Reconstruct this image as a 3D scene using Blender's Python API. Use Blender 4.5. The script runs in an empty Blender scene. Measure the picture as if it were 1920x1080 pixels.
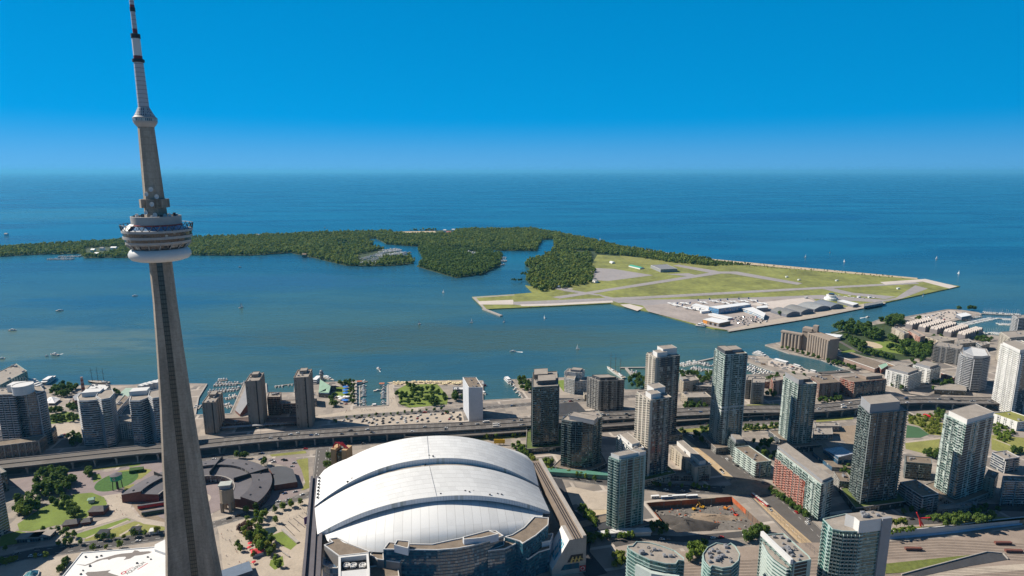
import bpy, bmesh, math, random
import numpy as np
from mathutils import Vector, Matrix
random.seed(7); rng = np.random.default_rng(7)
scene = bpy.context.scene
COL = scene.collection
R = math.radians

# ---------------------------------------------------------------- camera, sky, sun, exposure
FPX, CAMH = 1120.0, 408.0
PITCH = math.atan(219.6/FPX)
cam = bpy.data.cameras.new('camera'); cam_o = bpy.data.objects.new('camera', cam); COL.objects.link(cam_o)
cam.sensor_width = 36; cam.lens = 36*FPX/1920
cam.clip_start = 1; cam.clip_end = 900000
cam_o.location = (0, 0, CAMH); cam_o.rotation_euler = (math.pi/2-PITCH, 0, 0)
scene.camera = cam_o
scene.render.resolution_x, scene.render.resolution_y = 1024, 576
scene.view_settings.view_transform = 'Standard'; scene.view_settings.look = 'None'
scene.view_settings.exposure = 0.5; scene.view_settings.gamma = 1
SUN_EL = R(40); SUN_DIR = Vector((-0.957, 0.29, 0)).normalized()      # towards the sun, on the ground
world = bpy.data.worlds.new('World'); scene.world = world; world.use_nodes = True
wn = world.node_tree; wn.nodes.clear()
wo = wn.nodes.new('ShaderNodeOutputWorld'); bg = wn.nodes.new('ShaderNodeBackground'); sky = wn.nodes.new('ShaderNodeTexSky')
sky.sky_type = 'NISHITA'; sky.sun_disc = False; sky.sun_elevation = SUN_EL
sky.sun_rotation = math.atan2(SUN_DIR.x, SUN_DIR.y)
sky.air_density = 1.0; sky.dust_density = 0.0; sky.ozone_density = 1.0; sky.altitude = 400
hsv = wn.nodes.new('ShaderNodeHueSaturation'); hsv.inputs['Saturation'].default_value = 1.6; hsv.inputs['Hue'].default_value = 0.487; hsv.inputs['Value'].default_value = 0.86
tcw = wn.nodes.new('ShaderNodeTexCoord'); mpw = wn.nodes.new('ShaderNodeMapping'); mpw.inputs['Scale'].default_value = (.2, 1, 1.0)
mpw.inputs['Location'].default_value = (0, 0, 0.34)
wn.links.new(tcw.outputs['Generated'], mpw.inputs[0]); wn.links.new(mpw.outputs[0], sky.inputs[0])
wn.links.new(sky.outputs[0], hsv.inputs['Color'])
sepw = wn.nodes.new('ShaderNodeSeparateXYZ'); wn.links.new(tcw.outputs['Generated'], sepw.inputs[0])
elv = wn.nodes.new('ShaderNodeMapRange'); elv.inputs[1].default_value = .26; elv.inputs[2].default_value = .55; wn.links.new(sepw.outputs[2], elv.inputs[0])
zen = wn.nodes.new('ShaderNodeHueSaturation'); zen.inputs['Saturation'].default_value = .75; zen.inputs['Value'].default_value = .47; zen.inputs['Hue'].default_value = .515   # the high sky is darker and greyer than the band over the lake
wn.links.new(hsv.outputs[0], zen.inputs['Color']); mxw = wn.nodes.new('ShaderNodeMix'); mxw.data_type = 'RGBA'
low = wn.nodes.new('ShaderNodeMapRange'); low.inputs[1].default_value = 0; low.inputs[2].default_value = .085; low.inputs[3].default_value = 1; low.inputs[4].default_value = 0; low.interpolation_type = 'SMOOTHSTEP'; wn.links.new(sepw.outputs[2], low.inputs[0])
pal = wn.nodes.new('ShaderNodeHueSaturation'); pal.inputs['Saturation'].default_value = .86; pal.inputs['Value'].default_value = .95; wn.links.new(hsv.outputs[0], pal.inputs['Color'])     # dusty air low over the lake
mxl = wn.nodes.new('ShaderNodeMix'); mxl.data_type = 'RGBA'; wn.links.new(low.outputs[0], mxl.inputs[0]); wn.links.new(hsv.outputs[0], mxl.inputs[6]); wn.links.new(pal.outputs[0], mxl.inputs[7])
wn.links.new(elv.outputs[0], mxw.inputs[0]); wn.links.new(mxl.outputs[2], mxw.inputs[6]); wn.links.new(zen.outputs[0], mxw.inputs[7]); wn.links.new(mxw.outputs[2], bg.inputs[0])
wn.links.new(bg.outputs[0], wo.inputs[0])
bg.inputs[1].default_value = 0.15
sun = bpy.data.lights.new('sun', 'SUN'); sun.energy = 5.0; sun.angle = R(0.53); sun.color = (1, 0.92, 0.80)
sun_o = bpy.data.objects.new('sun', sun); COL.objects.link(sun_o); sun_o.location = (-800, 300, 900)
sd = Vector((SUN_DIR.x*math.cos(SUN_EL), SUN_DIR.y*math.cos(SUN_EL), math.sin(SUN_EL)))
sun_o.rotation_euler = sd.to_track_quat('Z', 'Y').to_euler()
if hasattr(scene, 'cycles'):
    scene.cycles.max_bounces = 6; scene.cycles.diffuse_bounces = 2; scene.cycles.glossy_bounces = 3
    scene.cycles.transmission_bounces = 2; scene.cycles.volume_bounces = 0; scene.cycles.caustics_reflective = False

# ---------------------------------------------------------------- survey: a sighting of the photograph carried to a level z of the place
_c, _s = math.cos(PITCH), math.sin(PITCH)
def ray(u, v): return (u-960, FPX*_c+(540-v)*_s, -FPX*_s+(540-v)*_c)
def at(p, z=0.0):
    X, Y, Z = ray(*p); t = (z-CAMH)/Z
    return Vector((X*t, Y*t))
def hgt(base, top, z0=0.0):
    y = at(base, z0).y; X, Y, Z = ray(*top)
    return CAMH+Z*y/Y
def S(ox, oy, s, pts): return [(ox+x/s, oy+y/s) for x, y in pts]
def W(pts, z=0.0): return [at(p, z) for p in pts]
def ccw(poly):
    a = sum(poly[i][0]*poly[(i+1) % len(poly)][1]-poly[(i+1) % len(poly)][0]*poly[i][1] for i in range(len(poly)))
    return list(poly) if a > 0 else list(reversed(poly))
def para(p0, p1, p2): return [p0, p1, p2, p0+p2-p1]
def inset(poly, d):
    poly = ccw(poly); n = len(poly); out = []
    for i in range(n):
        a, b, c = Vector(poly[i-1]), Vector(poly[i]), Vector(poly[(i+1) % n])
        e1 = (b-a).normalized(); e2 = (c-b).normalized()
        n1 = Vector((-e1.y, e1.x)); n2 = Vector((-e2.y, e2.x)); m = n1+n2
        k = 1/max(0.35, 1+n1.dot(n2))
        out.append(b+m*k*d)
    return out
def ell(cx, cy, rx, ry, n=24, ang=0, a0=0, a1=360):
    o = []
    for i in range(n+(0 if a1-a0 == 360 else 1)):
        a = R(a0+(a1-a0)*i/n); x, y = rx*math.cos(a), ry*math.sin(a)
        o.append(Vector((cx+x*math.cos(ang)-y*math.sin(ang), cy+x*math.sin(ang)+y*math.cos(ang))))
    return o
def inside(p, poly):
    x, y = p; r = False; n = len(poly)
    for i in range(n):
        x1, y1 = poly[i]; x2, y2 = poly[i-1]
        if (y1 > y) != (y2 > y) and x < (x2-x1)*(y-y1)/(y2-y1)+x1: r = not r
    return r
def scatter(poly, n, dmin, tries=60, rnd=random):
    xs = [p[0] for p in poly]; ys = [p[1] for p in poly]; out = []
    for _ in range(n*tries):
        if len(out) >= n: break
        p = (rnd.uniform(min(xs), max(xs)), rnd.uniform(min(ys), max(ys)))
        if inside(p, poly) and all((p[0]-q[0])**2+(p[1]-q[1])**2 > dmin*dmin for q in out): out.append(p)
    return out

# ---------------------------------------------------------------- materials
MATS = {}
def newmat(name):
    m = bpy.data.materials.new(name); m.use_nodes = True; nt = m.node_tree
    b = nt.nodes['Principled BSDF']; MATS[name] = m
    return m, nt, b
def N(nt, t, **k):
    n = nt.nodes.new(t)
    for a, v in k.items(): setattr(n, a, v)
    return n
def math_n(nt, op, a, b=None, c=None):
    n = nt.nodes.new('ShaderNodeMath'); n.operation = op
    for i, x in enumerate((a, b, c)):
        if x is None: continue
        if isinstance(x, (int, float)): n.inputs[i].default_value = x
        else: nt.links.new(x, n.inputs[i])
    return n.outputs[0]
def mix_c(nt, f, a, b):
    n = nt.nodes.new('ShaderNodeMix'); n.data_type = 'RGBA'
    for k, x in ((0, f), (6, a), (7, b)):
        if isinstance(x, (int, float)): n.inputs[k].default_value = x
        elif isinstance(x, tuple): n.inputs[k].default_value = (*x[:3], 1)
        else: nt.links.new(x, n.inputs[k])
    return n.outputs[2]
def noise(nt, scale, detail=4, rough=0.6, vec=None, dist=0):
    n = nt.nodes.new('ShaderNodeTexNoise'); n.inputs['Scale'].default_value = scale
    n.inputs['Detail'].default_value = detail; n.inputs['Roughness'].default_value = rough; n.inputs['Distortion'].default_value = dist
    if vec is None:
        g = nt.nodes.new('ShaderNodeNewGeometry'); vec = g.outputs['Position']
    nt.links.new(vec, n.inputs['Vector'])
    return n.outputs['Fac']
def ramp(nt, f, stops):
    n = nt.nodes.new('ShaderNodeValToRGB'); e = n.color_ramp.elements
    while len(e) < len(stops): e.new(0.5)
    for x, (p, c) in zip(e, stops):
        x.position = p; x.color = (*c[:3], 1)
    nt.links.new(f, n.inputs[0]); return n.outputs[0]
def M(name, col, rough=0.8, var=0.25, scale=0.15, metal=0.0, scale2=0.0, spec=0.4, bump=0):
    """plain surface with blotchy wear at two sizes, measured in metres of the place"""
    if name in MATS: return MATS[name]
    m, nt, b = newmat(name)
    f = noise(nt, scale, 5, 0.65)
    f2 = noise(nt, scale2 or scale*9, 3, 0.6)
    ff = math_n(nt, 'ADD', math_n(nt, 'MULTIPLY', f, 0.6), math_n(nt, 'MULTIPLY', f2, 0.4))
    lo = tuple(max(0, c*(1-var*1.6)) for c in col); hi = tuple(min(1, c*(1+var*1.6)) for c in col)
    c = ramp(nt, ff, [(0.3, lo), (0.5, col), (0.7, hi)])
    nt.links.new(c, b.inputs['Base Color'])
    b.inputs['Roughness'].default_value = rough; b.inputs['Metallic'].default_value = metal
    b.inputs['Specular IOR Level'].default_value = spec
    return m
def facade(name, glass, frame, bay=1.6, fh=3.3, sp=0.25, mul=0.1, blind=0.25, rough=0.12, ior=1.8, tint2=None, blindcol=(0.36, 0.37, 0.33), solid=0.0, tilt=0.03):
    """window wall: UV in metres, one cell per pane; spandrel band, mullions, panes that differ in blind, tint and tilt"""
    if name in MATS: return MATS[name]
    m, nt, b = newmat(name)
    uv = N(nt, 'ShaderNodeUVMap'); sep = N(nt, 'ShaderNodeSeparateXYZ'); nt.links.new(uv.outputs[0], sep.inputs[0])
    ub = math_n(nt, 'DIVIDE', sep.outputs[0], bay); vb = math_n(nt, 'DIVIDE', sep.outputs[1], fh)
    cu, cv = math_n(nt, 'FLOOR', ub), math_n(nt, 'FLOOR', vb); fu, fv = math_n(nt, 'FRACT', ub), math_n(nt, 'FRACT', vb)
    cb = N(nt, 'ShaderNodeCombineXYZ'); nt.links.new(cu, cb.inputs[0]); nt.links.new(cv, cb.inputs[1])
    wn_ = N(nt, 'ShaderNodeTexWhiteNoise', noise_dimensions='3D'); nt.links.new(cb.outputs[0], wn_.inputs[0])
    r = wn_.outputs['Value']
    w1 = N(nt, 'ShaderNodeTexWhiteNoise', noise_dimensions='1D'); nt.links.new(math_n(nt, 'ADD', cu, .5), w1.inputs['W'])
    thr = math_n(nt, 'MULTIPLY', math_n(nt, 'ADD', .12, math_n(nt, 'MULTIPLY', math_n(nt, 'POWER', w1.outputs['Value'], 2.0), 2.6)), blind)
    t2 = tint2 or tuple(min(1, g*2.4+0.01) for g in glass)
    sc = N(nt, 'ShaderNodeSeparateColor'); nt.links.new(wn_.outputs['Color'], sc.inputs[0])
    g = mix_c(nt, sc.outputs[1], glass, t2)
    g = mix_c(nt, math_n(nt, 'MULTIPLY', math_n(nt, 'LESS_THAN', r, thr), math_n(nt, 'ADD', 0.35, math_n(nt, 'MULTIPLY', sc.outputs[2], 0.65))), g, blindcol)
    isf = math_n(nt, 'MAXIMUM', math_n(nt, 'LESS_THAN', fv, sp), math_n(nt, 'LESS_THAN', fu, mul))
    if solid: isf = math_n(nt, 'MAXIMUM', isf, math_n(nt, 'GREATER_THAN', sc.outputs[0], 1-solid))
    nf = noise(nt, 0.08, 4); fr = ramp(nt, nf, [(0.3, tuple(c*0.72 for c in frame)), (0.7, tuple(min(1, c*1.25) for c in frame))])
    nt.links.new(mix_c(nt, isf, g, fr), b.inputs['Base Color'])
    rr = math_n(nt, 'ADD', rough, math_n(nt, 'MULTIPLY', isf, 0.7-rough)); nt.links.new(rr, b.inputs['Roughness'])
    b.inputs['IOR'].default_value = ior
    nt.links.new(math_n(nt, 'SUBTRACT', 0.5, math_n(nt, 'MULTIPLY', isf, 0.35)), b.inputs['Specular IOR Level'])
    geo = N(nt, 'ShaderNodeNewGeometry'); vm = N(nt, 'ShaderNodeVectorMath', operation='SUBTRACT'); nt.links.new(wn_.outputs['Color'], vm.inputs[0]); vm.inputs[1].default_value = (.5, .5, .5)
    vs = N(nt, 'ShaderNodeVectorMath', operation='SCALE'); nt.links.new(vm.outputs[0], vs.inputs[0]); vs.inputs['Scale'].default_value = tilt*2
    va = N(nt, 'ShaderNodeVectorMath', operation='ADD'); nt.links.new(geo.outputs['Normal'], va.inputs[0]); nt.links.new(vs.outputs[0], va.inputs[1])
    vn = N(nt, 'ShaderNodeVectorMath', operation='NORMALIZE'); nt.links.new(va.outputs[0], vn.inputs[0]); nt.links.new(vn.outputs[0], b.inputs['Normal'])
    return m
def leafmat(name, c1, c2, c3):
    m, nt, b = newmat(name)
    oi = N(nt, 'ShaderNodeObjectInfo'); f = noise(nt, 0.35, 3, 0.6); f2 = noise(nt, 0.02, 2)
    f3 = noise(nt, 0.075, 3, 0.6)
    k = math_n(nt, 'ADD', math_n(nt, 'ADD', math_n(nt, 'MULTIPLY', f, 0.28), math_n(nt, 'MULTIPLY', f3, 0.42)), math_n(nt, 'MULTIPLY', math_n(nt, 'ADD', oi.outputs['Random'], f2), 0.15))
    c = ramp(nt, k, [(0.36, c1), (0.5, c2), (0.64, c3)]); nt.links.new(c, b.inputs['Base Color'])
    b.inputs['Roughness'].default_value = 0.75; b.inputs['Specular IOR Level'].default_value = 0.2
    tr_ = N(nt, 'ShaderNodeBsdfTranslucent'); nt.links.new(c, tr_.inputs[0]); mx = N(nt, 'ShaderNodeMixShader'); mx.inputs[0].default_value = 0.38
    nt.links.new(b.outputs[0], mx.inputs[1]); nt.links.new(tr_.outputs[0], mx.inputs[2]); nt.links.new(mx.outputs[0], nt.nodes['Material Output'].inputs[0])
    return m

# ---------------------------------------------------------------- meshes
class MB:
    def __init__(s): s.v = []; s.f = []; s.m = []; s.uv = []
    def face(s, pts, m=0, uv=None):
        i = len(s.v); s.v.extend([tuple(p) for p in pts]); s.f.append(tuple(range(i, i+len(pts)))); s.m.append(m)
        s.uv.append(uv if uv else [(p[0], p[1]) for p in pts])
        return s
    def wall(s, a, b, z0, z1, m=0, u0=0.0, z0b=None, z1b=None):
        L = math.hypot(b[0]-a[0], b[1]-a[1]); zb0 = z0 if z0b is None else z0b; zb1 = z1 if z1b is None else z1b
        s.face([(a[0], a[1], z0), (b[0], b[1], zb0), (b[0], b[1], zb1), (a[0], a[1], z1)], m, [(u0, z0), (u0+L, zb0), (u0+L, zb1), (u0, z1)])
        return u0+L
    def prism(s, poly, z0, z1, m=0, mt=None, bottom=False, top=True):
        poly = ccw(poly); u = 0.0
        for i in range(len(poly)): u = s.wall(poly[i], poly[(i+1) % len(poly)], z0, z1, m, u)
        if top: s.face([(p[0], p[1], z1) for p in poly], m if mt is None else mt)
        if bottom: s.face([(p[0], p[1], z0) for p in reversed(poly)], m)
        return s
    def ring(s, poly, d, z0, z1, m=0):
        """a band that stands d proud of the outline (d<0: a kerb inside it)"""
        o = ccw(poly); q = inset(o, -d) if d > 0 else inset(o, -d)
        out, inn = (q, o) if d > 0 else (o, q)
        n = len(o); u = 0
        for i in range(n):
            j = (i+1) % n; u = s.wall(out[i], out[j], z0, z1, m, u)
            s.face([(*out[i], z1), (*out[j], z1), (*inn[j], z1), (*inn[i], z1)], m)
            if d > 0: s.face([(*inn[i], z0), (*inn[j], z0), (*out[j], z0), (*out[i], z0)], m)
            else: s.wall(inn[j], inn[i], z0, z1, m)
        return s
    def box(s, cx, cy, z0, z1, w, d, ang=0.0, m=0, mt=None, bottom=False):
        c, n = math.cos(ang), math.sin(ang)
        P = [Vector((cx+x*c-y*n, cy+x*n+y*c)) for x, y in ((-w/2, -d/2), (w/2, -d/2), (w/2, d/2), (-w/2, d/2))]
        return s.prism(P, z0, z1, m, mt, bottom)
    def beam(s, a, b, w, z0, z1, m=0, mt=None, bottom=False):
        a, b = Vector(a[:2]), Vector(b[:2]); e = (b-a).normalized()*w/2; n = Vector((-e.y, e.x))
        return s.prism([a-n, b-n, b+n, a+n], z0, z1, m, mt, bottom)
    def tube(s, a, b, r0, r1=None, n=6, m=0, cap=True):
        a, b = Vector(a), Vector(b); r1 = r0 if r1 is None else r1; d = (b-a).normalized()
        x = d.cross(Vector((0, 0, 1))); x = Vector((1, 0, 0)) if x.length < 1e-3 else x.normalized(); y = d.cross(x)
        ca = [a+(x*math.cos(2*math.pi*i/n)+y*math.sin(2*math.pi*i/n))*r0 for i in range(n)]
        cb = [b+(x*math.cos(2*math.pi*i/n)+y*math.sin(2*math.pi*i/n))*r1 for i in range(n)]
        for i in range(n):
            j = (i+1) % n; s.face([ca[i], cb[i], cb[j], ca[j]], m)
        if cap: s.face(list(reversed(cb)), m); s.face(ca, m)
        return s
    def lathe(s, cx, cy, prof, n=32, m=0, ms=None, cap=True):
        for k in range(len(prof)-1):
            (r0, z0), (r1, z1) = prof[k], prof[k+1]; mm = ms[k] if ms else m
            for i in range(n):
                a, b = 2*math.pi*i/n, 2*math.pi*(i+1)/n
                P = [(cx+r0*math.cos(a), cy+r0*math.sin(a), z0), (cx+r0*math.cos(b), cy+r0*math.sin(b), z0), (cx+r1*math.cos(b), cy+r1*math.sin(b), z1), (cx+r1*math.cos(a), cy+r1*math.sin(a), z1)]
                if r0 < 1e-4: P = [P[0], P[2], P[3]]
                elif r1 < 1e-4: P = P[:3]
                s.face(P, mm, [(r0*a, z0), (r0*b, z0), (r0*b, z1), (r0*a, z1)][:len(P)])
        if cap:
            r, z = prof[-1]
            if r > 1e-4: s.face([(cx+r*math.cos(2*math.pi*i/n), cy+r*math.sin(2*math.pi*i/n), z) for i in range(n)], ms[-1] if ms else m)
        return s
    def mesh(s, name, mats, org=(0, 0, 0), smooth=False):
        me = bpy.data.meshes.new(name)
        o = Vector(org)
        me.from_pydata([tuple(Vector(v)-o) for v in s.v], [], s.f)
        for m in mats: me.materials.append(m)
        me.polygons.foreach_set('material_index', s.m)
        l = me.uv_layers.new(name='UVMap'); l.data.foreach_set('uv', [c for q in s.uv for p in q for c in p])
        if smooth:
            bm = bmesh.new(); bm.from_mesh(me); bmesh.ops.remove_doubles(bm, verts=bm.verts, dist=1e-3); bm.to_mesh(me); bm.free()
            me.polygons.foreach_set('use_smooth', [True]*len(me.polygons))
            try: me.set_sharp_from_angle(angle=R(38))
            except Exception: pass
        me.update(); return me
    def build(s, name, mats, parent=None, smooth=False, org=None):
        if not isinstance(mats, (list, tuple)): mats = [mats]
        org = Vector(org if org is not None else (parent['_org'] if parent is not None else (0, 0, 0)))
        o = bpy.data.objects.new(name, s.mesh(name, mats, org, smooth)); COL.objects.link(o)
        if parent is not None: o.parent = parent; o['_org'] = org[:]
        else: o.location = org
        return o
def tag(o, label=None, cat=None, group=None, kind=None):
    if label: o['label'] = label
    if cat: o['category'] = cat
    if group: o['group'] = group
    if kind: o['kind'] = kind
    return o
def thing(name, label, cat, loc, group=None, rz=0.0):
    o = bpy.data.objects.new(name, None); COL.objects.link(o); o.empty_display_size = 1
    o.location = (loc[0], loc[1], loc[2] if len(loc) > 2 else 0); o['_org'] = o.location[:]; o.rotation_euler[2] = rz
    return tag(o, label, cat, group)
def put(mesh, name, loc, rz=0.0, sc=1.0, parent=None, label=None, cat=None, group=None):
    o = bpy.data.objects.new(name, mesh); COL.objects.link(o); o.location = loc; o.rotation_euler[2] = rz
    o.scale = (sc, sc, sc) if isinstance(sc, (int, float)) else sc
    if parent is not None:
        o.parent = parent; p = Vector(parent['_org']); o.location = Vector(loc)-p
    return tag(o, label, cat, group)
_nz = [0]
def sheet(name, poly, z, mat, kind='structure'):
    _nz[0] += 1; z += _nz[0]*.0012
    mb = MB(); mb.face([(p[0], p[1], z) for p in ccw(poly)])
    return tag(mb.build(name, mat), kind=kind)
def strip(a, w):
    """outline of a ribbon of width w along the points a"""
    l, r = [], []
    for i, p in enumerate(a):
        d = (Vector(a[min(i+1, len(a)-1)])-Vector(a[max(i-1, 0)])).normalized(); n = Vector((-d.y, d.x))*w/2
        l.append(Vector(p)+n); r.append(Vector(p)-n)
    return r+l[::-1]
# ================================================================ SETTING: water, land, roads, lawns
def water_mat():
    m, nt, b = newmat('lake_water')
    g = N(nt, 'ShaderNodeNewGeometry'); sep = N(nt, 'ShaderNodeSeparateXYZ'); nt.links.new(g.outputs['Position'], sep.inputs[0])
    far = N(nt, 'ShaderNodeMapRange'); far.inputs[1].default_value = 1500; far.inputs[2].default_value = 3000; nt.links.new(sep.outputs[1], far.inputs[0])
    st = N(nt, 'ShaderNodeMapping'); st.inputs['Scale'].default_value = (0.5, 1.6, 1); st.inputs['Rotation'].default_value = (0, 0, R(12)); nt.links.new(g.outputs['Position'], st.inputs[0])
    big = noise(nt, 0.0016, 6, 0.62, st.outputs[0], 0.6); mid = noise(nt, 0.012, 4, 0.6, st.outputs[0], 0.5)
    harbour = mix_c(nt, ramp(nt, big, [(0.42, (0, 0, 0)), (0.60, (1, 1, 1))]), (0.066, 0.124, 0.096), (0.030, 0.096, 0.135))
    lake = mix_c(nt, ramp(nt, big, [(0.36, (0, 0, 0)), (0.62, (1, 1, 1))]), (0.008, 0.118, 0.195), (0.003, 0.062, 0.142))
    c = mix_c(nt, far.outputs[0], harbour, lake)
    for (u, v), rx, ry, col in (((490, 528), 560, 210, (.030, .088, .155)), ((250, 565), 420, 120, (.016, .080, .150)), ((820, 630), 600, 150, (.058, .090, .062)), ((1500, 405), 900, 500, (.002, .050, .135)), ((60, 640), 420, 170, (.115, .165, .125)), ((140, 400), 1700, 1100, (.030, .150, .205))):
        q = at((u, v)); sx = math_n(nt, 'DIVIDE', math_n(nt, 'SUBTRACT', sep.outputs[0], q.x), rx); sy = math_n(nt, 'DIVIDE', math_n(nt, 'SUBTRACT', sep.outputs[1], q.y), ry)
        rr = math_n(nt, 'ADD', math_n(nt, 'ADD', math_n(nt, 'MULTIPLY', sx, sx), math_n(nt, 'MULTIPLY', sy, sy)), math_n(nt, 'MULTIPLY', math_n(nt, 'SUBTRACT', mid, .5), 2.2))     # wind lanes and other local tints put into the water colour
        c = mix_c(nt, ramp(nt, rr, [(.25, (.9, .9, .9)), (1.0, (0, 0, 0))]), c, col)
    c = mix_c(nt, math_n(nt, 'MULTIPLY', mid, 0.45), c, (0.020, 0.062, 0.070))
    nt.links.new(c, b.inputs['Base Color']); b.inputs['IOR'].default_value = 1.33
    nt.links.new(math_n(nt, 'ADD', 0.16, math_n(nt, 'MULTIPLY', big, 0.2)), b.inputs['Roughness'])
    w1 = noise(nt, 0.09, 3, 0.6, st.outputs[0], 0.4); w2 = noise(nt, 0.025, 3, 0.6, st.outputs[0], 0.8)
    bp = N(nt, 'ShaderNodeBump'); bp.inputs['Strength'].default_value = 0.8; bp.inputs['Distance'].default_value = 1.6
    nt.links.new(math_n(nt, 'ADD', math_n(nt, 'MULTIPLY', w1, 0.6), w2), bp.inputs['Height']); nt.links.new(bp.outputs[0], b.inputs['Normal'])
    return m
MB_ = MB()
for x0, x1, y0, y1 in ((-320000, 320000, 760, 330000), (-320000, 150, -4000, 760), (560, 320000, -4000, 760), (150, 560, -4000, 560)):     # the lake lies everywhere but under the dug pit
    MB_.face([(x0, y0, -1.6), (x1, y0, -1.6), (x1, y1, -1.6), (x0, y1, -1.6)])
tag(MB_.build('water', water_mat()), kind='structure')

def ground_mat():
    """lots, yards and lanes of a city block: a grid of lots that differ in surface, pale walks between them, worn all over"""
    m, nt, b = newmat('city_ground'); g = N(nt, 'ShaderNodeNewGeometry'); mp = N(nt, 'ShaderNodeMapping'); mp.inputs['Rotation'].default_value = (0, 0, R(-13)); nt.links.new(g.outputs['Position'], mp.inputs[0])
    def lots(w, h, mo, c1, c2, cm, off):
        br = N(nt, 'ShaderNodeTexBrick'); br.offset = off; br.squash = .7; br.inputs['Scale'].default_value = 1; br.inputs['Brick Width'].default_value = w; br.inputs['Row Height'].default_value = h; br.inputs['Mortar Size'].default_value = mo; br.inputs['Bias'].default_value = 0
        for k, c in (('Color1', c1), ('Color2', c2), ('Mortar', cm)): br.inputs[k].default_value = (*c, 1)
        nt.links.new(mp.outputs[0], br.inputs['Vector']); return br.outputs['Color']
    a = lots(52, 37, 2.2, (.36, .30, .25), (.13, .12, .112), (.44, .385, .33), .37); c_ = lots(19, 13, .5, (.34, .29, .24), (.20, .175, .155), (.30, .26, .22), .5)
    w = mix_c(nt, ramp(nt, noise(nt, .011, 2), [(.45, (0, 0, 0)), (.5, (1, 1, 1))]), a, c_); d = noise(nt, .05, 5, .7); f = noise(nt, .5, 3)
    k = math_n(nt, 'ADD', .62, math_n(nt, 'ADD', math_n(nt, 'MULTIPLY', d, .5), math_n(nt, 'MULTIPLY', f, .26))); v = N(nt, 'ShaderNodeVectorMath', operation='SCALE'); nt.links.new(w, v.inputs[0]); nt.links.new(k, v.inputs['Scale']); nt.links.new(v.outputs[0], b.inputs['Base Color']); b.inputs['Roughness'].default_value = .9
    return m
m_ground = ground_mat()
m_asph = M('asphalt', (0.066, 0.062, 0.061), 0.9, 0.18, 0.06, scale2=0.8)
m_asph2 = M('worn_asphalt', (0.105, 0.095, 0.088), 0.9, 0.16, 0.05, scale2=0.7)
m_dark = M('dark_asphalt', (0.045, 0.046, 0.052), 0.9, 0.2, 0.05)
m_conc = M('concrete', (0.34, 0.31, 0.28), 0.85, 0.14, 0.08)
m_deck = M('expressway_deck', (0.118, 0.105, 0.095), 0.9, 0.2, 0.05, scale2=0.9)
m_sand = M('sand', (0.46, 0.37, 0.25), 0.95, 0.12, 0.08)
m_pave = M('pale_paving', (0.40, 0.34, 0.275), 0.9, 0.14, 0.06, scale2=0.5)
m_pink = M('mauve_paving', (0.235, 0.19, 0.185), 0.9, 0.14, 0.07)
m_brickpave = M('red_paving', (0.32, 0.14, 0.11), 0.9, 0.15, 0.08)
m_grass = M('lawn', (0.145, 0.195, 0.034), 0.95, 0.22, 0.035, scale2=0.5)
m_grass2 = M('dry_lawn', (0.215, 0.215, 0.058), 0.95, 0.25, 0.03, scale2=0.4)
m_air = M('airfield_turf', (0.190, 0.200, 0.050), 0.95, 0.40, 0.007, scale2=0.05)
m_run = M('runway_asphalt', (0.29, 0.265, 0.26), 0.9, 0.12, 0.01, scale2=0.1)
m_runc = M('runway_concrete', (0.52, 0.46, 0.41), 0.9, 0.10, 0.01, scale2=0.1)
m_earth = M('bare_earth', (0.26, 0.20, 0.145), 0.95, 0.25, 0.05)
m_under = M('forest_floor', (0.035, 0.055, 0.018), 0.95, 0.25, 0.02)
m_white = M('white_paint', (0.50, 0.48, 0.45), 0.6, 0.05, 0.1)
m_yellow = M('yellow_paint', (0.75, 0.45, 0.03), 0.6, 0.05, 0.1)

# --- mainland with its slips (shoreline read clockwise from the far left)
shore = [(-420, 741), (-60, 712), (40, 705), (62, 724), (250, 722), (300, 716), (345, 719), (388, 720), (372, 746), (366, 778), (432, 776), (457, 720),
         (499, 719), (500, 737), (552, 736), (553, 720), (668, 714), (668, 763), (728, 760), (727, 722), (740, 716), (868, 713), (905, 714), (905, 751), (981, 747), (957, 712),
         (1000, 710), (1058, 708), (1112, 709), (1150, 712), (1172, 731), (1190, 731), (1215, 728), (1273, 722), (1276, 702), (1335, 706), (1460, 700), (1400, 678), (1396, 666), (1436, 669), (1477, 684), (1540, 703),
         (1603, 699), (1540, 675), (1480, 663), (1435, 647), (1466, 641), (1555, 628), (1622, 609), (1652, 598), (1692, 595), (1777, 580), (1800, 581), (1835, 586), (1840, 591), (1810, 597), (1778, 604), (1800, 615), (1825, 622), (1850, 627), (1890, 632), (1990, 634), (2150, 622)]
shp = W(shore)
land = shp+[Vector((3200, 1150)), Vector((3200, -900)), Vector((-2600, -900)), Vector((-2600, shp[0].y))]
pit = W([(1212, 943), (1240, 978), (1268, 998), (1395, 993), (1430, 983), (1372, 931)])
g = MB(); u0 = 0
for i in range(len(shp)-1): u0 = g.wall(shp[i+1], shp[i], -4, 0)
pc = pit if sum(pit[i].x*pit[(i+1) % 6].y-pit[(i+1) % 6].x*pit[i].y for i in range(6)) > 0 else pit[::-1]
k0 = min(range(6), key=lambda i: pc[i].y); pc = pc[k0:]+pc[:k0]; key = Vector((pc[0].x, -900))
g.face([(q.x, q.y, 0) for q in reversed(land[:-2]+[Vector((3200, -900)), key]+pc+[pc[0], key, Vector((-2600, -900)), Vector((-2600, shp[0].y))])])
tag(g.build('ground', [m_ground]), kind='structure')
qw = MB()
for i in range(1, len(shp)-1):      # the pale quay edge along the water
    a, b = shp[i], shp[i+1]
    if (b-a).length > 1: qw.beam(a, b, 2.2, -1.5, 0.5)
tag(qw.build('quay_edge', m_conc), kind='structure')

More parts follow.
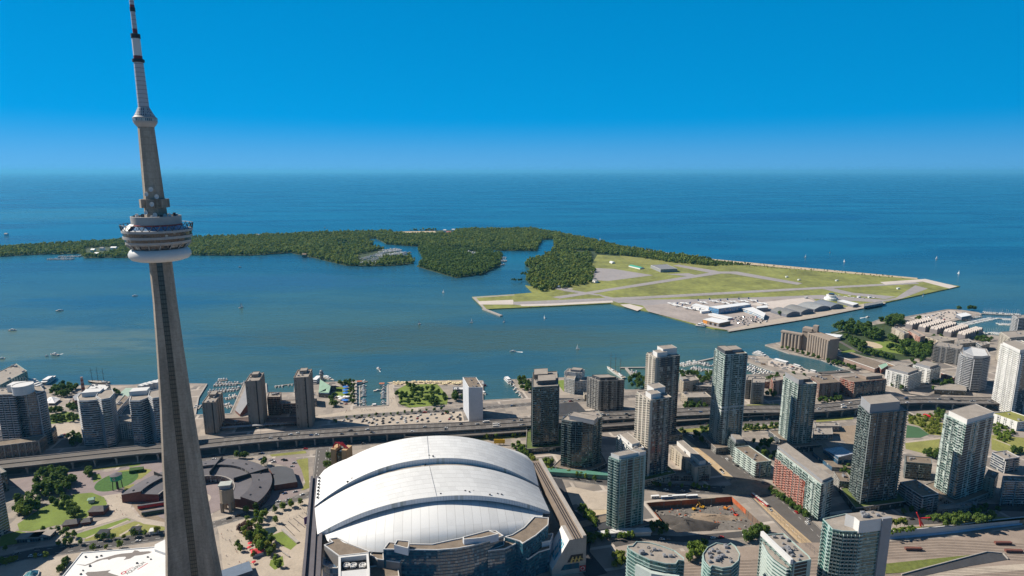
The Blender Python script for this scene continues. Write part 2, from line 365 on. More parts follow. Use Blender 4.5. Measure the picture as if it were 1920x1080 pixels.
# --- Toronto-side islands and the airfield
def isl(name, px, mat, z=0.4):
    p = W(px); b = MB(); b.prism(p, -3, z, 0); return tag(b.build(name, mat), kind='structure'), p
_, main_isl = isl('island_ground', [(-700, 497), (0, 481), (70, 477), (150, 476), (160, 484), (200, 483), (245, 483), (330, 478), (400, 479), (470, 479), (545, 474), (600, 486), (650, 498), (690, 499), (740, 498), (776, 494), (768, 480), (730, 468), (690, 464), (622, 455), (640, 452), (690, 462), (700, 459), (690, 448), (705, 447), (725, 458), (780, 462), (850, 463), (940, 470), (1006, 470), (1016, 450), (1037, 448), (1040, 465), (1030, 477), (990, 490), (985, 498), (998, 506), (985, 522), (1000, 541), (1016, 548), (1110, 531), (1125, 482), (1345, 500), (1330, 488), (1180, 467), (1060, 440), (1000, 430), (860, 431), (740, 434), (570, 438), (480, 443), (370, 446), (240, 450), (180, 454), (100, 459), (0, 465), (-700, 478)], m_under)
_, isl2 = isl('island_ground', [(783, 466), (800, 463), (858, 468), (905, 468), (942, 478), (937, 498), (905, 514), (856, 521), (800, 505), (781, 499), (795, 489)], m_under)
_, airp = isl('airfield_ground', [(885, 557), (962, 552), (999, 549), (985, 535), (1010, 540), (1105, 526), (1107, 500), (1120, 478), (1330, 492), (1500, 505), (1640, 517), (1720, 523), (1800, 537), (1740, 550), (1640, 572), (1540, 591), (1450, 606), (1370, 620), (1340, 617), (1310, 610), (1215, 584), (1160, 573), (1145, 569), (1000, 576), (908, 580)], m_air, 0.9)
def aq(name, ox, oy, s, pts, mat, z=0): return sheet(name, W(S(ox, oy, s, pts), 1), 1.0+z, mat)
for nm, z, mt, pts in [
    ('sea_wall', .05, m_conc, [(885, 557), (908, 580), (912, 579.3), (892, 557.3)]),
    ('sea_wall', .05, m_conc, [(885, 557), (964, 552), (965, 553.5), (890, 558.5)]),
    ('runway', .25, m_run, [(962, 566), (1200, 556), (1480, 541), (1716, 529), (1724, 532), (1480, 545), (1200, 561), (962, 571)]),
    ('runway', .20, m_runc, [(896, 565), (962, 562), (964, 571), (899, 571)]),
    ('taxiway', .15, m_run, [(962, 571), (1030, 566), (1150, 562), (1310, 561), (1345, 560), (1540, 553), (1660, 562), (1680, 558), (1700, 545), (1716, 535), (1740, 541), (1690, 560), (1650, 567), (1520, 560), (1400, 569), (1310, 590), (1205, 573), (1148, 564), (1100, 568), (1033, 573), (990, 574)]),
    ('runway', .30, m_runc, [(975, 571), (1030, 569.5), (1148, 563.5), (1150, 567), (1033, 573), (978, 574)]),
    ('runway', .22, m_run, [(1035, 557), (1110, 546), (1338, 510), (1352, 513), (1120, 549), (1050, 560)]),
    ('taxiway', .18, m_run, [(1336, 509), (1382, 509), (1505, 531), (1495, 534), (1370, 513), (1345, 513)]),
    ('taxiway', .18, m_run, [(1030, 536), (1080, 545), (1130, 553), (1120, 554), (1060, 546), (1025, 538)]),
    ('taxiway', .17, m_run, [(1120, 552), (1160, 560), (1190, 566), (1160, 568), (1140, 561)]),
    ('taxiway', .17, m_run, [(1250, 514), (1290, 512), (1310, 517), (1338, 512), (1336, 516), (1300, 519)]),
    ('taxiway', .17, m_run, [(1272, 496), (1340, 507), (1352, 510), (1338, 513), (1262, 498)]),
    ('taxiway', .17, m_run, [(1540, 541), (1560, 540), (1600, 549), (1680, 556), (1660, 561), (1580, 551)]),
    ('apron', .14, m_run, [(1104, 502), (1150, 504), (1225, 516), (1140, 527), (1102, 524)]),
    ('apron', .32, m_runc, [(1163, 571), (1180, 570), (1207, 577), (1195, 583), (1170, 575)]),
    ('apron', .16, M('terminal_apron', (0.33, 0.285, 0.26), 0.9, 0.2, 0.012, scale2=0.1), [(1205, 573), (1345, 563), (1520, 557), (1548, 577), (1560, 585), (1400, 610), (1365, 619), (1315, 610), (1215, 584)]),
    ('apron', .30, m_runc, [(1400, 570), (1510, 558), (1545, 572), (1470, 582)]),
    ('runway', .28, m_runc, [(1650, 529), (1735, 523), (1795, 537), (1780, 541), (1730, 528), (1660, 534)]),
    ('path', .2, m_conc, [(1363, 620), (1530, 593), (1660, 567), (1660, 569.5), (1530, 595.5), (1366, 622)]),
    ('quay_lot', .21, m_pave, [(1366, 617.5), (1420, 605), (1500, 590), (1560, 580), (1640, 566), (1660, 567.5), (1530, 594), (1366, 620)]),
    ('path', .2, m_conc, [(1040, 537), (1075, 541), (1072, 543), (1036, 539)])]:
    sheet(nm, W(pts, 1), 0.9+z, mt)
jt = MB(); q = W([(906, 579), (940, 592)]); jt.beam(q[0], q[1], 9, -3, 1.2); tag(jt.build('breakwater', m_conc), 'low concrete breakwater reaching into the harbour from the airfield corner', 'breakwater')
# runway paint
rp = MB()
a, b = at((966, 568.3), 1.2), at((1715, 530.6), 1.2); dv = (b-a).normalized()
for k in range(36): rp.beam(a+dv*(60+k*42), a+dv*(60+k*42+24), 2.2, 1.2, 1.24)
tag(rp.build('runway_paint', m_white), kind='structure')
# beach and sand along the lake side
sheet('beach', W([(1180, 464), (1340, 486), (1500, 501), (1720, 521), (1720, 523.5), (1500, 505), (1340, 490), (1180, 468)], 1), 1.2, m_sand)
sheet('meadow', W([(755, 434), (816, 433), (818, 439), (740, 438)], 1), 0.6, m_sand)
sheet('meadow', W([(1160, 478), (1230, 488), (1330, 497), (1300, 505), (1180, 492)], 1), 1.05, m_grass2)

# --- streets
def road(px, w, mat=m_asph, z=0.05, name='road', lines=True, zl=0.0):
    z += .04
    p = [at(q, zl) for q in px]
    sheet(name, strip(p, w), z, mat)
    if lines:
        mb = MB()
        for i in range(len(p)-1):
            d = p[i+1]-p[i]; L = d.length; d.normalize(); n = Vector((-d.y, d.x)); k = 0
            while k*12 < L-6:
                for o in ((-w*.25, w*.25) if w > 13 else ()):
                    mb.beam(p[i]+d*k*12+n*o, p[i]+d*(k*12+5)+n*o, .5, z+.02, z+.05)
                k += 1
            for o in (-.5*w+1, .5*w-1): mb.beam(p[i]+n*o, p[i+1]+n*o, .35, z+.02, z+.05)
        tag(mb.build('road_markings', m_white), kind='structure')
road([(-200, 1085), (0, 1052), (60, 1038), (180, 1022), (310, 1003)], 21)                          # street by the aquarium
road([(395, 985), (500, 955), (585, 925)], 15, m_asph2)                                              # street to the stadium corner
road([(370, 862), (470, 850), (610, 835), (700, 828), (1000, 812), (1130, 806), (1330, 798), (1480, 787), (1600, 781), (1700, 772)], 21, m_asph2)  # road below the expressway
road([(590, 965), (600, 900), (606, 840)], 20, m_asph2, .06)
road([(560, 790), (700, 778), (870, 768), (1000, 757), (1120, 748), (1200, 742)], 15, m_asph2, .05)            # waterfront drive
road([(1020, 885), (1140, 903), (1250, 915), (1370, 920), (1450, 922)], 24, m_asph, .05)
road([(1268, 812), (1310, 838), (1360, 872), (1420, 915), (1470, 960), (1530, 1020), (1600, 1095)], 46, m_asph2, .07)
sheet('tram_reservation', W([(1267, 816), (1276, 815), (1332, 858), (1376, 896), (1363, 899), (1312, 860)]), .12, M('tram_bed', (0.43, 0.315, 0.19), .9, .12, .08))
sheet('tram_reservation', W([(1404, 926), (1418, 925), (1470, 972), (1560, 1050), (1600, 1090), (1575, 1095), (1500, 1020), (1440, 962)]), .12, MATS['tram_bed'])
tr = MB()
for o in (0.25, 0.45, .62, .8):
    for pa, pb in (((1404, 926), (1418, 925)), ((1455, 973), (1470, 972)), ((1547, 1058), (1560, 1050))):
        pass
for o in (0.22, .36, .62, .78):
    L = [at((1404+14*o, 926-o)), at((1455+15*o, 973-o)), at((1525+17*o, 1040-4*o))]
    for i in (0, 1): tr.beam(L[i], L[i+1], .3, .13, .22)
tag(tr.build('tram_rails', M('rail_steel', (.16, .13, .11), .5, .1, .2, .6)), kind='structure')
road([(1150, 1020), (1210, 1008), (1280, 1011), (1400, 1001), (1440, 990)], 11, m_asph, .06, lines=False)
road([(1120, 1080), (1085, 1035), (1095, 985), (1060, 960), (1030, 880)], 24, m_dark, .055, lines=False)
road([(1690, 978), (1760, 975), (1840, 950), (1960, 955)], 15, m_asph, .055, lines=False)
road([(1660, 700), (1700, 738), (1745, 745), (1800, 722)], 13, m_asph, .055, lines=False)
road([(1530, 700), (1640, 690), (1760, 680), (1830, 672)], 12, m_asph2, .055, lines=False)
road([(1560, 632), (1600, 655), (1700, 690)], 10, m_asph2, .056, lines=False)
# --- car parks, squares, lawns
def pg(name, ox, oy, s, pts, mat, z): sheet(name, W(S(ox, oy, s, pts)), z, mat)
pg('parking_lot', 580, 700, 9.6, [(500, 890), (1060, 800), (1920, 740), (2500, 690), (2740, 660), (2790, 860), (1900, 900), (1000, 960)], m_pave, .03)
pg('parking_lot', 720, 640, 4, [(1300, 425), (1420, 425), (1545, 555), (1310, 575)], m_dark, .04)
pg('parking_lot', 820, 810, 4, [(880, 440), (1010, 410), (1290, 470), (1280, 580), (1110, 580), (1040, 540), (980, 560)], m_pave, .04)
pg('parking_lot', 820, 810, 4, [(1110, 590), (1280, 580), (1280, 740), (1200, 760), (1120, 650)], m_sand, .035)
pg('plaza', 580, 700, 9.6, [(90, 780), (600, 690), (870, 630), (1440, 590), (1920, 640), (1920, 700), (1000, 780), (500, 890)], m_pave, .02)
pg('plaza', 580, 700, 9.6, [(1400, 200), (1500, 200), (1560, 500), (1620, 640), (1440, 650)], m_pave, .03)
pg('parking_lot', 0, 780, 12, [(1150, 200), (1560, 170), (1830, 200), (1830, 440), (1400, 480), (1300, 440)], m_pave, .03)
pg('beach', 580, 700, 9.6, [(1400, 165), (1530, 150), (2760, 120), (2760, 200), (1900, 215), (1520, 205)], m_sand, .04)
pg('lawn', 580, 700, 9.6, [(1580, 290), (1760, 200), (2300, 190), (2500, 420), (2480, 560), (1800, 620), (1640, 560)], m_grass, .05)
pg('lawn', 580, 700, 9.6, [(470, 245), (610, 245), (720, 300), (740, 400), (640, 410), (470, 410)], m_grass, .05)
pg('lawn', 720, 640, 4, [(1290, 295), (1350, 290), (1350, 380), (1310, 330)], m_grass, .05)
pg('lawn', 0, 780, 12, [(1120, -30), (1500, -100), (1780, -20), (1790, 60), (1560, 130), (1140, 180)], m_grass, .05)
pg('lawn', 0, 690, 12, [(1080, 870), (1280, 870), (1230, 920), (1080, 950)], m_grass2, .05)
pg('plaza', 140, 690, 7.2, [(620, 330), (690, 270), (830, 270), (780, 380), (640, 385)], M('green_court', (.30, .40, .33), .8, .1, .1), .05)
c2 = (0, 810, 4)
pg('plaza', *c2, [(40, 380), (250, 330), (600, 270), (800, 300), (1240, 200), (1240, 300), (960, 460), (800, 480), (560, 470), (260, 470)], m_pink, .03)
pg('lawn', *c2, [(130, 690), (330, 560), (560, 465), (690, 455), (780, 490), (805, 540), (740, 590), (690, 610), (600, 680), (420, 700), (240, 745), (145, 740)], m_grass, .05)
pg('lawn', *c2, [(560, 770), (950, 645), (985, 660), (640, 795), (580, 790)], m_grass, .05)
pg('lawn', *c2, [(640, 800), (1010, 670), (1250, 715), (1250, 790), (900, 820), (630, 825)], m_grass2, .05)
pg('lawn', *c2, [(680, 280), (1000, 230), (960, 255), (700, 290)], m_grass2, .05)
pg('lawn', *c2, [(960, 255), (1060, 230), (1050, 250), (980, 265)], m_grass, .05)
pg('lawn', *c2, [(815, 330), (900, 290), (1060, 270), (1140, 285), (1060, 350), (990, 370), (930, 330)], m_grass2, .05)
sheet('lawn', [p for p in ell(*at((219, 902)), 24, 27, 28)], .06, M('flower_bed', (.05, .12, .022), .95, .3, .2))
pg('lawn', *c2, [(700, 310), (750, 320), (765, 350), (700, 380)], m_grass, .05)
pg('lawn', *c2, [(0, 860), (0, 780), (140, 740), (250, 770), (180, 830), (60, 850)], m_grass, .05)
pg('lawn', *c2, [(930, 410), (1000, 390), (1010, 400), (935, 450)], m_grass2, .05)
pg('path', *c2, [(770, 480), (900, 460), (990, 500), (985, 570), (1040, 640), (1250, 680), (1250, 712), (1080, 690), (950, 635), (560, 750), (550, 738), (850, 630), (820, 560), (800, 505)], m_pave, .07)
pg('path', *c2, [(640, 795), (960, 660), (968, 668), (650, 802)], m_pave, .07)
pg('path', *c2, [(890, 775), (1040, 690), (1052, 695), (905, 782)], m_pave, .07)
pg('plaza', *c2, [(100, 890), (450, 830), (1250, 770), (1250, 790), (700, 840), (120, 940)], m_pave, .025)
pg('plaza', *c2, [(-40, 1080), (30, 960), (330, 960), (620, 900), (430, 1090), (-40, 1120)], m_pave, .025)
pg('yard', *c2, [(985, 540), (1240, 500), (1245, 680), (1060, 640)], m_earth, .04)
c4 = (380, 810, 4)
pg('plaza', *c4, [(90, 640), (560, 560), (820, 490), (770, 830), (740, 1080), (160, 1090), (120, 760)], m_pave, .022)
pg('lawn', *c4, [(500, 780), (600, 745), (710, 840), (660, 885), (590, 850)], m_grass, .06)
pg('lawn', *c4, [(700, 210), (790, 195), (800, 420), (740, 440), (770, 380), (740, 280)], m_grass2, .06)
pg('lawn', *c4, [(500, 170), (770, 140), (780, 160), (520, 185)], m_grass2, .06)
pg('plaza', *c4, [(340, 205), (700, 190), (760, 330), (740, 400), (640, 260), (440, 210)], m_pink, .03)
pg('yard', *c4, [(420, 550), (540, 430), (740, 410), (720, 470), (560, 530)], m_pink, .035)
pg('lawn', *c4, [(510, 960), (600, 930), (610, 1000), (540, 1035), (500, 1000)], m_grass, .06)
# right-hand parks and rail yard
hz7 = (1680, 760, 7.71)
pg('lawn', *hz7, [(130, 545), (640, 470), (600, 700), (420, 700), (140, 630)], m_grass2, .05)
pg('lawn', *hz7, [(160, 285), (330, 320), (480, 420), (350, 470), (140, 470)], M('turf_pitch', (.05, .115, .05), .95, .08, .05), .05)
pg('lawn', *hz7, [(190, 150), (600, 140), (680, 240), (680, 440), (480, 420), (330, 300), (180, 260)], m_grass2, .045)
pg('path', *hz7, [(140, 525), (640, 462), (645, 488), (140, 545)], m_pave, .08)
pg('path', *hz7, [(400, 170), (510, 175), (680, 240), (680, 262), (490, 200), (395, 185)], m_pave, .08)
pg('lawn', *hz7, [(1380, 430), (1850, 470), (1900, 700), (1700, 730), (1380, 640)], m_grass2, .05)
pg('path', *hz7, [(1385, 480), (1420, 485), (1830, 640), (1800, 645)], m_pave, .08)
c9 = (1440, 560, 4)
pg('lawn', *c9, [(730, 335), (900, 310), (1060, 370), (1020, 420), (900, 400), (760, 370)], m_grass, .05)
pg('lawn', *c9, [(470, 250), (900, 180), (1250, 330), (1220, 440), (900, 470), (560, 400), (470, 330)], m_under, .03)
sheet('infield', ell(*at((1630, 646)), 26, 32, 20), .09, m_sand)
pg('lawn', *c9, [(540, 400), (640, 380), (660, 400), (560, 420)], m_grass, .06)
pg('parking_lot', *c9, [(1060, 140), (1370, 85), (1520, 110), (1330, 175), (1120, 165)], M('gravel_lot', (.44, .38, .33), .9, .18, .05), .03)
pg('parking_lot', *c9, [(0, 470), (50, 450), (380, 560), (250, 560), (0, 500)], MATS['gravel_lot'], .03)
pg('plaza', 1440, 770, 8.31, [(720, 150), (1000, 190), (1130, 240), (1380, 230), (1340, 620), (1100, 400), (720, 300)], m_earth, .03)
c10 = (1440, 810, 4)
m_rail = M('ballast', (.27, .215, .175), .95, .14, .05, scale2=.6)
pg('rail_yard', *c10, [(-700, 900), (300, 830), (900, 830), (1400, 790), (2000, 700), (2000, 1400), (-700, 1400)], m_rail, .06)
rl = MB(); sl = MB()
for k in range(17):
    v0 = 832+k*20
    if 960 < v0 < 1030: continue
    L = W(S(*c10, [(860, v0), (1300, v0-22), (1560, v0-10), (1990, v0+18)]))
    for i in range(3):
        d = (L[i+1]-L[i]).normalized(); n = Vector((-d.y, d.x))
        for o in (-.8, .8): rl.beam(L[i]+n*o, L[i+1]+n*o, .3, .1, .28)
        sl.beam(L[i], L[i+1], 3.0, .07, .09)
for k in range(7):
    L = W([(1175, 1062+k*5), (1535, 1046+k*6)])
    d = (L[1]-L[0]).normalized(); n = Vector((-d.y, d.x))
    for o in (-.8, .8): rl.beam(L[0]+n*o, L[1]+n*o, .3, .1, .28)
    sl.beam(L[0], L[1], 3.0, .07, .09)
tag(rl.build('railway_rails', MATS['rail_steel']), kind='structure'); tag(sl.build('railway_sleepers', M('sleeper_bed', (.085, .060, .050), .95, .2, .4)), kind='structure')
pg('lawn', *c10, [(880, 990), (1120, 965), (1560, 920), (1480, 950), (1100, 1050), (880, 1065)], M('rough_grass', (.12, .14, .03), .95, .3, .2), .32)
pg('underpass', *c10, [(1000, 1075), (1240, 1010), (1640, 905), (1760, 915), (1800, 960), (1500, 1010), (1150, 1085)], m_dark, .34)
pg('path', *c10, [(1000, 1090), (1500, 1020), (1990, 985), (1990, 1030), (1500, 1075), (1200, 1110)], m_pave, .1)
# ================================================================ THE TALL TOWER
m_steel = M('grey_steel', (.22, .23, .25), .5, .12, .3, .3)
m_black = M('black_metal', (.02, .02, .024), .5, .1, .3)
m_red = M('red_paint', (.45, .02, .03), .5, .08, .2)
m_dred = M('dark_red_paint', (.17, .018, .022), .5, .1, .2)
def tower_concrete():
    m, nt, b = newmat('tower_concrete')
    g = N(nt, 'ShaderNodeNewGeometry'); mp = N(nt, 'ShaderNodeMapping'); mp.inputs['Scale'].default_value = (.12, .12, .018); nt.links.new(g.outputs['Position'], mp.inputs[0])
    st = noise(nt, 1, 5, .65, mp.outputs[0]); sp = noise(nt, .5, 4, .6)
    sep = N(nt, 'ShaderNodeSeparateXYZ'); nt.links.new(g.outputs['Position'], sep.inputs[0])
    lift = math_n(nt, 'LESS_THAN', math_n(nt, 'FRACT', math_n(nt, 'DIVIDE', sep.outputs[2], 5.5)), .08)
    c = ramp(nt, math_n(nt, 'ADD', math_n(nt, 'MULTIPLY', st, .7), math_n(nt, 'MULTIPLY', sp, .3)), [(.36, (.17, .14, .108)), (.5, (.28, .233, .185)), (.64, (.39, .33, .265))])
    nt.links.new(mix_c(nt, math_n(nt, 'MULTIPLY', lift, .3), c, (.12, .10, .085)), b.inputs['Base Color']); b.inputs['Roughness'].default_value = .9
    return m
m_tc = tower_concrete()
TX, TY = -298.6, 503.4
tower = thing('observation_tower', 'very tall concrete tower with a round white-ringed pod and needle antenna', 'tower', (TX, TY, 0))
A0 = math.atan2(-.85, .527)-R(17)                        # the groove that faces north
def tring(z, r, tl, dc, ws):
    o = []
    for k in range(3):
        g = A0+k*2*math.pi/3; n = Vector((math.cos(g), math.sin(g))); t = Vector((-n.y, n.x))
        o += [n*dc-t*ws/2, n*dc+t*ws/2]
        l = g+math.pi/3; n = Vector((math.cos(l), math.sin(l))); t = Vector((-n.y, n.x))
        o += [n*r-t*tl/2, n*r+t*tl/2]
    return [Vector((TX+p.x, TY+p.y, z)) for p in o]
prof = [(0, 36, 8.5, 8.5, 7), (28, 31, 8.2, 8.3, 7), (70, 26.3, 8, 8, 7), (112, 22.6, 7.6, 7.8, 6.8), (150, 20, 7.3, 7.6, 6.5), (202, 16, 7, 7.2, 6.1), (252, 13, 6.6, 6.9, 5.8), (300, 10.9, 6.4, 6.7, 5.6), (336, 10.3, 6.2, 6.6, 5.4)]
sh = MB(); gl = MB()
rings = [tring(*p) for p in prof]
for a, b in zip(rings, rings[1:]):
    u = 0
    for i in range(12):
        j = (i+1) % 12; L = (a[i]-a[j]).length
        (gl if i % 4 == 0 else sh).face([a[i], a[j], b[j], b[i]], 0, [(u, a[i].z), (u+L, a[i].z), (u+L, b[i].z), (u, b[i].z)]); u += L
sh.build('shaft', [m_tc], tower)
gl.build('lift_glazing', [facade('lift_glass', (.008, .015, .014), (.022, .030, .028), 2.2, 4, .25, .16, .0, .3, tint2=(.014, .024, .022), tilt=.01)], tower)
up = MB()
hexr = lambda r, z: [Vector((TX+r*math.cos(A0+k*math.pi/3+.5), TY+r*math.sin(A0+k*math.pi/3+.5), z)) for k in range(6)]
hr = [hexr(10.6, 368), hexr(9.2, 390), hexr(7.7, 432), hexr(7.2, 446)]
for a, b in zip(hr, hr[1:]):
    for i in range(6): up.face([a[i], a[(i+1) % 6], b[(i+1) % 6], b[i]])
up.build('upper_shaft', [m_tc], tower)
m_rad = M('white_radome', (.58, .57, .555), .5, .04, .1); m_podc = M('pod_metal', (.36, .345, .33), .6, .08, .2); m_podg = facade('pod_glass', (.012, .012, .014), (.05, .05, .05), 2.4, 3, 0, .08, .05, .1)
m_bglass = facade('blue_glass_band', (.05, .10, .17), (.3, .32, .35), 2.6, 6, .1, .06, .05, .1)
def lat(name, pr, mat, n=64, smooth=True, cap=False): return MB().lathe(TX, TY, pr, n, cap=cap).build(name, [mat], tower, smooth)
lat('radome', [(12, 334), (20, 333.6), (25, 335), (27.4, 337.6), (27.6, 339.8), (26.2, 342.4), (24, 344)], m_rad)
lat('lower_deck', [(23, 344.4), (23.5, 347.4), (26.6, 347.8), (28.4, 349), (28.6, 350.6)], m_podc)
for z0, z1, r0, r1 in ((344.6, 347.6, 24.2, 26.4), (350.4, 353.3, 28.3, 29.2), (354.9, 358.4, 29.6, 30)): lat('window_band', [(r0, z0), (r1, z1)], m_podg, smooth=False)
for z0, z1, r in ((353.1, 355.1, 30.2), (358.2, 360, 30.8)): lat('deck_rim', [(r-2, z0), (r, z0), (r, z1), (r-3, z1)], m_podc)
lat('canopy', [(30.3, 359.6), (27, 360.2), (22.6, 363.2)], m_bglass)
cs = MB()
for i in range(24):                                       # the pale shell over the east side of the deck
    for k, (r0, z0, r1, z1) in enumerate([(29.6, 360, 27.4, 362.2), (27.4, 362.2, 22.4, 365)]):
        a, b = math.pi-.9+i*2.0/24, math.pi-.9+(i+1)*2.0/24
        cs.face([(TX+r*math.cos(t), TY+r*math.sin(t), z) for r, t, z in ((r0, a, z0), (r0, b, z0), (r1, b, z1), (r1, a, z1))])
cs.build('canopy_shell', [m_rad], tower, True)
lat('red_band', [(21.6, 362.6), (22.3, 363), (22.3, 364.2), (21.6, 364.4)], m_red)
lat('drum', [(21.8, 364.2), (22, 371), (21, 371.2), (21, 369.6)], m_podc)
MB().lathe(TX, TY, [(21, 369.7), (6, 369.9)], 40).build('pod_roof', [m_conc], tower)
lt = MB()
for k in range(30):                                       # the lattice of arms round the deck edge
    a, b, c = [2*math.pi*(k+d)/30 for d in (0, .5, 1)]
    P = lambda r, t, z: (TX+r*math.cos(t), TY+r*math.sin(t), z)
    lt.tube(P(30.6, a, 360), P(31.6, b, 364.5), .3, n=4); lt.tube(P(31.6, b, 364.5), P(30.6, c, 360), .3, n=4); lt.tube(P(31.6, b, 364.5), P(31.6, b+.2, 364.5), .2, n=4)
lt.build('edge_lattice', [m_black], tower)
for k in range(18):
    a = 2*math.pi*k/18; st = MB(); st.tube((TX+24.6*math.cos(a), TY+24.6*math.sin(a), 344.5), (TX+28.6*math.cos(a+.05), TY+28.6*math.sin(a+.05), 348.6), .45, n=5); st.build('strut', [m_podc], tower)
bx = MB()
for k in range(6):
    a = A0+k*math.pi/3; bx.box(TX+10.3*math.cos(a), TY+10.3*math.sin(a), 378, 385, 4.4, 6.5, a, 0)
bx.build('equipment_box', [m_tc], tower)
dishm = MB().lathe(0, 0, [(0, 0), (1.6, .4), (2, 1.2), (1.9, 1.3), (0, .6)], 14, cap=False).mesh('dish', [m_rad])
for k, (dz, da, rr) in enumerate([(372, .2, 9.6), (374, -.5, 10.4), (387, .5, 9.2), (389, -.35, 9), (381, .1, 12.6), (371, .9, 12), (393, .1, 8.8)]):
    a = A0+da; o = put(dishm, 'dish', (TX+rr*math.cos(a), TY+rr*math.sin(a), dz), 0, 1, tower); o.rotation_euler = (R(80), 0, a+math.pi/2)
for k in range(14):
    a = 2*math.pi*k/14+.1; MB().box(TX+18*math.cos(a), TY+18*math.sin(a), 369.8, 372+random.random()*1.4, 2.2, 1.8, a).build('roof_unit', [m_rad if k % 2 else m_black], tower)
lat('sky_deck', [(7.2, 443), (9.4, 445.5), (10.2, 446.8), (10.4, 450.4), (9.6, 450.8), (8.6, 452)], m_podc, 36)
lat('sky_deck_windows', [(10.45, 447.6), (10.55, 449.6)], facade('skydeck_glass', (.03, .04, .05), (.4, .4, .4), 1.6, 3, 0, .2, .2, .1), 36, False)
lat('sky_deck_cone', [(8.8, 451.8), (6.8, 455), (4.9, 458.5)], facade('cone_panels', (.05, .06, .08), (.5, .5, .5), 2.0, 2.2, .2, .35, .3, .3), 36)
def mast_bands():
    m, nt, b = newmat('mast_bands'); g = N(nt, 'ShaderNodeNewGeometry'); sep = N(nt, 'ShaderNodeSeparateXYZ'); nt.links.new(g.outputs['Position'], sep.inputs[0])
    l = math_n(nt, 'LESS_THAN', math_n(nt, 'FRACT', math_n(nt, 'DIVIDE', sep.outputs[2], 3.3)), .12)
    nt.links.new(mix_c(nt, l, (.40, .41, .44), (.17, .175, .19)), b.inputs['Base Color']); b.inputs['Roughness'].default_value = .6; return m
m_mast = mast_bands()
for nm, pr, mt in [('mast_section', [(4.7, 458), (4.0, 493)], m_mast), ('mast_collar', [(4.4, 493), (5.2, 493.4), (5.2, 495.4), (3.8, 495.6)], m_black), ('red_band', [(3.7, 495.5), (3.7, 498)], m_dred),
                   ('mast_section', [(3.6, 498), (3.5, 511)], m_rad), ('mast_collar', [(3.6, 511), (4.0, 511.2), (4.0, 514.4), (2.4, 514.8)], m_black), ('red_band', [(2.0, 514.6), (2.0, 518)], m_dred),
                   ('mast_section', [(2.1, 518), (1.9, 531)], m_mast), ('mast_collar', [(2.3, 531), (2.3, 534)], m_black), ('red_band', [(1.9, 534), (1.9, 536)], m_dred), ('mast_section', [(1.9, 536), (1.7, 550)], m_mast), ('mast_tip', [(1, 550), (.3, 556)], m_red)]:
    lat(nm, pr, mt, 20, True, True)

tower.scale = (.85, .85, 1)
# ================================================================ THE STADIUM
def membrane(name, du, dv, col=(.70, .70, .685)):
    m, nt, b = newmat(name); uv = N(nt, 'ShaderNodeUVMap'); sep = N(nt, 'ShaderNodeSeparateXYZ'); nt.links.new(uv.outputs[0], sep.inputs[0])
    fu = math_n(nt, 'LESS_THAN', math_n(nt, 'FRACT', math_n(nt, 'DIVIDE', sep.outputs[0], du)), .35/du); fv = math_n(nt, 'LESS_THAN', math_n(nt, 'FRACT', math_n(nt, 'DIVIDE', sep.outputs[1], dv)), .55/dv)
    cell = N(nt, 'ShaderNodeCombineXYZ'); nt.links.new(math_n(nt, 'FLOOR', math_n(nt, 'DIVIDE', sep.outputs[0], du)), cell.inputs[0]); nt.links.new(math_n(nt, 'FLOOR', math_n(nt, 'DIVIDE', sep.outputs[1], dv)), cell.inputs[1])
    w = N(nt, 'ShaderNodeTexWhiteNoise'); nt.links.new(cell.outputs[0], w.inputs[0])
    d = noise(nt, .03, 5, .7)
    c = ramp(nt, math_n(nt, 'ADD', math_n(nt, 'MULTIPLY', d, .7), math_n(nt, 'MULTIPLY', w.outputs[0], .3)), [(.25, tuple(x*.86 for x in col)), (.6, col)])
    nt.links.new(mix_c(nt, math_n(nt, 'MULTIPLY', math_n(nt, 'MAXIMUM', math_n(nt, 'MULTIPLY', fu, .35), fv), .55), c, (.38, .37, .35)), b.inputs['Base Color'])
    b.inputs['Roughness'].default_value = .7; b.inputs['Specular IOR Level'].default_value = .25; return m
m_roof = membrane('roof_membrane', 8, 7.5); m_dome = membrane('dome_membrane', 60, 9.5)
ZT = 40
V = lambda p, z=ZT: at(p, z)
LA, RA, LF, RF = V((590, 949)), V((1010, 911)), V((595, 897)), V((1000, 868))
LB, RB = V((595, 1002)), V((1031, 960)); LJ, RJ = V((590, 953)), V((1010, 914))
Lend, Rend = V((583, 1080)), V((1078, 1010))
stadium = thing('stadium', 'white domed stadium with stepped arched roof panels beside the tall tower', 'stadium', ((LF.x+RB.x)/2, (LF.y+RB.y)/2, 0))
NA = 56
def arch(L, Rr, zp, z0=ZT, p=2.2, n=NA):
    o = []
    for i in range(n+1):
        t = i/n; q = L.lerp(Rr, t); o.append(Vector((q.x, q.y, z0+(zp-z0)*(1-abs(2*t-1)**p))))
    return o
def loft(mb, rows, m=0, us=None, swap=False):
    vv = 0
    for a, b in zip(rows, rows[1:]):
        dv = (a[len(a)//2]-b[len(b)//2]).length; u = 0
        for i in range(len(a)-1):
            du = (a[i+1]-a[i]).length
            q = [(u, vv), (u+du, vv), (u+du, vv+dv), (u, vv+dv)]
            mb.face([a[i], a[i+1], b[i+1], b[i]], m, [(y, x) for x, y in q] if swap else q); u += du
        vv += dv
    return mb
def lerp_rows(a, b, n): return [[p.lerp(q, k/n) for p, q in zip(a, b)] for k in range(n+1)]
aA, aF = arch(LA, RA, 86), arch(LF, RF, 86)
aB, aJ = arch(LB, RB, 70.5), arch(LJ, RJ, 79.3)
nb = Vector((-(RF-LF).y, (RF-LF).x)).normalized()
south = []
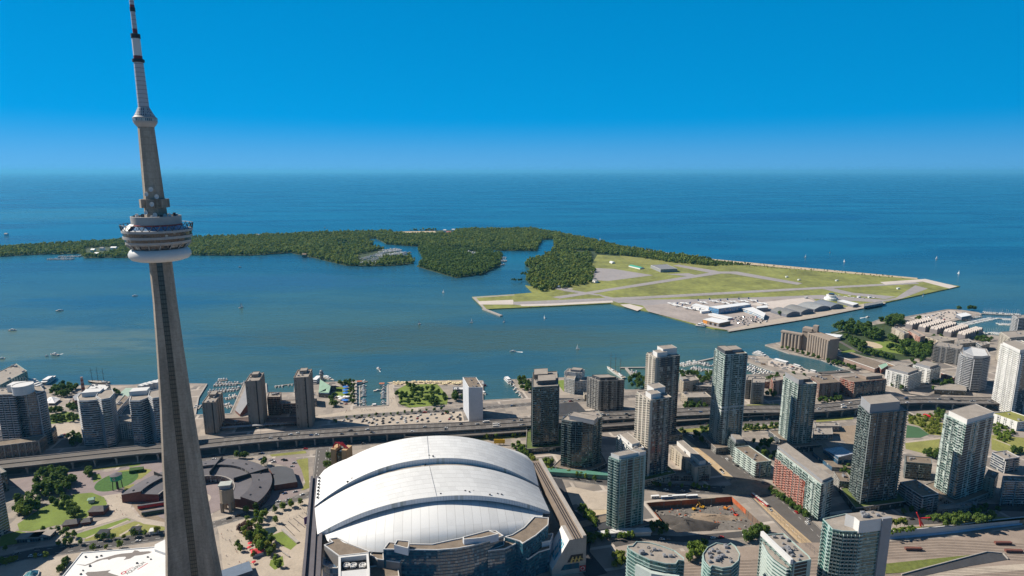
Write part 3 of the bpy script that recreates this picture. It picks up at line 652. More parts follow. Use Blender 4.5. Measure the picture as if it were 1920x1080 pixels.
for k in range(7):
    s = k/6; south.append([Vector((p.x+nb.x*75*s*(1-abs(2*i/NA-1)**2)**.5, p.y+nb.y*75*s*(1-abs(2*i/NA-1)**2)**.5, ZT+(p.z-ZT)*(1-s**1.06))) for i, p in enumerate(aF)])
loft(MB(), lerp_rows(aA, aF, 4)).build('roof_panel', [m_roof], stadium, True)
loft(MB(), lerp_rows(aB, aJ, 5)).build('roof_panel', [m_roof], stadium, True)
loft(MB(), south).build('roof_panel', [m_dome], stadium, True)
nf = -nb
cA = [Vector((p.x, p.y, ZT+(p.z-ZT)*.955-.8)) for p in arch(LB.lerp(RB, .03), LB.lerp(RB, .97), 66, p=1.75)]
front = []
for k in range(11):
    s = k/10; front.append([Vector((p.x+nf.x*47*s*(1-abs(2*i/NA-1)**2)**.5+nb.x*14*(1-s), p.y+nf.y*47*s*(1-abs(2*i/NA-1)**2)**.5+nb.y*14*(1-s), ZT+(p.z-ZT)*math.sqrt(max(0, 1-s*s)))) for i, p in enumerate(cA)])
fr = MB()
for k in range(10):
    for i in range(NA): fr.face([front[k][i], front[k+1][i], front[k+1][i+1], front[k][i+1]], 0, [(k*8, i*4.4), (k*8+8, i*4.4), (k*8+8, i*4.4+4.4), (k*8, i*4.4+4.4)])
fr.build('front_dome', [m_dome], stadium, True)
m_lip = facade('roof_edge_metal', (.62, .62, .63), (.50, .50, .51), 3.0, 60, 0, .12, .05, .6, 1.3, (.66, .66, .67)); m_under = M('roof_underside', (.50, .53, .58), .7, .08, .1)
def fascia(arcv, dz, m):
    mb = MB(); u = 0
    for a, b in zip(arcv, arcv[1:]):
        L = (b-a).length; a0 = max(ZT-2, a.z-dz); b0 = max(ZT-2, b.z-dz)
        mb.face([(a.x, a.y, a0), (b.x, b.y, b0), b, a], 0, [(u, 0), (u+L, 0), (u+L, dz), (u, dz)]); u += L
    return mb.build('roof_edge', [m], stadium)
off = lambda arr, d: [Vector((p.x+nf.x*d, p.y+nf.y*d, p.z)) for p in arr]
fascia(off(aA, .1), 7.5, m_lip); fascia(off(aB, .1), 5.2, m_lip)
ub = [Vector((p.x, p.y, max(ZT-2, p.z-5.2))) for p in off(aB, .1)]; ui = [Vector((p.x+nb.x*13, p.y+nb.y*13, max(ZT-3, ZT+(p.z-ZT)*.9-8))) for p in aB]
loft(MB(), [ui, ub]).build('roof_underside', [m_under], stadium)
for i in (28,):                                         # bolted joints and walkways over the panels
    for a, b in ((aA, aF), (aB, aJ)):
        cb = MB(); cb.tube(a[i]+Vector((0, 0, .5)), b[i]+Vector((0, 0, .3)), .16, n=4); cb.build('cable_run', [m_steel], stadium)
unit = MB().box(0, 0, 0, 1.8, 2.6, 2).mesh('roof_fitting', [m_black])
for arr, idx in ((aA, (8, 9, 28, 29)), (aJ, (28, 27)), (aB, (29, 35, 36, 37, 41, 43, 44))):
    for i in idx:
        p = arr[i]+Vector((nb.x, nb.y, 0))*random.uniform(2, 9); put(unit, 'roof_fitting', (p.x, p.y, arr[i].z-.2+random.random()*.8), random.random(), random.uniform(.45, .8), stadium)
for k in range(7):
    p = LF.lerp(LA, .1+k*.12); put(unit, 'roof_fitting', (p.x+3, p.y, ZT+3.5), .2, .9, stadium)
m_stc = M('stadium_concrete', (.24, .225, .215), .85, .12, .08); m_blueg = facade('blue_mirror_glass', (.012, .05, .085), (.022, .07, .11), 2.4, 3.4, .28, .06, .10, .08, 2.0, (.02, .12, .17), (.10, .22, .28), tilt=.02)
m_roofbr = M('gravel_roof', (.195, .155, .118), .95, .2, .12, scale2=.7); m_roofgr = M('pale_gravel_roof', (.29, .255, .22), .95, .16, .12, scale2=.7)
m_trim = M('white_trim', (.62, .61, .59), .6, .06, .2)
st = MB(); st.prism([LF, RF, RB, RB.lerp(LB, .2)+nf*28, RB.lerp(LB, .5)+nf*42, RB.lerp(LB, .8)+nf*28, LB], 0, ZT-4, 0); st.build('lower_wall', [m_stc], stadium)
tl = MB(); e = (Lend-LF).normalized(); n = Vector((-e.y, e.x))
for o, w, z in ((-7, 3, 41), (0, 4.5, 39.8), (6.5, 2.6, 41.2)): tl.beam(LF-e*6+n*-o, Lend+e*40+n*-o, w, 30, z)
tl.beam(LF-e*6, Lend+e*40, 13, 26, 38.2); tl.build('track_beam', [M('dark_track', (.11, .10, .11), .8, .15, .1)], stadium)
e2 = (Rend-RF).normalized(); n2 = Vector((-e2.y, e2.x)); tr = MB()
tr.beam(RF-e2*6+n2*5, Rend+n2*5, 14, 26, 39.6); tr.build('track_beam', [M('brown_track', (.22, .175, .14), .85, .15, .1)], stadium)
tp = MB(); tp.beam(RF-e2*6+n2*10.5, Rend+n2*10.5, 3.6, 39.5, 42.2); tp.build('track_parapet', [m_conc], stadium)
for o in (.5, 3, 6):
    t = MB(); t.beam(RF+n2*o, Rend+n2*o, .6, 39.7, 40.3); t.build('track_rail', [m_black], stadium)
def block(name, px, z, mwall, mroof, parent, z0=0, para=True, trim=None, conv=None):
    poly = conv if conv else [at(p, z) for p in px]
    mb = MB(); mb.prism(poly, z0, z, 0, 1); o = mb.build(name, [mwall, mroof], parent)
    if para: q = MB(); q.ring(poly, -.7, z, z+1.1); q.build('parapet', [trim or m_trim], parent)
    return poly
h8 = (570, 980, 8); k6 = (820, 810, 4)
block('hotel_wing', S(*h8, [(1190, 410), (1270, 300), (1600, 328), (1920, 332)])+S(*k6, [(100, 815), (190, 797), (390, 742), (440, 745), (497, 783), (400, 818), (270, 855), (150, 878), (0, 890)]), 50, m_blueg, m_roofbr, stadium)
block('penthouse', S(*h8, [(1350, 345), (1395, 270), (1580, 285), (1575, 350), (1560, 398)]), 55, m_under, m_roofbr, stadium, 48)
block('penthouse', S(*k6, [(190, 793), (385, 741), (460, 770), (330, 800), (200, 812)]), 55, m_under, m_roofbr, stadium, 48)
block('side_wing', S(*h8, [(300, 345), (425, 300), (375, 250), (500, 230), (700, 330), (990, 440), (965, 462), (525, 512)]), 43, m_stc, m_roofbr, stadium)
block('side_wing', S(*k6, [(505, 790), (560, 775), (650, 720), (725, 640), (835, 648), (832, 700), (740, 780), (640, 842), (620, 825)]), 44, m_blueg, m_roofbr, stadium)
block('stair_block', S(*h8, [(985, 485), (1058, 410), (1188, 432), (1195, 560), (1455, 578), (1440, 605), (1100, 560)]), 38, m_stc, m_roofbr, stadium)
block('stair_block', S(*k6, [(378, 895), (495, 848), (500, 800), (620, 828), (508, 880)]), 40, m_blueg, m_roofbr, stadium)
block('stair_block', S(*k6, [(630, 940), (760, 850), (845, 850), (845, 880), (760, 905), (680, 960)]), 25, m_blueg, m_roofbr, stadium)
block('stair_block', S(*k6, [(755, 838), (770, 775), (870, 765), (850, 820)]), 30, m_under, m_roofgr, stadium)
block('low_roof', S(*h8, [(985, 665), (1400, 618), (1432, 820), (985, 840)]), 30, m_stc, m_roofbr, stadium)
block('low_roof', S(*h8, [(285, 535), (510, 525), (510, 690), (380, 690), (270, 640)]), 30, m_bglass, m_bglass, stadium)
ft = [at(p, 44) for p in S(*h8, [(515, 508), (968, 460), (985, 700), (985, 850), (515, 870)])]
mb = MB(); mb.prism(ft, 0, 39, 0, 1); mb.build('plant_tower', [m_podc, m_black], stadium)
q = MB(); q.ring(ft, -2.2, 0, 44); q.build('plant_frame', [m_trim], stadium)
s0 = [at(p, 44) for p in S(*h8, [(560, 720), (975, 680), (975, 850), (520, 870)])]; q = MB(); q.prism(s0, 38, 43.4); q.build('white_roof', [m_rad], stadium)
fan = MB().lathe(0, 0, [(3.4, 0), (3.4, 1.6), (2.9, 1.7), (2.8, .7), (0, .7)], 16, cap=False); fan.box(0, 0, .8, 1.2, 5.4, .5); fan.box(0, 0, .8, 1.2, .5, 5.4)
fanm = fan.mesh('roof_fan', [m_trim])
for x in (640, 740, 880): p = at(S(*h8, [(x, 640)])[0], 40); put(fanm, 'roof_fan', (p.x, p.y, 39.2), .3, 1, stadium)
# the sloping end building under the west track
c0 = Rend; X = n2; P3 = lambda a, b, z: Vector((c0.x+X.x*a-e2.x*b, c0.y+X.y*a-e2.y*b, z))
g = MB()
prf = [(-24, 8), (-6, 39.4), (12.4, 39.4), (12.4, 0), (-24, 0)]
for b0 in (-.1, 26): g.face([P3(a, b0, z) for a, z in (prf if b0 > 0 else prf[::-1])])
for i in range(5):
    (a, z), (a2, z2) = prf[i], prf[(i+1) % 5]; g.face([P3(a, -.1, z), P3(a2, -.1, z2), P3(a2, 26, z2), P3(a, 26, z)], 1 if i == 0 else 0)
g.build('end_wall', [m_conc, m_trim], stadium)
sk = MB(); sk.face([P3(-20.2, 4, 15), P3(-10, 4, 32.8), P3(-10, 16, 32.8), P3(-20.2, 16, 15)]); sk.build('skylight', [facade('teal_skylight', (.03, .16, .22), (.5, .5, .5), 4, 4, .1, .1, .2)], stadium)
op = MB(); op.face([P3(-8, -.4, 14), P3(9, -.4, 14), P3(9, -.4, 22), P3(-4, -.4, 22)]); op.face([P3(-15, -.4, 6), P3(5, -.4, 6), P3(5, -.4, 12), P3(-11, -.4, 12)], 1)
op.build('wall_opening', [m_black, m_blueg], stadium)
for a in (-4, 0, 4):
    b = MB(); b.tube(P3(a, -.9, 14), P3(a+2, -.9, 20), 1.1, .7, 6); b.tube(P3(a+1, -.9, 18), P3(a+5, -.9, 16), .6, .5, 6); b.build('wall_figure', [M('gilded_figure', (.55, .38, .12), .5, .1, .5)], stadium)
sg = MB(); sg.face([P3(5.6, -.9, 2), P3(12, -.9, 2), P3(12, -.9, 8.4), P3(5.6, -.9, 8.4)]); sg.build('wall_sign', [m_red], stadium)
em = MB()
for k in range(20):
    a, b = 2*math.pi*k/20, 2*math.pi*(k+1)/20
    em.face([P3(8.8+r*math.cos(t), -1.0, 5.2+r*math.sin(t)) for r, t in ((1.6, a), (2.4, a), (2.4, b), (1.6, b))])
em.build('sign_emblem', [m_white], stadium)
cn = MB(); L = [at(p, 8) for p in S(*k6, [(250, 1085), (390, 1040), (525, 1020), (560, 1040), (420, 1090)])]; cn.prism(L, 6, 8); cn.build('entrance_canopy', [m_conc], stadium)

# ================================================================ ROUND RAILWAY SHED
RCX, RCY = -398.2, 687.2
m_rh = M('charcoal_roof', (.115, .108, .118), .9, .14, .06); m_brick = M('dark_red_brick', (.16, .065, .05), .9, .18, .3); m_rhg = facade('shed_glass', (.02, .025, .035), (.10, .05, .04), 2.2, 5, .2, .2, .1, .25)
shed = thing('railway_shed', 'curved charcoal roofed brick railway shed bent around a round court', 'railway shed', (RCX, RCY, 0))
a0, a1 = R(-14), R(183); n = 46
def ringsec(r0, r1, z0, z1, zb, nm, mats, aa=a0, ab=a1):
    mb = MB()
    for i in range(n):
        t, u = aa+(ab-aa)*i/n, aa+(ab-aa)*(i+1)/n; c = lambda r, a, z: (RCX+r*math.cos(a), RCY+r*math.sin(a), z)
        mb.face([c(r0, t, z0), c(r1, t, z1), c(r1, u, z1), c(r0, u, z0)], 0)
        mb.face([c(r1, t, zb), c(r1, u, zb), c(r1, u, z1), c(r1, t, z1)], 1, [(r1*t, zb), (r1*u, zb), (r1*u, z1), (r1*t, z1)])
        mb.face([c(r0, u, zb), c(r0, t, zb), c(r0, t, z0), c(r0, u, z0)], 1, [(r0*u, zb), (r0*t, zb), (r0*t, z0), (r0*u, z0)])
    for a in (aa, ab):
        q = [(RCX+r*math.cos(a), RCY+r*math.sin(a), z) for r, z in ((r0, zb), (r1, zb), (r1, z1), (r0, z0))]; mb.face(q if a == aa else q[::-1], 2)
    return mb.build(nm, mats, shed)
ringsec(45, 66, 10, 11.5, 0, 'inner_roof', [m_rh, m_rhg, m_brick]); ringsec(66.2, 90, 15, 11, 0, 'outer_roof', [m_rh, m_rhg, m_brick])
ringsec(44.2, 45.4, 10.6, 10.6, 9.6, 'roof_kerb', [m_conc, m_conc, m_conc])
for a in (R(38), R(95), R(150)):
    w = MB(); p = [Vector((RCX+r*math.cos(a), RCY+r*math.sin(a))) for r in (45.5, 89.5)]; w.beam(p[0], p[1], .9, 9, 16); w.build('fire_wall', [m_black], shed)
vent = MB().box(0, 0, 0, 1.6, 1.4, 2.6).mesh('roof_vent', [m_black])
for k in range(14): a = a0+.12+k*.25; r = 78 if k % 2 else 74; put(vent, 'roof_vent', (RCX+r*math.cos(a), RCY+r*math.sin(a), 12.6), a, 1, shed)
an = [at(p, 8) for p in S(400, 860, 12, [(1365, 600), (1355, 380), (1250, 215), (1440, 165), (1640, 180), (1790, 235), (1890, 520)])]
mb = MB(); mb.prism(an, 0, 8, 0, 1); mb.build('annex', [m_brick, M('slate_roof', (.075, .078, .088), .9, .12, .08)], shed)
sheet('railway_court', ell(RCX, RCY, 44, 44, 40), .1, m_pink)
sheet('turntable', ell(RCX, RCY, 17, 17, 28), .15, m_pave)

# ================================================================ AQUARIUM
ZA = 15
aq8 = (100, 1010, 8.727)
aqp = [at(p, ZA) for p in S(*aq8, [(465, 232), (1660, 140), (1850, 20), (2300, 100), (2100, 900), (-80, 900)])]
aqua = thing('aquarium', 'low white-roofed building painted with dark shark shapes at the tower foot', 'aquarium', (aqp[0].x, aqp[0].y, 0))
m_aqr = M('white_roof', (.70, .69, .67), .8, .05, .06); mb = MB(); mb.prism(aqp, 0, ZA, 1, 0); mb.build('hall', [m_aqr, M('blue_grey_wall', (.20, .23, .28), .6, .1, .1)], aqua)
q = MB(); q.ring(aqp, -.9, ZA, ZA+.8); q.build('parapet', [m_trim], aqua)
s1 = [at(p, ZA+2) for p in S(*aq8, [(1655, 185), (1660, 110), (1860, 10), (2000, 60), (1840, 250)])]; q = MB(); q.prism(s1, ZA, ZA+3); q.build('roof_step', [m_aqr], aqua)
m_taupe = M('taupe_paint', (.19, .165, .15), .85, .08, .2)
sharks = [[(360, 415), (520, 430), (620, 395), (720, 345), (870, 305), (1010, 265), (1120, 245), (1290, 230), (1330, 190), (1380, 195), (1420, 215), (1560, 205), (1610, 215), (1570, 240), (1450, 265), (1330, 280), (1260, 325), (1150, 350), (1190, 310), (1180, 295), (1060, 300), (960, 325), (905, 350), (890, 335), (800, 345), (700, 380), (600, 420), (520, 445)],
          [(525, 570), (560, 545), (700, 540), (790, 530), (860, 525), (940, 512), (890, 550), (960, 575), (1060, 605), (1100, 660), (900, 680), (640, 660), (560, 610)]]
for k, sp in enumerate(sharks):
    mb = MB(); mb.face([(p.x, p.y, ZA+.06) for p in ccw([at(p, ZA) for p in S(*aq8, sp)])]); mb.build('roof_painting', [m_taupe], aqua)
def text(body, a, b, size, z, mat, parent, name='roof_lettering'):
    cu = bpy.data.curves.new(name, 'FONT'); cu.body = body; cu.size = 1; cu.extrude = .0
    tmp = bpy.data.objects.new('tmp', cu); COL.objects.link(tmp); bpy.context.view_layer.update()
    me = bpy.data.meshes.new_from_object(tmp.evaluated_get(bpy.context.evaluated_depsgraph_get())); bpy.data.objects.remove(tmp)
    xs = [v.co.x for v in me.vertices]; w = max(xs)-min(xs); d = b-a; k = d.length/w
    me.transform(Matrix.Diagonal((k, size, 1, 1))); me.materials.clear(); me.materials.append(mat)
    o = put(me, name, (a.x, a.y, z), math.atan2(d.y, d.x), 1, parent); return o
pa, pb = [at(p, ZA) for p in S(*aq8, [(1215, 588), (1515, 395)])]; text('AQUARIUM', pa, pb, 6.5, ZA+.07, M('black_paint', (.02, .02, .02), .8, .05), aqua)
pa, pb = [at(p, ZA) for p in S(*aq8, [(1180, 545), (1310, 470)])]; text("RIPLEY'S", pa, pb, 2.6, ZA+.07, m_red, aqua)
ln = MB(); pa, pb = [at(p, ZA) for p in S(*aq8, [(1380, 505), (1545, 400)])]; ln.beam(pa, pb, .9, ZA+.02, ZA+.07); ln.build('roof_lettering', [m_red], aqua)
lr = MB(); p = at(S(*aq8, [(1150, 560)])[0], ZA); lr.lathe(p.x, p.y, [(1.4, ZA+.07), (2.4, ZA+.08)], 16, cap=False); lr.build('roof_lettering', [m_red], aqua)
for x, y in [(530, 305), (710, 305), (785, 285), (600, 450), (485, 525), (450, 585), (1545, 305), (1595, 340), (1370, 405)]:
    p = at(S(*aq8, [(x, y)])[0], ZA); put(unit, 'roof_fitting', (p.x, p.y, ZA), random.random()*3, random.uniform(.45, .7), aqua)
gd = [at(p, 3) for p in S(0, 940, 7.71, [(330, 1080), (380, 1020), (490, 980), (560, 985), (550, 1040), (500, 1100), (420, 1130)])]
dm = thing('glass_dome', 'teal glass dome beside the walls left of the white aquarium roof', 'glass dome', (gd[0].x, gd[0].y, 0))
ctr = sum(gd, Vector((0, 0)))/len(gd); mb = MB()
for i in range(len(gd)):
    a, b = gd[i], gd[(i+1) % len(gd)]; mb.face([(a.x, a.y, 2), (b.x, b.y, 2), (ctr.x, ctr.y, 7)]); mb.wall(a, b, 0, 2)
mb.build('glazing', [facade('dome_glass', (.03, .12, .14), (.4, .45, .45), 3, 3, .06, .06, .2)], dm)
q = MB(); q.ring(gd, .5, 0, 2.3); q.build('rim', [m_trim], dm)

# ================================================================ ELEVATED EXPRESSWAY
ex = [(-716, 755), (-499, 810), (-379, 841), (-305, 855), (-200, 871), (-100, 881), (30, 901), (180, 927), (391, 951), (515, 956), (689, 994), (829, 992), (1098, 1000), (1497, 1063)]
ex = [Vector((-2200, 350))]+[Vector(p) for p in ex]+[Vector((2600, 1260))]
def smooth(P, n=6):
    o = []
    for i in range(len(P)-1):
        a, b, c, d = P[max(0, i-1)], P[i], P[i+1], P[min(len(P)-1, i+2)]
        for k in range(n):
            t = k/n; o.append(.5*((2*b)+(c-a)*t+(2*a-5*b+4*c-d)*t*t+(3*b-a-3*c+d)*t**3))
    return o+[P[-1]]
exs = smooth(ex, 8); EXW = 30
expw = thing('elevated_expressway', 'long grey elevated expressway on concrete piers crossing the whole waterfront', 'expressway', (0, 850, 0))
ZD = 12
def ribbon(P, off, w, z0, z1, name, mat, parent, top_only=False):
    mb = MB()
    L, Q = [], []
    for i, p in enumerate(P):
        d = (P[min(i+1, len(P)-1)]-P[max(i-1, 0)]).normalized(); nn = Vector((-d.y, d.x)); L.append(p+nn*(off+w/2)); Q.append(p+nn*(off-w/2))
    for i in range(len(P)-1):
        mb.face([(*Q[i], z1), (*Q[i+1], z1), (*L[i+1], z1), (*L[i], z1)])
        if not top_only:
            mb.face([(*L[i], z0), (*L[i+1], z0), (*Q[i+1], z0), (*Q[i], z0)]); mb.wall(Q[i], Q[i+1], z0, z1); mb.wall(L[i+1], L[i], z0, z1)
    return mb.build(name, [mat], parent)
ribbon(exs, 0, EXW, 10.2, ZD, 'deck', m_deck, expw); ribbon(exs, 0, EXW-6, 8.4, 10.1, 'girder', m_dark, expw)
for o in (-EXW/2+.35, EXW/2-.35): ribbon(exs, o, .6, ZD-.5, ZD+1.1, 'parapet', m_conc, expw)
ribbon(exs, 0, .7, ZD, ZD+.95, 'median_barrier', M('dark_barrier', (.10, .095, .09), .9, .1, .2), expw)
def lines(P, offs, z, parent, dash=True, w=.3):
    mb = MB(); acc = 0
    for i in range(len(P)-1):
        d = P[i+1]-P[i]; L = d.length; d.normalize(); nn = Vector((-d.y, d.x)); k = 0
        while k < L:
            for o in offs: mb.beam(P[i]+d*k+nn*o, P[i]+d*min(L, k+4.5)+nn*o, w, z+.02, z+.05)
            k += 12 if dash else 4.5
    return mb.build('lane_lines', [m_white], parent)
lines(exs[20:104], (-10.5, -6.5, -3.2, 3.2, 6.5, 10.5), ZD, expw)
acc = 0; npier = 0
pm = MB(); pm.beam((0, -12), (0, 12), 2.4, 6.8, 8.3); pm.prism(ell(0, -12.5, 1.3, 1.3, 8), 0, 8.1); pm.prism(ell(0, 12.5, 1.3, 1.3, 8), 0, 8.1); pm.beam((0, -15), (0, 15), 2, 8.2, 10.1)
pierm = pm.mesh('pier', [m_conc])
for i in range(6, len(exs)-1):
    d = exs[i+1]-exs[i]; L = d.length; d.normalize()
    while acc < L and npier < 95:
        p = exs[i]+d*acc
        if -1000 < p.x < 1400: put(pierm, 'pier', (p.x, p.y, 0), math.atan2(d.y, d.x), 1, expw); npier += 1
        acc += 27
    acc -= L
def lamp_mesh(h=10):
    mb = MB(); mb.tube((0, 0, 0), (0, 0, h), .18, .12, 5); mb.tube((0, 0, h), (0, 2.4, h+.5), .1, .08, 4); mb.box(0, 2.8, h+.3, h+.6, .5, 1.2); return mb.mesh('street_lamp', [m_steel])
lampm = lamp_mesh()
for i in range(24, 96, 3):
    d = (exs[i+1]-exs[i]).normalized(); p = exs[i]
    put(lampm, 'street_lamp', (p.x, p.y, ZD+.8), math.atan2(d.y, d.x), 1, None, 'grey street lamp on the median barrier of the elevated expressway', 'street lamp', 'lamps along the expressway median')
# the slip road that drops from the deck
rmp = smooth([at((760, 813), 11), at((870, 812), 9.5), at((1000, 806), 7), at((1140, 800), 5), at((1340, 786), 4), at((1460, 776), 6)], 6)
ramp_t = thing('slip_road', 'lower grey slip road bridge leaving the near side of the expressway', 'slip road', (rmp[12].x, rmp[12].y, 0))
ribbon(rmp, 0, 10, 5.6, 7, 'deck', m_deck, ramp_t)
for o in (-4.7, 4.7): ribbon(rmp, o, .5, 6.8, 7.9, 'parapet', m_conc, ramp_t)
for i in range(2, len(rmp), 3): c = MB(); c.prism(ell(rmp[i].x, rmp[i].y, 1, 1, 8), 0, 5.7); c.build('pier', [m_conc], ramp_t)
# ================================================================ BUILDINGS
def _unit(k):
    mb = MB()
    if k == 0: mb.box(0, 0, 0, 1.6, 2.6, 1.8); mb.lathe(0, 0, [(.6, 1.6), (.6, 1.9)], 8)
    if k == 1: mb.box(0, 0, 0, 2.2, 3.4, 2.4); mb.box(.6, 0, 2.2, 2.6, 1, 1)
    if k == 2: mb.tube((0, 0, 0), (0, 0, 1.3), .4, n=6); mb.tube((1.6, .4, 0), (1.6, .4, 1), .3, n=6); mb.tube((0, 0, 1.1), (1.6, .4, 1), .25, n=5)
    return mb.mesh('roof_unit', [M('roof_metal', (.30, .30, .31), .5, .15, .4, .3) if k != 2 else m_steel])
units = [_unit(k) for k in range(3)]
GT = {}
def fac(k):
    if k in GT: return GT[k]
    D = dict(
        teal=dict(glass=(.006, .046, .044), frame=(.12, .20, .18), tint2=(.03, .14, .13), bay=2.2, fh=3.2, sp=.10, mul=.08, blind=.18, blindcol=(.22, .32, .29)),
        green=dict(glass=(.008, .024, .025), frame=(.20, .27, .25), tint2=(.06, .12, .11), bay=2.4, fh=3.3, sp=.10, mul=.10, blind=.36, blindcol=(.52, .58, .54)),
        dark=dict(glass=(.004, .007, .010), frame=(.05, .06, .065), tint2=(.018, .038, .042), bay=2.4, fh=3.3, sp=.10, mul=.10, blind=.12, blindcol=(.26, .31, .30)),
        slate=dict(glass=(.008, .020, .034), frame=(.19, .20, .21), tint2=(.025, .05, .075), bay=2.6, fh=3.4, sp=.10, mul=.07, blind=.08),
        cream=dict(glass=(.010, .014, .018), frame=(.46, .42, .36), tint2=(.04, .05, .05), bay=2.6, fh=3.2, sp=.26, mul=.32, blind=.2),
        grey=dict(glass=(.010, .014, .018), frame=(.26, .25, .235), tint2=(.04, .045, .05), bay=2.8, fh=3.3, sp=.28, mul=.32, blind=.2),
        beige=dict(glass=(.010, .012, .014), frame=(.41, .35, .27), tint2=(.04, .045, .045), bay=2.8, fh=3.4, sp=.28, mul=.30, blind=.2),
        white=dict(glass=(.014, .020, .024), frame=(.66, .65, .62), tint2=(.05, .07, .07), bay=2.9, fh=3.2, sp=.26, mul=.40, blind=.15),
        red=dict(glass=(.012, .012, .014), frame=(.34, .10, .065), tint2=(.04, .045, .05), bay=2.8, fh=3.3, sp=.30, mul=.36, blind=.3),
        brick=dict(glass=(.012, .016, .02), frame=(.19, .105, .08), tint2=(.04, .045, .05), bay=3.0, fh=4, sp=.3, mul=.3, blind=.2),
        conc=dict(glass=(.016, .018, .02), frame=(.30, .245, .20), tint2=(.04, .04, .04), bay=7.0, fh=3.0, sp=.55, mul=.80, blind=.3),
        blue=dict(glass=(.012, .05, .10), frame=(.10, .14, .2), tint2=(.02, .09, .16), bay=3, fh=4, sp=.12, mul=.06, blind=.05),
    )[k]
    GT[k] = facade('facade_'+k, **D); return GT[k]
m_slab = {k: M('slab_'+k, c, .75, .1, .1) for k, c in dict(teal=(.32, .42, .39), green=(.44, .50, .47), dark=(.17, .195, .195), slate=(.42, .42, .43), cream=(.46, .42, .36), grey=(.29, .28, .265), beige=(.42, .37, .30), white=(.66, .65, .62), red=(.40, .28, .23), brick=(.26, .19, .16), conc=(.33, .27, .22), blue=(.2, .23, .28)).items()}
m_guard = {'g': facade('guard_glass', (.06, .09, .085), (.3, .33, .32), 1.4, 3, .0, .08, .1, .12), }
BLD = {}
def bldg(name, label, cat, roof, h, style='grey', pat={}, fh=3.3, pent=(), nunit=5, slabs=True, roofm=None, group=None, z0=0, sl=.22, panel=None, poly=None, rail=None):
    """roof: sightings of three neighbouring corners (or an outline) at roof level; h: metres or (base, top) sightings of one upright edge"""
    if isinstance(h, tuple): h = hgt(*h)
    if poly is None:
        p = [at(q, h) for q in roof]; poly = para(*p) if len(p) == 3 else p
    n = len(poly); c = sum((Vector(q) for q in poly), Vector((0, 0)))/n
    t = thing(name, label, cat, (c.x, c.y, 0), group); BLD[label] = (t, poly, h)
    mb = MB(); mb.prism(poly, z0, h, 0, 1); mb.build('glazed_wall' if style in ('teal', 'green', 'dark', 'slate', 'blue') else 'wall', [fac(style), roofm or m_roofgr], t)
    sm = m_slab[style]
    bt = {'slate': .42, 'white': .42, 'dark': .3, 'green': .28, 'teal': .3}.get(style, .2)
    if slabs:
        q = MB(); z = z0+fh
        while z < h-.5: q.ring(poly, sl, z-bt, z+bt); z += fh
        q.build('floor_bands', [sm], t)
    q = MB(); q.ring(poly, -.5, h, h+1.0); q.build('parapet', [sm], t)
    area = abs(sum(poly[i].x*poly[(i+1) % n].y-poly[(i+1) % n].x*poly[i].y for i in range(n)))/2
    sgn = 1 if sum(poly[i].x*poly[(i+1) % n].y-poly[(i+1) % n].x*poly[i].y for i in range(n)) > 0 else -1
    for e, s in pat.items():
        a, b = poly[e], poly[(e+1) % n]; d = (b-a); L = d.length; d.normalize(); nn = Vector((d.y, -d.x))*sgn; k = L/len(s); i = 0
        while i < len(s):
            ch = s[i]; j = i
            while j < len(s) and s[j] == ch and ch in 'WPDS': j += 1
            j = max(j, i+1); p, r = a+d*k*i, a+d*k*j; q = MB()
            if ch in 'WPDS':
                dep = .06 if ch == 'D' else .3 if ch == 'S' else .4; q.prism([p, r, r+nn*dep, p+nn*dep], z0, h+(.6 if ch == 'W' else 0))
                q.build('wall_panel', [fac('slate') if ch == 'S' else panel or sm if ch != 'D' else m_black], t)  # D bays: a black strip stands in for the shade of a recessed slot
            elif ch == 'F':
                m = (p+r)/2; q.prism([m-d*.35, m+d*.35, m+d*.35+nn*.7, m-d*.35+nn*.7], z0, h+.6); q.build('fin', [sm], t)
            elif ch in 'BbR':
                z = z0+fh; g = MB(); dep = 1.7 if ch != 'R' else 2.2
                p2, r2 = p+d*k*.06, r-d*k*.06
                while z < h-1:
                    q.prism([p2, r2, r2+nn*dep, p2+nn*dep], z-.15, z+.1, bottom=True)
                    o = nn*(dep-.12)
                    g.prism([p2+o, r2+o, r2+nn*dep, p2+nn*dep], z+.1, z+1.15); z += fh
                q.prism([p2, p2+d*.15, p2+d*.15+nn*dep*.95, p2+nn*dep*.95], z0, z-fh+1.1); i0 = len(q.v); q.f += [tuple(x+i0 for x in f) for f in g.f]; q.v += g.v; q.uv += g.uv; q.m += [1]*len(g.f)
                dk = MB()
                q.build('balcony_stack', [sm, (sm if ch != 'b' else m_guard['g'])], t)
            i = j
    p0, p1, p2 = poly[0], poly[1], poly[2 % n]
    for (a0, a1, b0, b1, ph, pm) in pent:
        ax, bx = p2-p1, p0-p1
        pp = [p1+ax*a+bx*b for a, b in ((a0, b0), (a1, b0), (a1, b1), (a0, b1))]
        q = MB(); q.prism(pp, h, h+ph, 0, 1); o = q.build('penthouse', [pm, m_roofgr], t)
        q = MB(); q.ring(pp, .12, h+ph-.5, h+ph+.4); q.build('penthouse_rim', [pm], t)
    ip = inset(poly, 3)
    for q in scatter(ip, nunit, 4):
        if pent and any(True for _ in ()): continue
        put(random.choice(units), 'roof_unit', (q[0], q[1], h), random.choice((0, .3, 1.6)), random.uniform(.8, 1.4), t)
    return t
m_pg = M('penthouse_grey', (.26, .265, .28), .6, .08, .1); m_pw = M('penthouse_white', (.60, .59, .57), .6, .06, .1); m_pd = M('penthouse_dark', (.07, .075, .085), .5, .1, .1); m_pt = M('penthouse_tan', (.31, .24, .19), .8, .1, .1)
C = 'condominium tower'
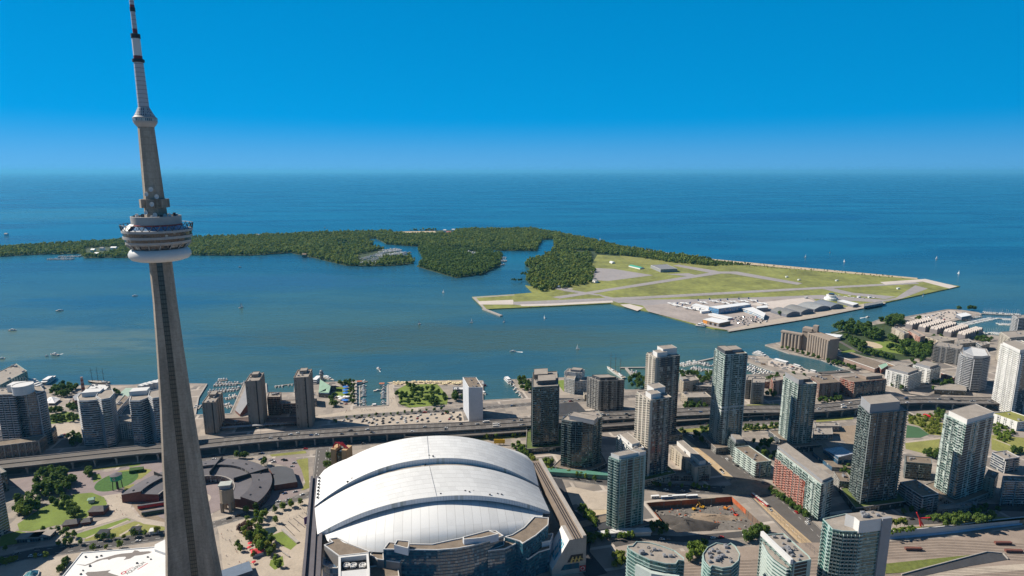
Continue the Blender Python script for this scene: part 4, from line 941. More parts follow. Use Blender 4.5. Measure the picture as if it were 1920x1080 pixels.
# --- west side towers
bldg('condo_tower', 'slim dark green glass condo tower between the dome and the waterfront hotel', C, [(999, 699), (998, 727), (1047, 724)], ((1001, 845), (998, 727)), 'dark', {1: 'bGGBGGbGG', 0: 'GBGBG', 2: 'BGGB'}, pent=[(.2, .9, .15, .55, 6, m_pd), (.05, .6, .55, .95, 7, m_pt)], roofm=m_roofgr)
bldg('condo_tower', 'shorter dark condo block with bowed glass front and pale stepped penthouse', C, [(1068, 774), (1053, 787), (1072, 791), (1092, 792), (1112, 789), (1129, 782), (1122, 770)], ((1053, 880), (1053, 787)), 'dark', {1: 'bGb', 2: 'GFGG', 3: 'GGFG', 4: 'bGb'}, pent=[(.6, 3.0, .2, .75, 6, m_pg)], nunit=7)
bldg('condo_tower', 'cream framed twin condo tower standing nearest the dome of the pair', C, [(1194, 735), (1219, 752), (1259, 745)], ((1209, 905), (1219, 752)), 'cream', {0: 'BWBWBWB', 1: 'WSSDSSBSD'}, pent=[(.1, .55, .1, .5, 7, m_pw), (.45, 1.0, .45, .95, 9, m_pw)])
bldg('condo_tower', 'cream framed twin condo tower with curved white crown rising behind its partner', C, [(1213, 662), (1229, 672), (1275, 667)], ((1267, 822), (1275, 667)), 'cream', {0: 'BWBWB', 1: 'WBSSDSSBSD'}, pent=[(.1, .5, .1, .6, 7, m_pw), (.4, .98, .3, .95, 10, m_pw)])
bldg('condo_tower', 'tallest dark green glass tower in the middle with white band halfway up', C, [(1341, 654), (1360, 666), (1401, 663)], ((1344, 845), (1360, 666)), 'green', {0: 'bGbBBG', 1: 'DGFbGGFGbD', 2: 'bGGb'}, pent=[(0, .35, .05, .8, 6, m_pd), (.35, .9, .3, .9, 4, m_pg)], roofm=m_roofbr)
t, poly, hh = BLD['tallest dark green glass tower in the middle with white band halfway up']
q = MB(); q.ring(poly, .9, hh*.42, hh*.42+1.2); q.ring(poly, .9, hh*.42+5.2, hh*.42+6.4); q.build('white_band', [m_pw], t)
bldg('condo_tower', 'dark green glass tower with grey box crown beside the red brick waterfront flats', C, [(1469, 706), (1497, 722), (1532, 720)], ((1484, 843), (1497, 722)), 'green', {0: 'GbBbBG', 1: 'DGbGFGbGD'}, pent=[(0, .25, .0, .9, 8, m_pg), (.3, .9, .3, .9, 4, m_pd)])
bldg('condo_tower', 'large near black condo tower with tall grey box crown in front of the expressway', C, [(1612, 760), (1631, 777), (1702, 770)], ((1612, 955), (1631, 777)), 'dark', {0: 'bGbGb', 1: 'bGFDGGDFGBGb'}, pent=[(0, .78, .05, .95, 12, m_pg)], nunit=8, roofm=m_roofgr)
bldg('condo_tower', 'dark condo tower with white box crown right of the park lawns', C, [(1771, 777), (1812, 797), (1864, 782)], ((1787, 949), (1812, 797)), 'green', {0: 'GbGbGBG', 1: 'DDGFGDDGDG'}, pent=[(.02, .98, .02, .85, 6.5, m_pw)], nunit=9)
bldg('condo_tower', 'teal glass condo tower with pale top floor beside the open construction pit', C, [(1142, 857), (1161, 864), (1211, 854)], ((1155, 1001), (1161, 864)), 'teal', {0: 'BbGBb', 1: 'FGGFDDFGGFGW'}, pent=[(.05, .75, .15, .95, 4.5, m_pw), (.75, 1.0, .0, .9, 5, m_pw)])
bldg('apartment_block', 'narrow white apartment block with teal balconies directly behind the teal tower', 'apartment block', [(1157, 817), (1190, 845), (1208, 840)], 52, 'white', {0: 'bGbGbGb', 1: 'GbG'}, pent=[(.1, .9, .2, .9, 4, m_pw)], nunit=8)
# --- bottom edge
z7 = (1420, 950, 6.857); z6 = (1160, 990, 6.857)
bldg('condo_tower', 'teal and white curved condo tower cut by the bottom right frame edge', C, S(*z7, [(1130, 100), (840, 165), (965, 298), (1100, 325), (1300, 330), (1500, 305), (1690, 285), (1640, 100)]), 108, 'teal', {1: 'GbGWB', 2: 'bbb', 3: 'bbbb', 4: 'BGGG', 5: 'GGW'}, pent=[], fh=3.4, roofm=m_roofgr, nunit=3)
t, poly, hh = BLD['teal and white curved condo tower cut by the bottom right frame edge']
pw = [at(p, hh+11) for p in S(*z7, [(1135, 92), (1250, 130), (1315, 185), (1725, 135), (1640, 78), (1480, 50)])]
q = MB(); q.prism(pw, hh-.5, hh+11, 0, 1); q.build('penthouse', [m_pw, m_roofgr], t)
for p in scatter(inset(pw, 3), 6, 3): put(random.choice(units), 'roof_unit', (p[0], p[1], hh+11), 0, 1.1, t)
wl = MB(); a, b = [at(p, hh+11) for p in S(*z7, [(1600, 150), (1725, 135)])]; wl.beam(a, b, 2.5, 0, hh+11.2); wl.build('wall_panel', [m_pg], t)
bldg('condo_tower', 'teal balconied condo with long white roof wall at the bottom edge', C, S(*z7, [(335, 352), (55, 372), (440, 742), (690, 690), (660, 640)]), 88, 'teal', {1: 'bbbbbb', 2: 'FDDDW'}, nunit=14, roofm=m_roofgr)
t, poly, hh = BLD['teal balconied condo with long white roof wall at the bottom edge']
q = MB(); cp = [at(p, hh-4) for p in S(*z7, [(62, 420), (75, 470), (140, 590), (210, 670), (300, 735), (375, 785), (440, 775)])]; q.prism(cp, 0, hh-4, 0, 1); q.build('curved_wing', [fac('teal'), m_roofgr], t)
q = MB(); zz = 3.3
while zz < hh-4: q.ring(cp, 1.1, zz-.5, zz+.5); zz += 3.3
q.build('balcony_bands', [m_slab['green']], t)
q = MB(); q.beam(poly[1], poly[2], 2.6, hh, hh+4.5); q.build('roof_wall', [m_pw], t)
bldg('condo_tower', 'round topped teal glass condo tower with tan circular roof at the bottom edge', C, S(*z6, [(1080, 340), (1095, 430), (1150, 500), (1180, 520), (1205, 493), (1330, 525), (1450, 508), (1540, 430), (1560, 340), (1500, 240), (1440, 200), (1400, 222), (1250, 198), (1140, 255)]), 84, 'teal', {}, nunit=14, sl=.5)
bldg('condo_tower', 'lens shaped teal glass condo tower with half shaded tan roof at the bottom edge', C, S(*z6, [(110, 240), (120, 270), (220, 335), (400, 420), (600, 468), (735, 472), (770, 420), (840, 432), (842, 395), (720, 300), (560, 240), (400, 195), (225, 182), (175, 238)]), 76, 'teal', {}, nunit=10, sl=.5)
t, poly, hh = BLD['lens shaped teal glass condo tower with half shaded tan roof at the bottom edge']
q = MB(); tp = [at(p, hh-8) for p in S(*z6, [(215, 470), (240, 460), (420, 545), (600, 585), (780, 590), (780, 620), (600, 615), (420, 585)])]
q.prism(tp, 0, hh-8); q.build('terrace', [m_slab['green']], t)
# --- mid-rise around the wide tram street
B = 'apartment block'
bldg('apartment_block', 'beige seven storey block with long white penthouse left of the tram street', B, [(1259, 836), (1303, 877), (1333, 872)], ((1257.5, 865), (1260.6, 840)), 'beige', {0: 'BWBWBWBW', 1: 'WBGBW'}, pent=[(.35, .75, .05, 1.0, 6, m_pw)], nunit=4)
bldg('low_block', 'shadowed brown podium building at the foot of the beige block', 'low building', [(1249, 884), (1249, 893), (1330, 893)], 7, 'brick', {}, nunit=3, roofm=m_roofbr)
bldg('apartment_block', 'pale banded office like block with tan roof on the tram street bend', B, [(1377, 839), (1418, 868), (1446, 865)], ((1417.5, 896), (1418, 868)), 'green', {0: 'RRRR', 1: 'GbGb'}, nunit=4, roofm=m_roofbr)
bldg('apartment_block', 'dark grey box block in shade behind the pale banded block', B, [(1367, 819), (1379, 832), (1397, 831)], 24, 'dark', {0: 'bGb'}, pent=[(.1, .9, .1, .9, 5, m_pg)], nunit=2)
bldg('apartment_block', 'long slab block with red brick balconies and projecting pale roof', B, [(1457, 844), (1540, 909), (1563, 899)], ((1532, 977), (1540, 909)), 'green', {1: 'DGFGD', 0: 'bGbGbGbGbGbGbG'}, pent=[(.15, .9, .02, 1.04, 3.5, m_pg)], nunit=12, roofm=m_roofgr)
t, poly, hh = BLD['long slab block with red brick balconies and projecting pale roof']
a, b = poly[0], poly[1]; d = (b-a); L = d.length; d.normalize(); nn = Vector((d.y, -d.x)); nn = nn if nn.x < 0 else -nn
q = MB(); q.prism([a-d*1, a+d*L*.70, a+d*L*.70+nn*1.2, a-d*1+nn*1.2], 0, hh-11); q.build('brick_front', [fac('red')], t)
for k in range(9):
    q = MB(); z = 3.3
    while z < hh-12:
        q.prism([a+d*(L*.075*k+1)+nn*1.2, a+d*(L*.075*k+5)+nn*1.2, a+d*(L*.075*k+5)+nn*2.6, a+d*(L*.075*k+1)+nn*2.6], z-.2, z+.75); z += 3.3
    q.prism([a+d*(L*.075*k+.8)+nn*1.2, a+d*(L*.075*k+1.1)+nn*1.2, a+d*(L*.075*k+1.1)+nn*2.5, a+d*(L*.075*k+.8)+nn*2.5], 0, z-2.3)
    q.build('balcony_stack', [M('pink_brick', (.42, .21, .17), .85, .1, .2)], t)
bldg('apartment_block', 'tan roofed mid rise with white banded side between the two dark towers', B, [(1687, 905), (1729, 932), (1760, 927)], ((1728, 964), (1729, 932)), 'slate', {0: 'RRR', 1: 'bGb'}, nunit=7, roofm=m_roofbr)
bldg('low_block', 'grey podium wall at the foot of the white crowned tower', 'low building', [(1762, 948), (1759, 957), (1830, 949)], 8, 'grey', {}, nunit=2)
bldg('apartment_block', 'beige balconied mid rise nearest the right edge below the park', B, [(1853, 881), (1846, 893), (1866, 900)], ((1862, 935.5), (1866, 900)), 'beige', {1: 'BWBWB'}, nunit=3, roofm=m_roofbr)
bldg('apartment_block', 'tan roofed blue glass mid rise cut by the right frame edge', B, [(1880, 893), (1881, 903), (1960, 905)], ((1878, 947), (1881, 903)), 'slate', {1: 'bGGbGGbGGb'}, nunit=7, roofm=m_roofbr)
bldg('apartment_block', 'low pale roofed block behind the white crowned tower by the park path', B, [(1860, 849), (1884, 862), (1912, 858)], ((1884, 887), (1884, 862)), 'slate', {1: 'bGb'}, nunit=4)
bldg('apartment_block', 'dark low block with brown roof between the black tower and the lawn', B, [(1697, 855), (1698, 867), (1748, 871)], ((1748, 900), (1748, 871)), 'dark', {1: 'bGGbGG'}, nunit=4, roofm=m_roofbr)
bldg('low_block', 'tan roofed low house block behind the red brick slab', 'low building', [(1563, 885), (1574, 903), (1600, 905)], 16, 'grey', {}, nunit=3, roofm=m_roofbr)
# --- community buildings with the sloping panel roof
bldg('low_block', 'flat beige community building beside the dark tower below the expressway', 'low building', [(1523, 803), (1524, 816), (1562, 815)], 9, 'grey', {}, nunit=4, roofm=m_roofgr)
bldg('low_block', 'pale flat roofed shed behind the beige community building', 'low building', [(1526, 792), (1530, 800), (1574, 800)], 8, 'grey', {}, nunit=3)
t = thing('school_hall', 'dark blue hall with a sloping white speckled roof between two towers', 'hall', (*at((1575, 850)), 0))
rp_ = [at(p, z) for p, z in (((1544, 839), 14), ((1577, 834), 14), ((1601, 850), 17), ((1572, 857), 17))]; q = MB()
zz = [12, 12, 17, 17]
for i in range(4):
    j = (i+1) % 4; q.face([(*rp_[i], 6 if i in (2, 3) else 0), (*rp_[j], 6 if j in (2, 3) else 0), (*rp_[j], zz[j]), (*rp_[i], zz[i])], 0, [(0, 0), (20, 0), (20, 10), (0, 10)])
q.face([(*p, z) for p, z in zip(rp_, zz)], 1)
q.build('hall', [fac('blue'), facade('speckled_roof', (.05, .06, .09), (.42, .45, .52), 2.2, 2.6, .3, .3, .3, .4)], t)
q = MB(); q.ring(rp_, .5, 12, 13); q.build('roof_rim', [m_pg], t)
q = MB(); q.prism([at(p, 4) for p in [(1524, 832), (1545, 832), (1575, 862), (1600, 866), (1602, 880), (1560, 878), (1524, 850)]], 0, 6, 0, 1); q.build('lower_hall', [fac('blue'), m_roofbr], t)
# --- far right
bldg('condo_tower', 'tall white condo tower with many small windows at the right edge', C, [(1876, 645), (1912, 662), (1952, 655)], ((1894, 782), (1912, 662)), 'white', {0: 'GBGGBGBG', 1: 'BSSBS'}, pent=[(.0, .6, .0, .9, 5, m_pw)])
bldg('condo_tower', 'grey banded tower at the right edge behind the white one', C, [(1899, 592), (1908, 597), (1950, 594)], ((1903, 668), (1908, 597)), 'slate', {0: 'RR', 1: 'RRRR'})
bldg('apartment_block', 'grey striped block with many flat balconies behind the white tower top', B, [(1876, 623), (1893, 634), (1950, 629)], 62, 'cream', {0: 'RRR', 1: 'RRRRR'})
bldg('apartment_block', 'white windowed podium row below the white tower by the garden plots', B, [(1859, 775), (1908, 792), (1945, 788)], ((1906, 808), (1908, 792)), 'white', {0: 'GWGWGWGW'}, nunit=2, roofm=m_grass2)
bldg('condo_tower', 'rounded grey condo tower striped by white balconies with tilted roof', C, [(1801, 660), (1803, 664), (1809, 667), (1825, 671), (1843, 671), (1857, 668), (1850, 655), (1820, 650)], ((1791.5, 722), (1801, 660)), 'slate', {0: 'R', 1: 'R', 2: 'R', 3: 'R', 4: 'R'}, nunit=0)
t, poly, hh = BLD['rounded grey condo tower striped by white balconies with tilted roof']
q = MB(); cc = sum(poly, Vector((0, 0)))/len(poly); pp = [cc+(p-cc)*.86 for p in poly]
for i in range(len(pp)):
    j = (i+1) % len(pp); zt = [hh+.1+9*max(0, min(1, (1.0-(p-pp[0]).length/((pp[5]-pp[0]).length)))) for p in (pp[i], pp[j])]
    q.face([(*pp[i], hh-1), (*pp[j], hh-1), (*pp[j], zt[1]+.8), (*pp[i], zt[0]+.8)])
q.face([(*p, hh+.9+9*max(0, min(1, 1.0-(p-pp[0]).length/((pp[5]-pp[0]).length)))) for p in ccw(pp)], 1); q.build('tilted_roof', [m_pg, m_pw], t)
bldg('apartment_block', 'grey terraced apartment block left of the rounded striped tower', B, [(1758, 641), (1752, 648), (1801, 655)], ((1746, 677), (1752, 648)), 'grey', {1: 'BBWBWBBBWB', 0: 'RR'}, nunit=6)
bldg('apartment_block', 'white framed glass apartment block nearest the expressway bend', B, [(1661, 694), (1704, 705), (1729, 696)], ((1706, 733), (1704, 705)), 'white', {0: 'WGWGGbbWGB', 1: 'GGFGG'}, pent=[(.1, .9, .1, .95, 4, m_pg)])
bldg('apartment_block', 'white framed apartment block behind the expressway bend with grey penthouse', B, [(1712, 685), (1745, 694), (1764, 688)], ((1746, 721), (1745, 694)), 'white', {0: 'GbGBWB', 1: 'GFG'}, pent=[(.1, .95, .1, .9, 5, m_pg)])
bldg('apartment_block', 'red brick and grey glass block beside the green channel', B, [(1575, 709), (1601, 717), (1662, 711)], ((1599, 746), (1601, 717)), 'red', {1: 'bGGbGGbGGb', 0: 'BGBGB'}, pent=[(.5, 1, .3, 1, 5, m_pt)], nunit=6, roofm=m_roofbr)
t, poly, hh = BLD['red brick and grey glass block beside the green channel']
q = MB(); a, b = poly[1], poly[2]; d = (b-a).normalized(); nn = Vector((d.y, -d.x)); q.prism([a+d*6, b, b+nn*.6, a+d*6+nn*.6], 0, hh-2); q.build('glazed_wall', [fac('slate')], t)
bldg('apartment_block', 'brown brick mid rise directly right of the grey box crowned tower', B, [(1521, 706), (1537, 720), (1575, 717)], ((1537, 747), (1537, 720)), 'brick', {1: 'GWGGWGW'}, nunit=5, roofm=m_roofbr)
bldg('apartment_block', 'small red brick block with stepped roof left of the grey box crowned tower', B, [(1446, 709), (1449, 716), (1469, 712)], ((1449, 742), (1449, 716)), 'red', {0: 'BB', 1: 'BWB'}, nunit=2)
bldg('apartment_block', 'beige sided mid rise behind the tallest tower on its left', B, [(1275, 710), (1282, 717), (1311, 712)], ((1280, 741), (1282, 717)), 'beige', {0: 'BB', 1: 'GGWGG'}, pent=[(0, .3, .2, .9, 4, m_pg)], nunit=2)
bldg('apartment_block', 'grey stepped wing with blue panels behind the tallest tower on its left', B, [(1303, 717), (1305, 724), (1337, 726)], ((1305, 740), (1305, 724)), 'grey', {1: 'RRR'}, nunit=2)
bldg('low_block', 'low beige wing with square windows beside the highway trees', 'low building', [(1278, 736), (1289, 746), (1334, 745)], ((1288, 761), (1289, 746)), 'beige', {0: 'BBB', 1: 'GWGG'}, nunit=3)
bldg('apartment_block', 'grey mid rise with deep vertical slot behind the tallest tower on its right', B, [(1402, 706), (1399, 713), (1426, 713)], ((1399, 748), (1399, 713)), 'grey', {1: 'GDDG'}, nunit=2)
bldg('apartment_block', 'grey mid rise with tan rim in front of the slotted one', B, [(1410, 710), (1409, 718), (1434, 718)], ((1409, 757), (1409, 718)), 'grey', {1: 'WGBBGW'}, nunit=2)
bldg('low_block', 'small brown building by the channel head', 'low building', [(1433, 712), (1434, 717), (1446, 716)], 12, 'brick', {}, nunit=1)
# --- waterfront
bldg('hotel', 'brown grey square block with white fins on its sunny side by the tall ship', 'hotel', [(1101, 707), (1124, 715), (1171, 713)], ((1123, 771), (1124, 715)), 'grey', {0: 'FGFGFGFGF', 1: 'FDGFDGGFDGF'}, pent=[(.1, .75, .15, .8, 5, m_pd)], nunit=10)
bldg('low_block', 'beige stair block leaning on the brown grey waterfront block', 'low building', [(1094, 736), (1096, 741), (1104, 741)], ((1096, 752), (1096, 741)), 'beige', {}, nunit=0)
bldg('hotel', 'white waterfront hotel with terraced top and punched windows', 'hotel', [(1066, 691), (1059, 697), (1090, 700)], ((1058, 730), (1059, 697)), 'white', {0: 'BB', 1: 'GWG'}, pent=[(.3, .9, .2, .9, 4, m_pg)], nunit=3)
for rf, hb in (([(1062, 702), (1059, 709), (1077, 713)], ((1058, 735.5), (1059, 709))), ([(1078, 709), (1075, 716), (1102, 714)], ((1075, 737), (1075, 716)))):
    hz = hgt(*hb); pl = para(*[at(p, hz) for p in rf]); t = BLD['white waterfront hotel with terraced top and punched windows'][0]
    q = MB(); q.prism(pl, 0, hz, 0, 1); q.build('wing', [fac('white'), m_roofgr], t); q = MB(); q.ring(pl, -.5, hz, hz+1); q.build('parapet', [m_pw], t)
bldg('apartment_tower', 'thin white slab tower on the waterfront by the moored tugs', 'slab tower', [(868, 708), (879, 727), (905, 727)], ((880, 790), (879, 727)), 'white', {0: 'WWW', 1: 'WWWW'}, nunit=8, slabs=False, roofm=m_roofbr, panel=M('white_panel', (.50, .52, .56), .6, .07, .05))
bldg('low_block', 'low white roofed cafe pavilion beside the thin white tower', 'low building', [(850, 726), (849, 731), (868, 731)], 6, 'slate', {}, nunit=2, roofm=m_pw)
cs_ = 'slab apartment tower'
m_cp = M('brown_concrete_panel', (.31, .255, .21), .85, .10, .06)
for rf, hb, lab in (([(394, 736), (379, 756), (403, 755)], ((384, 814), (379, 756)), 'shortest of three brown concrete slab towers just right of the tall tower'),
                    ([(470, 701), (460, 716), (486, 714)], ((469, 799), (460, 716)), 'middle brown concrete slab tower beside the slanted theatre roof'),
                    ([(559, 694), (551, 709), (578, 707.5)], ((557.5, 803), (551, 709)), 'rightmost brown concrete slab tower beside the green roofed lighthouse building')):
    bldg('slab_tower', lab, cs_, rf, hb, 'conc', {1: 'FGPGPPGFDWP', 2: 'BWBWBWBW', 0: 'BWBWBW', 3: 'WGWG'}, fh=3.0, pent=[(.25, .75, .5, .85, 5, m_pt)], nunit=6, slabs=False, panel=m_cp, roofm=m_roofgr, group=None)
bldg('low_block', 'dark shadowed terrace block between the first two brown slab towers', 'low building', [(409, 786), (407, 796), (468, 793)], 6, 'brick', {}, nunit=2, roofm=M('dark_terrace', (.10, .07, .06), .9, .2, .1))
bldg('low_block', 'dark shadowed terrace block between the last two brown slab towers', 'low building', [(500, 783), (497, 793), (556, 792)], 6, 'brick', {}, nunit=2, roofm=MATS['dark_terrace'])
bldg('apartment_block', 'dark stepped block with pale gravel roof between brown slab towers', B, [(504, 736), (501, 745), (525, 745)], ((502, 778), (501, 745)), 'brick', {1: 'RRRR'}, nunit=5)
bldg('apartment_block', 'low dark grid fronted block beside the marina pool', B, [(529, 751), (526, 758), (555, 757)], ((526, 776), (526, 758)), 'brick', {1: 'GRGR'}, nunit=2)
t = thing('theatre', 'low theatre with a big slanted grey roof on the marina quay', 'theatre', (*at((450, 760)), 0))
tp = [at(p, 3) for p in [(441, 770), (462, 740), (466, 768), (450, 778)]]; q = MB()
q.face([(*tp[0], 4), (*tp[3], 4), (*tp[2], 16), (*tp[1], 18)]); q.build('slanted_roof', [M('slate_blue_roof', (.17, .17, .185), .7, .1, .1)], t)
q = MB(); q.face([(*tp[3], 0), (*tp[2], 0), (*tp[2], 15.8), (*tp[3], 3.8)]); q.face([(*tp[2], 0), (*tp[1], 0), (*tp[1], 17.8), (*tp[2], 15.8)]); q.face([(*tp[0], 0), (*tp[3], 0), (*tp[3], 3.8), (*tp[0], 3.8)]); q.face([(*tp[1], 0), (*tp[0], 0), (*tp[0], 3.8), (*tp[1], 17.8)]); q.build('wall', [m_brick], t)
# green copper roof and light tower
t = thing('harbour_building', 'waterfront building with folded green copper roof and a lighthouse tower', 'lighthouse building', (*at((605, 735)), 0))
m_cop = M('green_copper', (.27, .42, .31), .7, .12, .1)
hp = S(580, 700, 9.6, [(165, 345), (195, 140), (260, 290), (355, 350)]); q = MB(); a, b, c, d = [at(p, z) for p, z in zip(hp, (8, 16, 9, 8))]
e_ = at((620, 726), 12)
for tri in (((a, 8), (c, 9), (b, 20)), ((a, 8), (d, 8), (c, 9)), ((c, 9), (d, 8), (b, 20)), ((d, 8), (e_, 14), (b, 20)), ((b, 20), (e_, 14), (a, 8))): q.face([(*p, z) for p, z in tri])
q.build('folded_roof', [m_cop], t); q = MB(); q.prism([at(p, 8) for p in [(597, 737), (617, 738), (622, 722), (604, 717)]], 0, 7.8); q.build('wall', [fac('slate')], t)
p = at((604, 722)); q = MB(); q.lathe(p.x, p.y, [(3.8, 0), (3.2, 22)], 12); q.build('light_tower', [m_conc], t)
q = MB(); q.lathe(p.x, p.y, [(3.8, 22), (4.6, 23), (4.6, 24.4), (3.2, 24.6), (3, 29), (.4, 31)], 12); q.build('lantern', [m_pg], t)
bldg('low_block', 'tall grey dock house behind the green copper roof', 'low building', [(617, 719), (617, 724), (630, 724)], 10, 'grey', {}, nunit=1)
bldg('low_block', 'small dark restaurant beside the rightmost brown slab tower', 'low building', [(586, 737), (587, 748), (594, 748)], 14, 'grey', {}, nunit=1)
# --- far left
bldg('condo_tower', 'dark blue banded condo complex with round white penthouse at the left edge', C, [(-8, 729), (-8, 741), (28, 740), (31, 736), (66, 734), (68, 738), (83, 733), (76, 724)], ((90, 833), (80, 736)), 'slate', {1: 'RRR', 3: 'GGFGG', 5: 'RR', 6: 'R'}, nunit=5, fh=3.6)
t, poly, hh = BLD['dark blue banded condo complex with round white penthouse at the left edge']
c = at((44, 733), hh+3); q = MB(); q.lathe(c.x, c.y, [(13, hh), (13, hh+13)], 28); q.build('drum_penthouse', [m_pw], t); q = MB(); q.lathe(c.x, c.y, [(13.4, hh+12), (13.4, hh+13.6), (12.2, hh+13.6)], 28, cap=False); q.build('penthouse_rim', [m_pw], t)
c2_ = at((25, 735), hh); q = MB(); q.box(c2_.x, c2_.y+8, hh, hh+11, 18, 16, .2); q.build('penthouse', [m_pw], t)
wb = [(-12, 842), (-12, 845), (72.5, 827.5)]
hw = hgt((74, 851.5), (72.5, 827.5)); pw_ = para(at((87, 816), hw), at((72.5, 827.5), hw), at((-20, 839.5), hw))
t = thing('warehouse', 'old brick warehouse with big paned windows beside the expressway at far left', 'warehouse', (pw_[1].x, pw_[1].y, 0))
q = MB(); q.prism(pw_, 0, hw, 0, 1); q.build('wall', [M('warehouse_brick', (.19, .15, .14), .85, .12, .2), m_roofbr], t); q = MB(); q.ring(pw_, -.7, hw, hw+1.2); q.build('parapet', [m_conc], t)
wm = MB(); wm.face([(0, 0, 0), (1, 0, 0), (1, 0, 1), (0, 0, 1)], 0, [(0, 0), (4.5, 0), (4.5, 3), (0, 3)]); wmm = wm.mesh('window', [facade('warehouse_pane', (.014, .018, .022), (.10, .085, .08), .9, 1.2, .15, .18, .2, .2)])
def windows(t, a, b, z0, z1, nx, nz, fx=.7, fz=.66, mesh=wmm):
    d = b-a; L = d.length; d.normalize(); n_ = Vector((d.y, -d.x)); ang = math.atan2(d.y, d.x)
    for i in range(nx):
        for k in range(nz):
            w, hh_ = L/nx*fx, (z1-z0)/nz*fz; p = a+d*(L/nx*(i+.5)-w/2)+n_*.12
            put(mesh, 'window', (p.x, p.y, z0+(z1-z0)/nz*(k+.5)-hh_/2), ang, (w, 1, hh_), t)
A_, B_ = pw_[2], pw_[1]
windows(t, A_, B_, 1, hw-1, 13, 3); windows(t, pw_[1], pw_[0], 1, hw-1, 6, 3)
for i in range(8):
    p = A_.lerp(B_, i/7); d = (B_-A_).normalized(); n_ = Vector((d.y, -d.x)); q = MB(); q.prism([p-d*.7, p+d*.7, p+d*.7+n_*.7, p-d*.7+n_*.7], 0, hw+1.3); q.build('pilaster', [m_conc], t)
bldg('low_block', 'dark low podium under the blue banded condo complex', 'low building', [(-8, 808), (-8, 826), (86, 818)], 12, 'brick', {}, nunit=5, roofm=m_dark)
bldg('low_block', 'small dark block in front of the sandy lot at far left', 'low building', [(96, 805), (98, 813), (106, 805)], 18, 'brick', {1: 'GG'}, nunit=1)
def lobe(px, z, nm, t, z0=0):
    pl = [at(p, z) for p in px]; q = MB(); q.prism(pl, z0, z, 0, 1); q.build(nm, [fac('slate'), m_roofgr], t); q = MB(); k = z0+3.4
    while k < z: q.ring(pl, 1.0, k-.5, k+.5); k += 3.4
    q.build('balcony_bands', [m_slab['slate']], t); q = MB(); q.ring(pl, -.5, z, z+1.2); q.build('parapet', [m_pw], t); return pl
hA = hgt((154, 826), (144.5, 743))
for bpx, lab, lobes, pp, rp_ in ((at((190, 812)), 'left blue glass condo of a waterfront pair with stepped white penthouse', [[(145, 745), (150, 739), (168, 737), (184, 742), (186, 750), (165, 752), (148, 752)], [(180, 743), (186, 733), (210, 730), (214, 738), (206, 747), (190, 750)], [(160, 731), (185, 728), (200, 735), (180, 740), (158, 738)]], (174, 733), None),
                               (at((270, 810)), 'right blue glass condo of a waterfront pair half hidden by the tall tower', [[(243, 752), (247, 739), (265, 735), (278, 737), (281, 745), (262, 752)], [(278, 742), (281, 734), (300, 730), (306, 737), (303, 745), (286, 748)]], (262, 731), None)):
    t = thing('condo_tower', lab, C, (bpx.x, bpx.y, 0))
    for i, L in enumerate(lobes): lobe(L, hA+(0, 4, -8)[i], 'glazed_wall', t)
    c = at(pp, hA+6); q = MB(); q.box(c.x, c.y, hA-8, hA+7, 24, 16, .25); q.build('penthouse', [m_pw], t)
pod = [at(p, 26) for p in [(184, 797), (270, 791), (290, 790), (300, 800), (255, 800), (190, 803)]]
bldg('low_block', 'eight storey white gridded podium joining the blue glass pair', 'apartment block', None, 26, 'white', {}, nunit=4, poly=[at(p, 26) for p in [(188, 782), (190, 797), (281, 790), (280, 776)]], pent=[])
t, poly, hh = BLD['eight storey white gridded podium joining the blue glass pair']
d = (poly[2]-poly[1]).normalized(); n_ = Vector((d.y, -d.x))
for k in range(9):
    p = poly[1].lerp(poly[2], k/8); q = MB(); q.prism([p-d*.6, p+d*.6, p+d*.6+n_*.9, p-d*.6+n_*.9], 0, 27); q.build('pilaster', [m_pg], t)
# long quay terminal and its neighbours at the far left shore
bldg('quay_terminal', 'long green glass edged terminal on the pier at the far left shore', 'terminal', [(51, 696), (-20, 733), (-40, 716)], 26, 'teal', {0: 'F'*14}, nunit=10, roofm=m_roofgr)
bldg('low_block', 'small flat block on the left pier beside the long terminal', 'low building', [(10, 696), (-4, 706), (-20, 704)], 20, 'brick', {}, nunit=2)
t = thing('pavilion', 'white striped tent roofs on the left shore by the ferry', 'pavilion', (*at((66, 722)), 0))
for k in range(4): q = MB(); a, b = at((50+k*4, 716+k*3), 8), at((66+k*4, 710+k*3), 8); q.beam(a, b, 5, 6, 8); q.build('roof_strip', [m_pw], t)
q = MB(); q.prism([at(p, 6) for p in [(46, 717), (62, 709), (82, 722), (66, 730)]], 0, 5.8); q.build('wall', [m_pg], t)
t = thing('marquee', 'white star shaped marquee tent on the lawn at far left', 'marquee', (*at((100, 758)), 0))
mq = [at(p) for p in S(0, 690, 12, [(1050, 840), (1240, 840), (1370, 740), (1250, 695), (1110, 710), (1050, 770)])]; c = sum(mq, Vector((0, 0)))/6; q = MB()
for i in range(6): q.face([(*mq[i], 4), (*mq[(i+1) % 6], 4), (*((mq[i]+mq[(i+1) % 6])/2).lerp(c, .5), 6.5)]); q.face([(*mq[(i+1) % 6], 4), (c.x, c.y, 10), (*((mq[i]+mq[(i+1) % 6])/2).lerp(c, .5), 6.5)]); q.face([(c.x, c.y, 10), (*mq[i], 4), (*((mq[i]+mq[(i+1) % 6])/2).lerp(c, .5), 6.5)])
q.build('canvas', [M('white_canvas', (.74, .73, .72), .8, .04, .2)], t); q = MB()
for p in mq: q.tube((*p, 0), (*p, 4), .2, n=5)
q.build('poles', [m_steel], t)
t = thing('power_plant', 'old brick hall with a tall striped chimney behind the blue glass condo', 'art gallery', (*at((155, 740)), 0))
q = MB(); q.prism([at(p, 14) for p in [(136, 744), (148, 736), (166, 732), (160, 745), (140, 751)]], 0, 14, 0, 1); q.build('hall', [m_brick, m_pg], t)
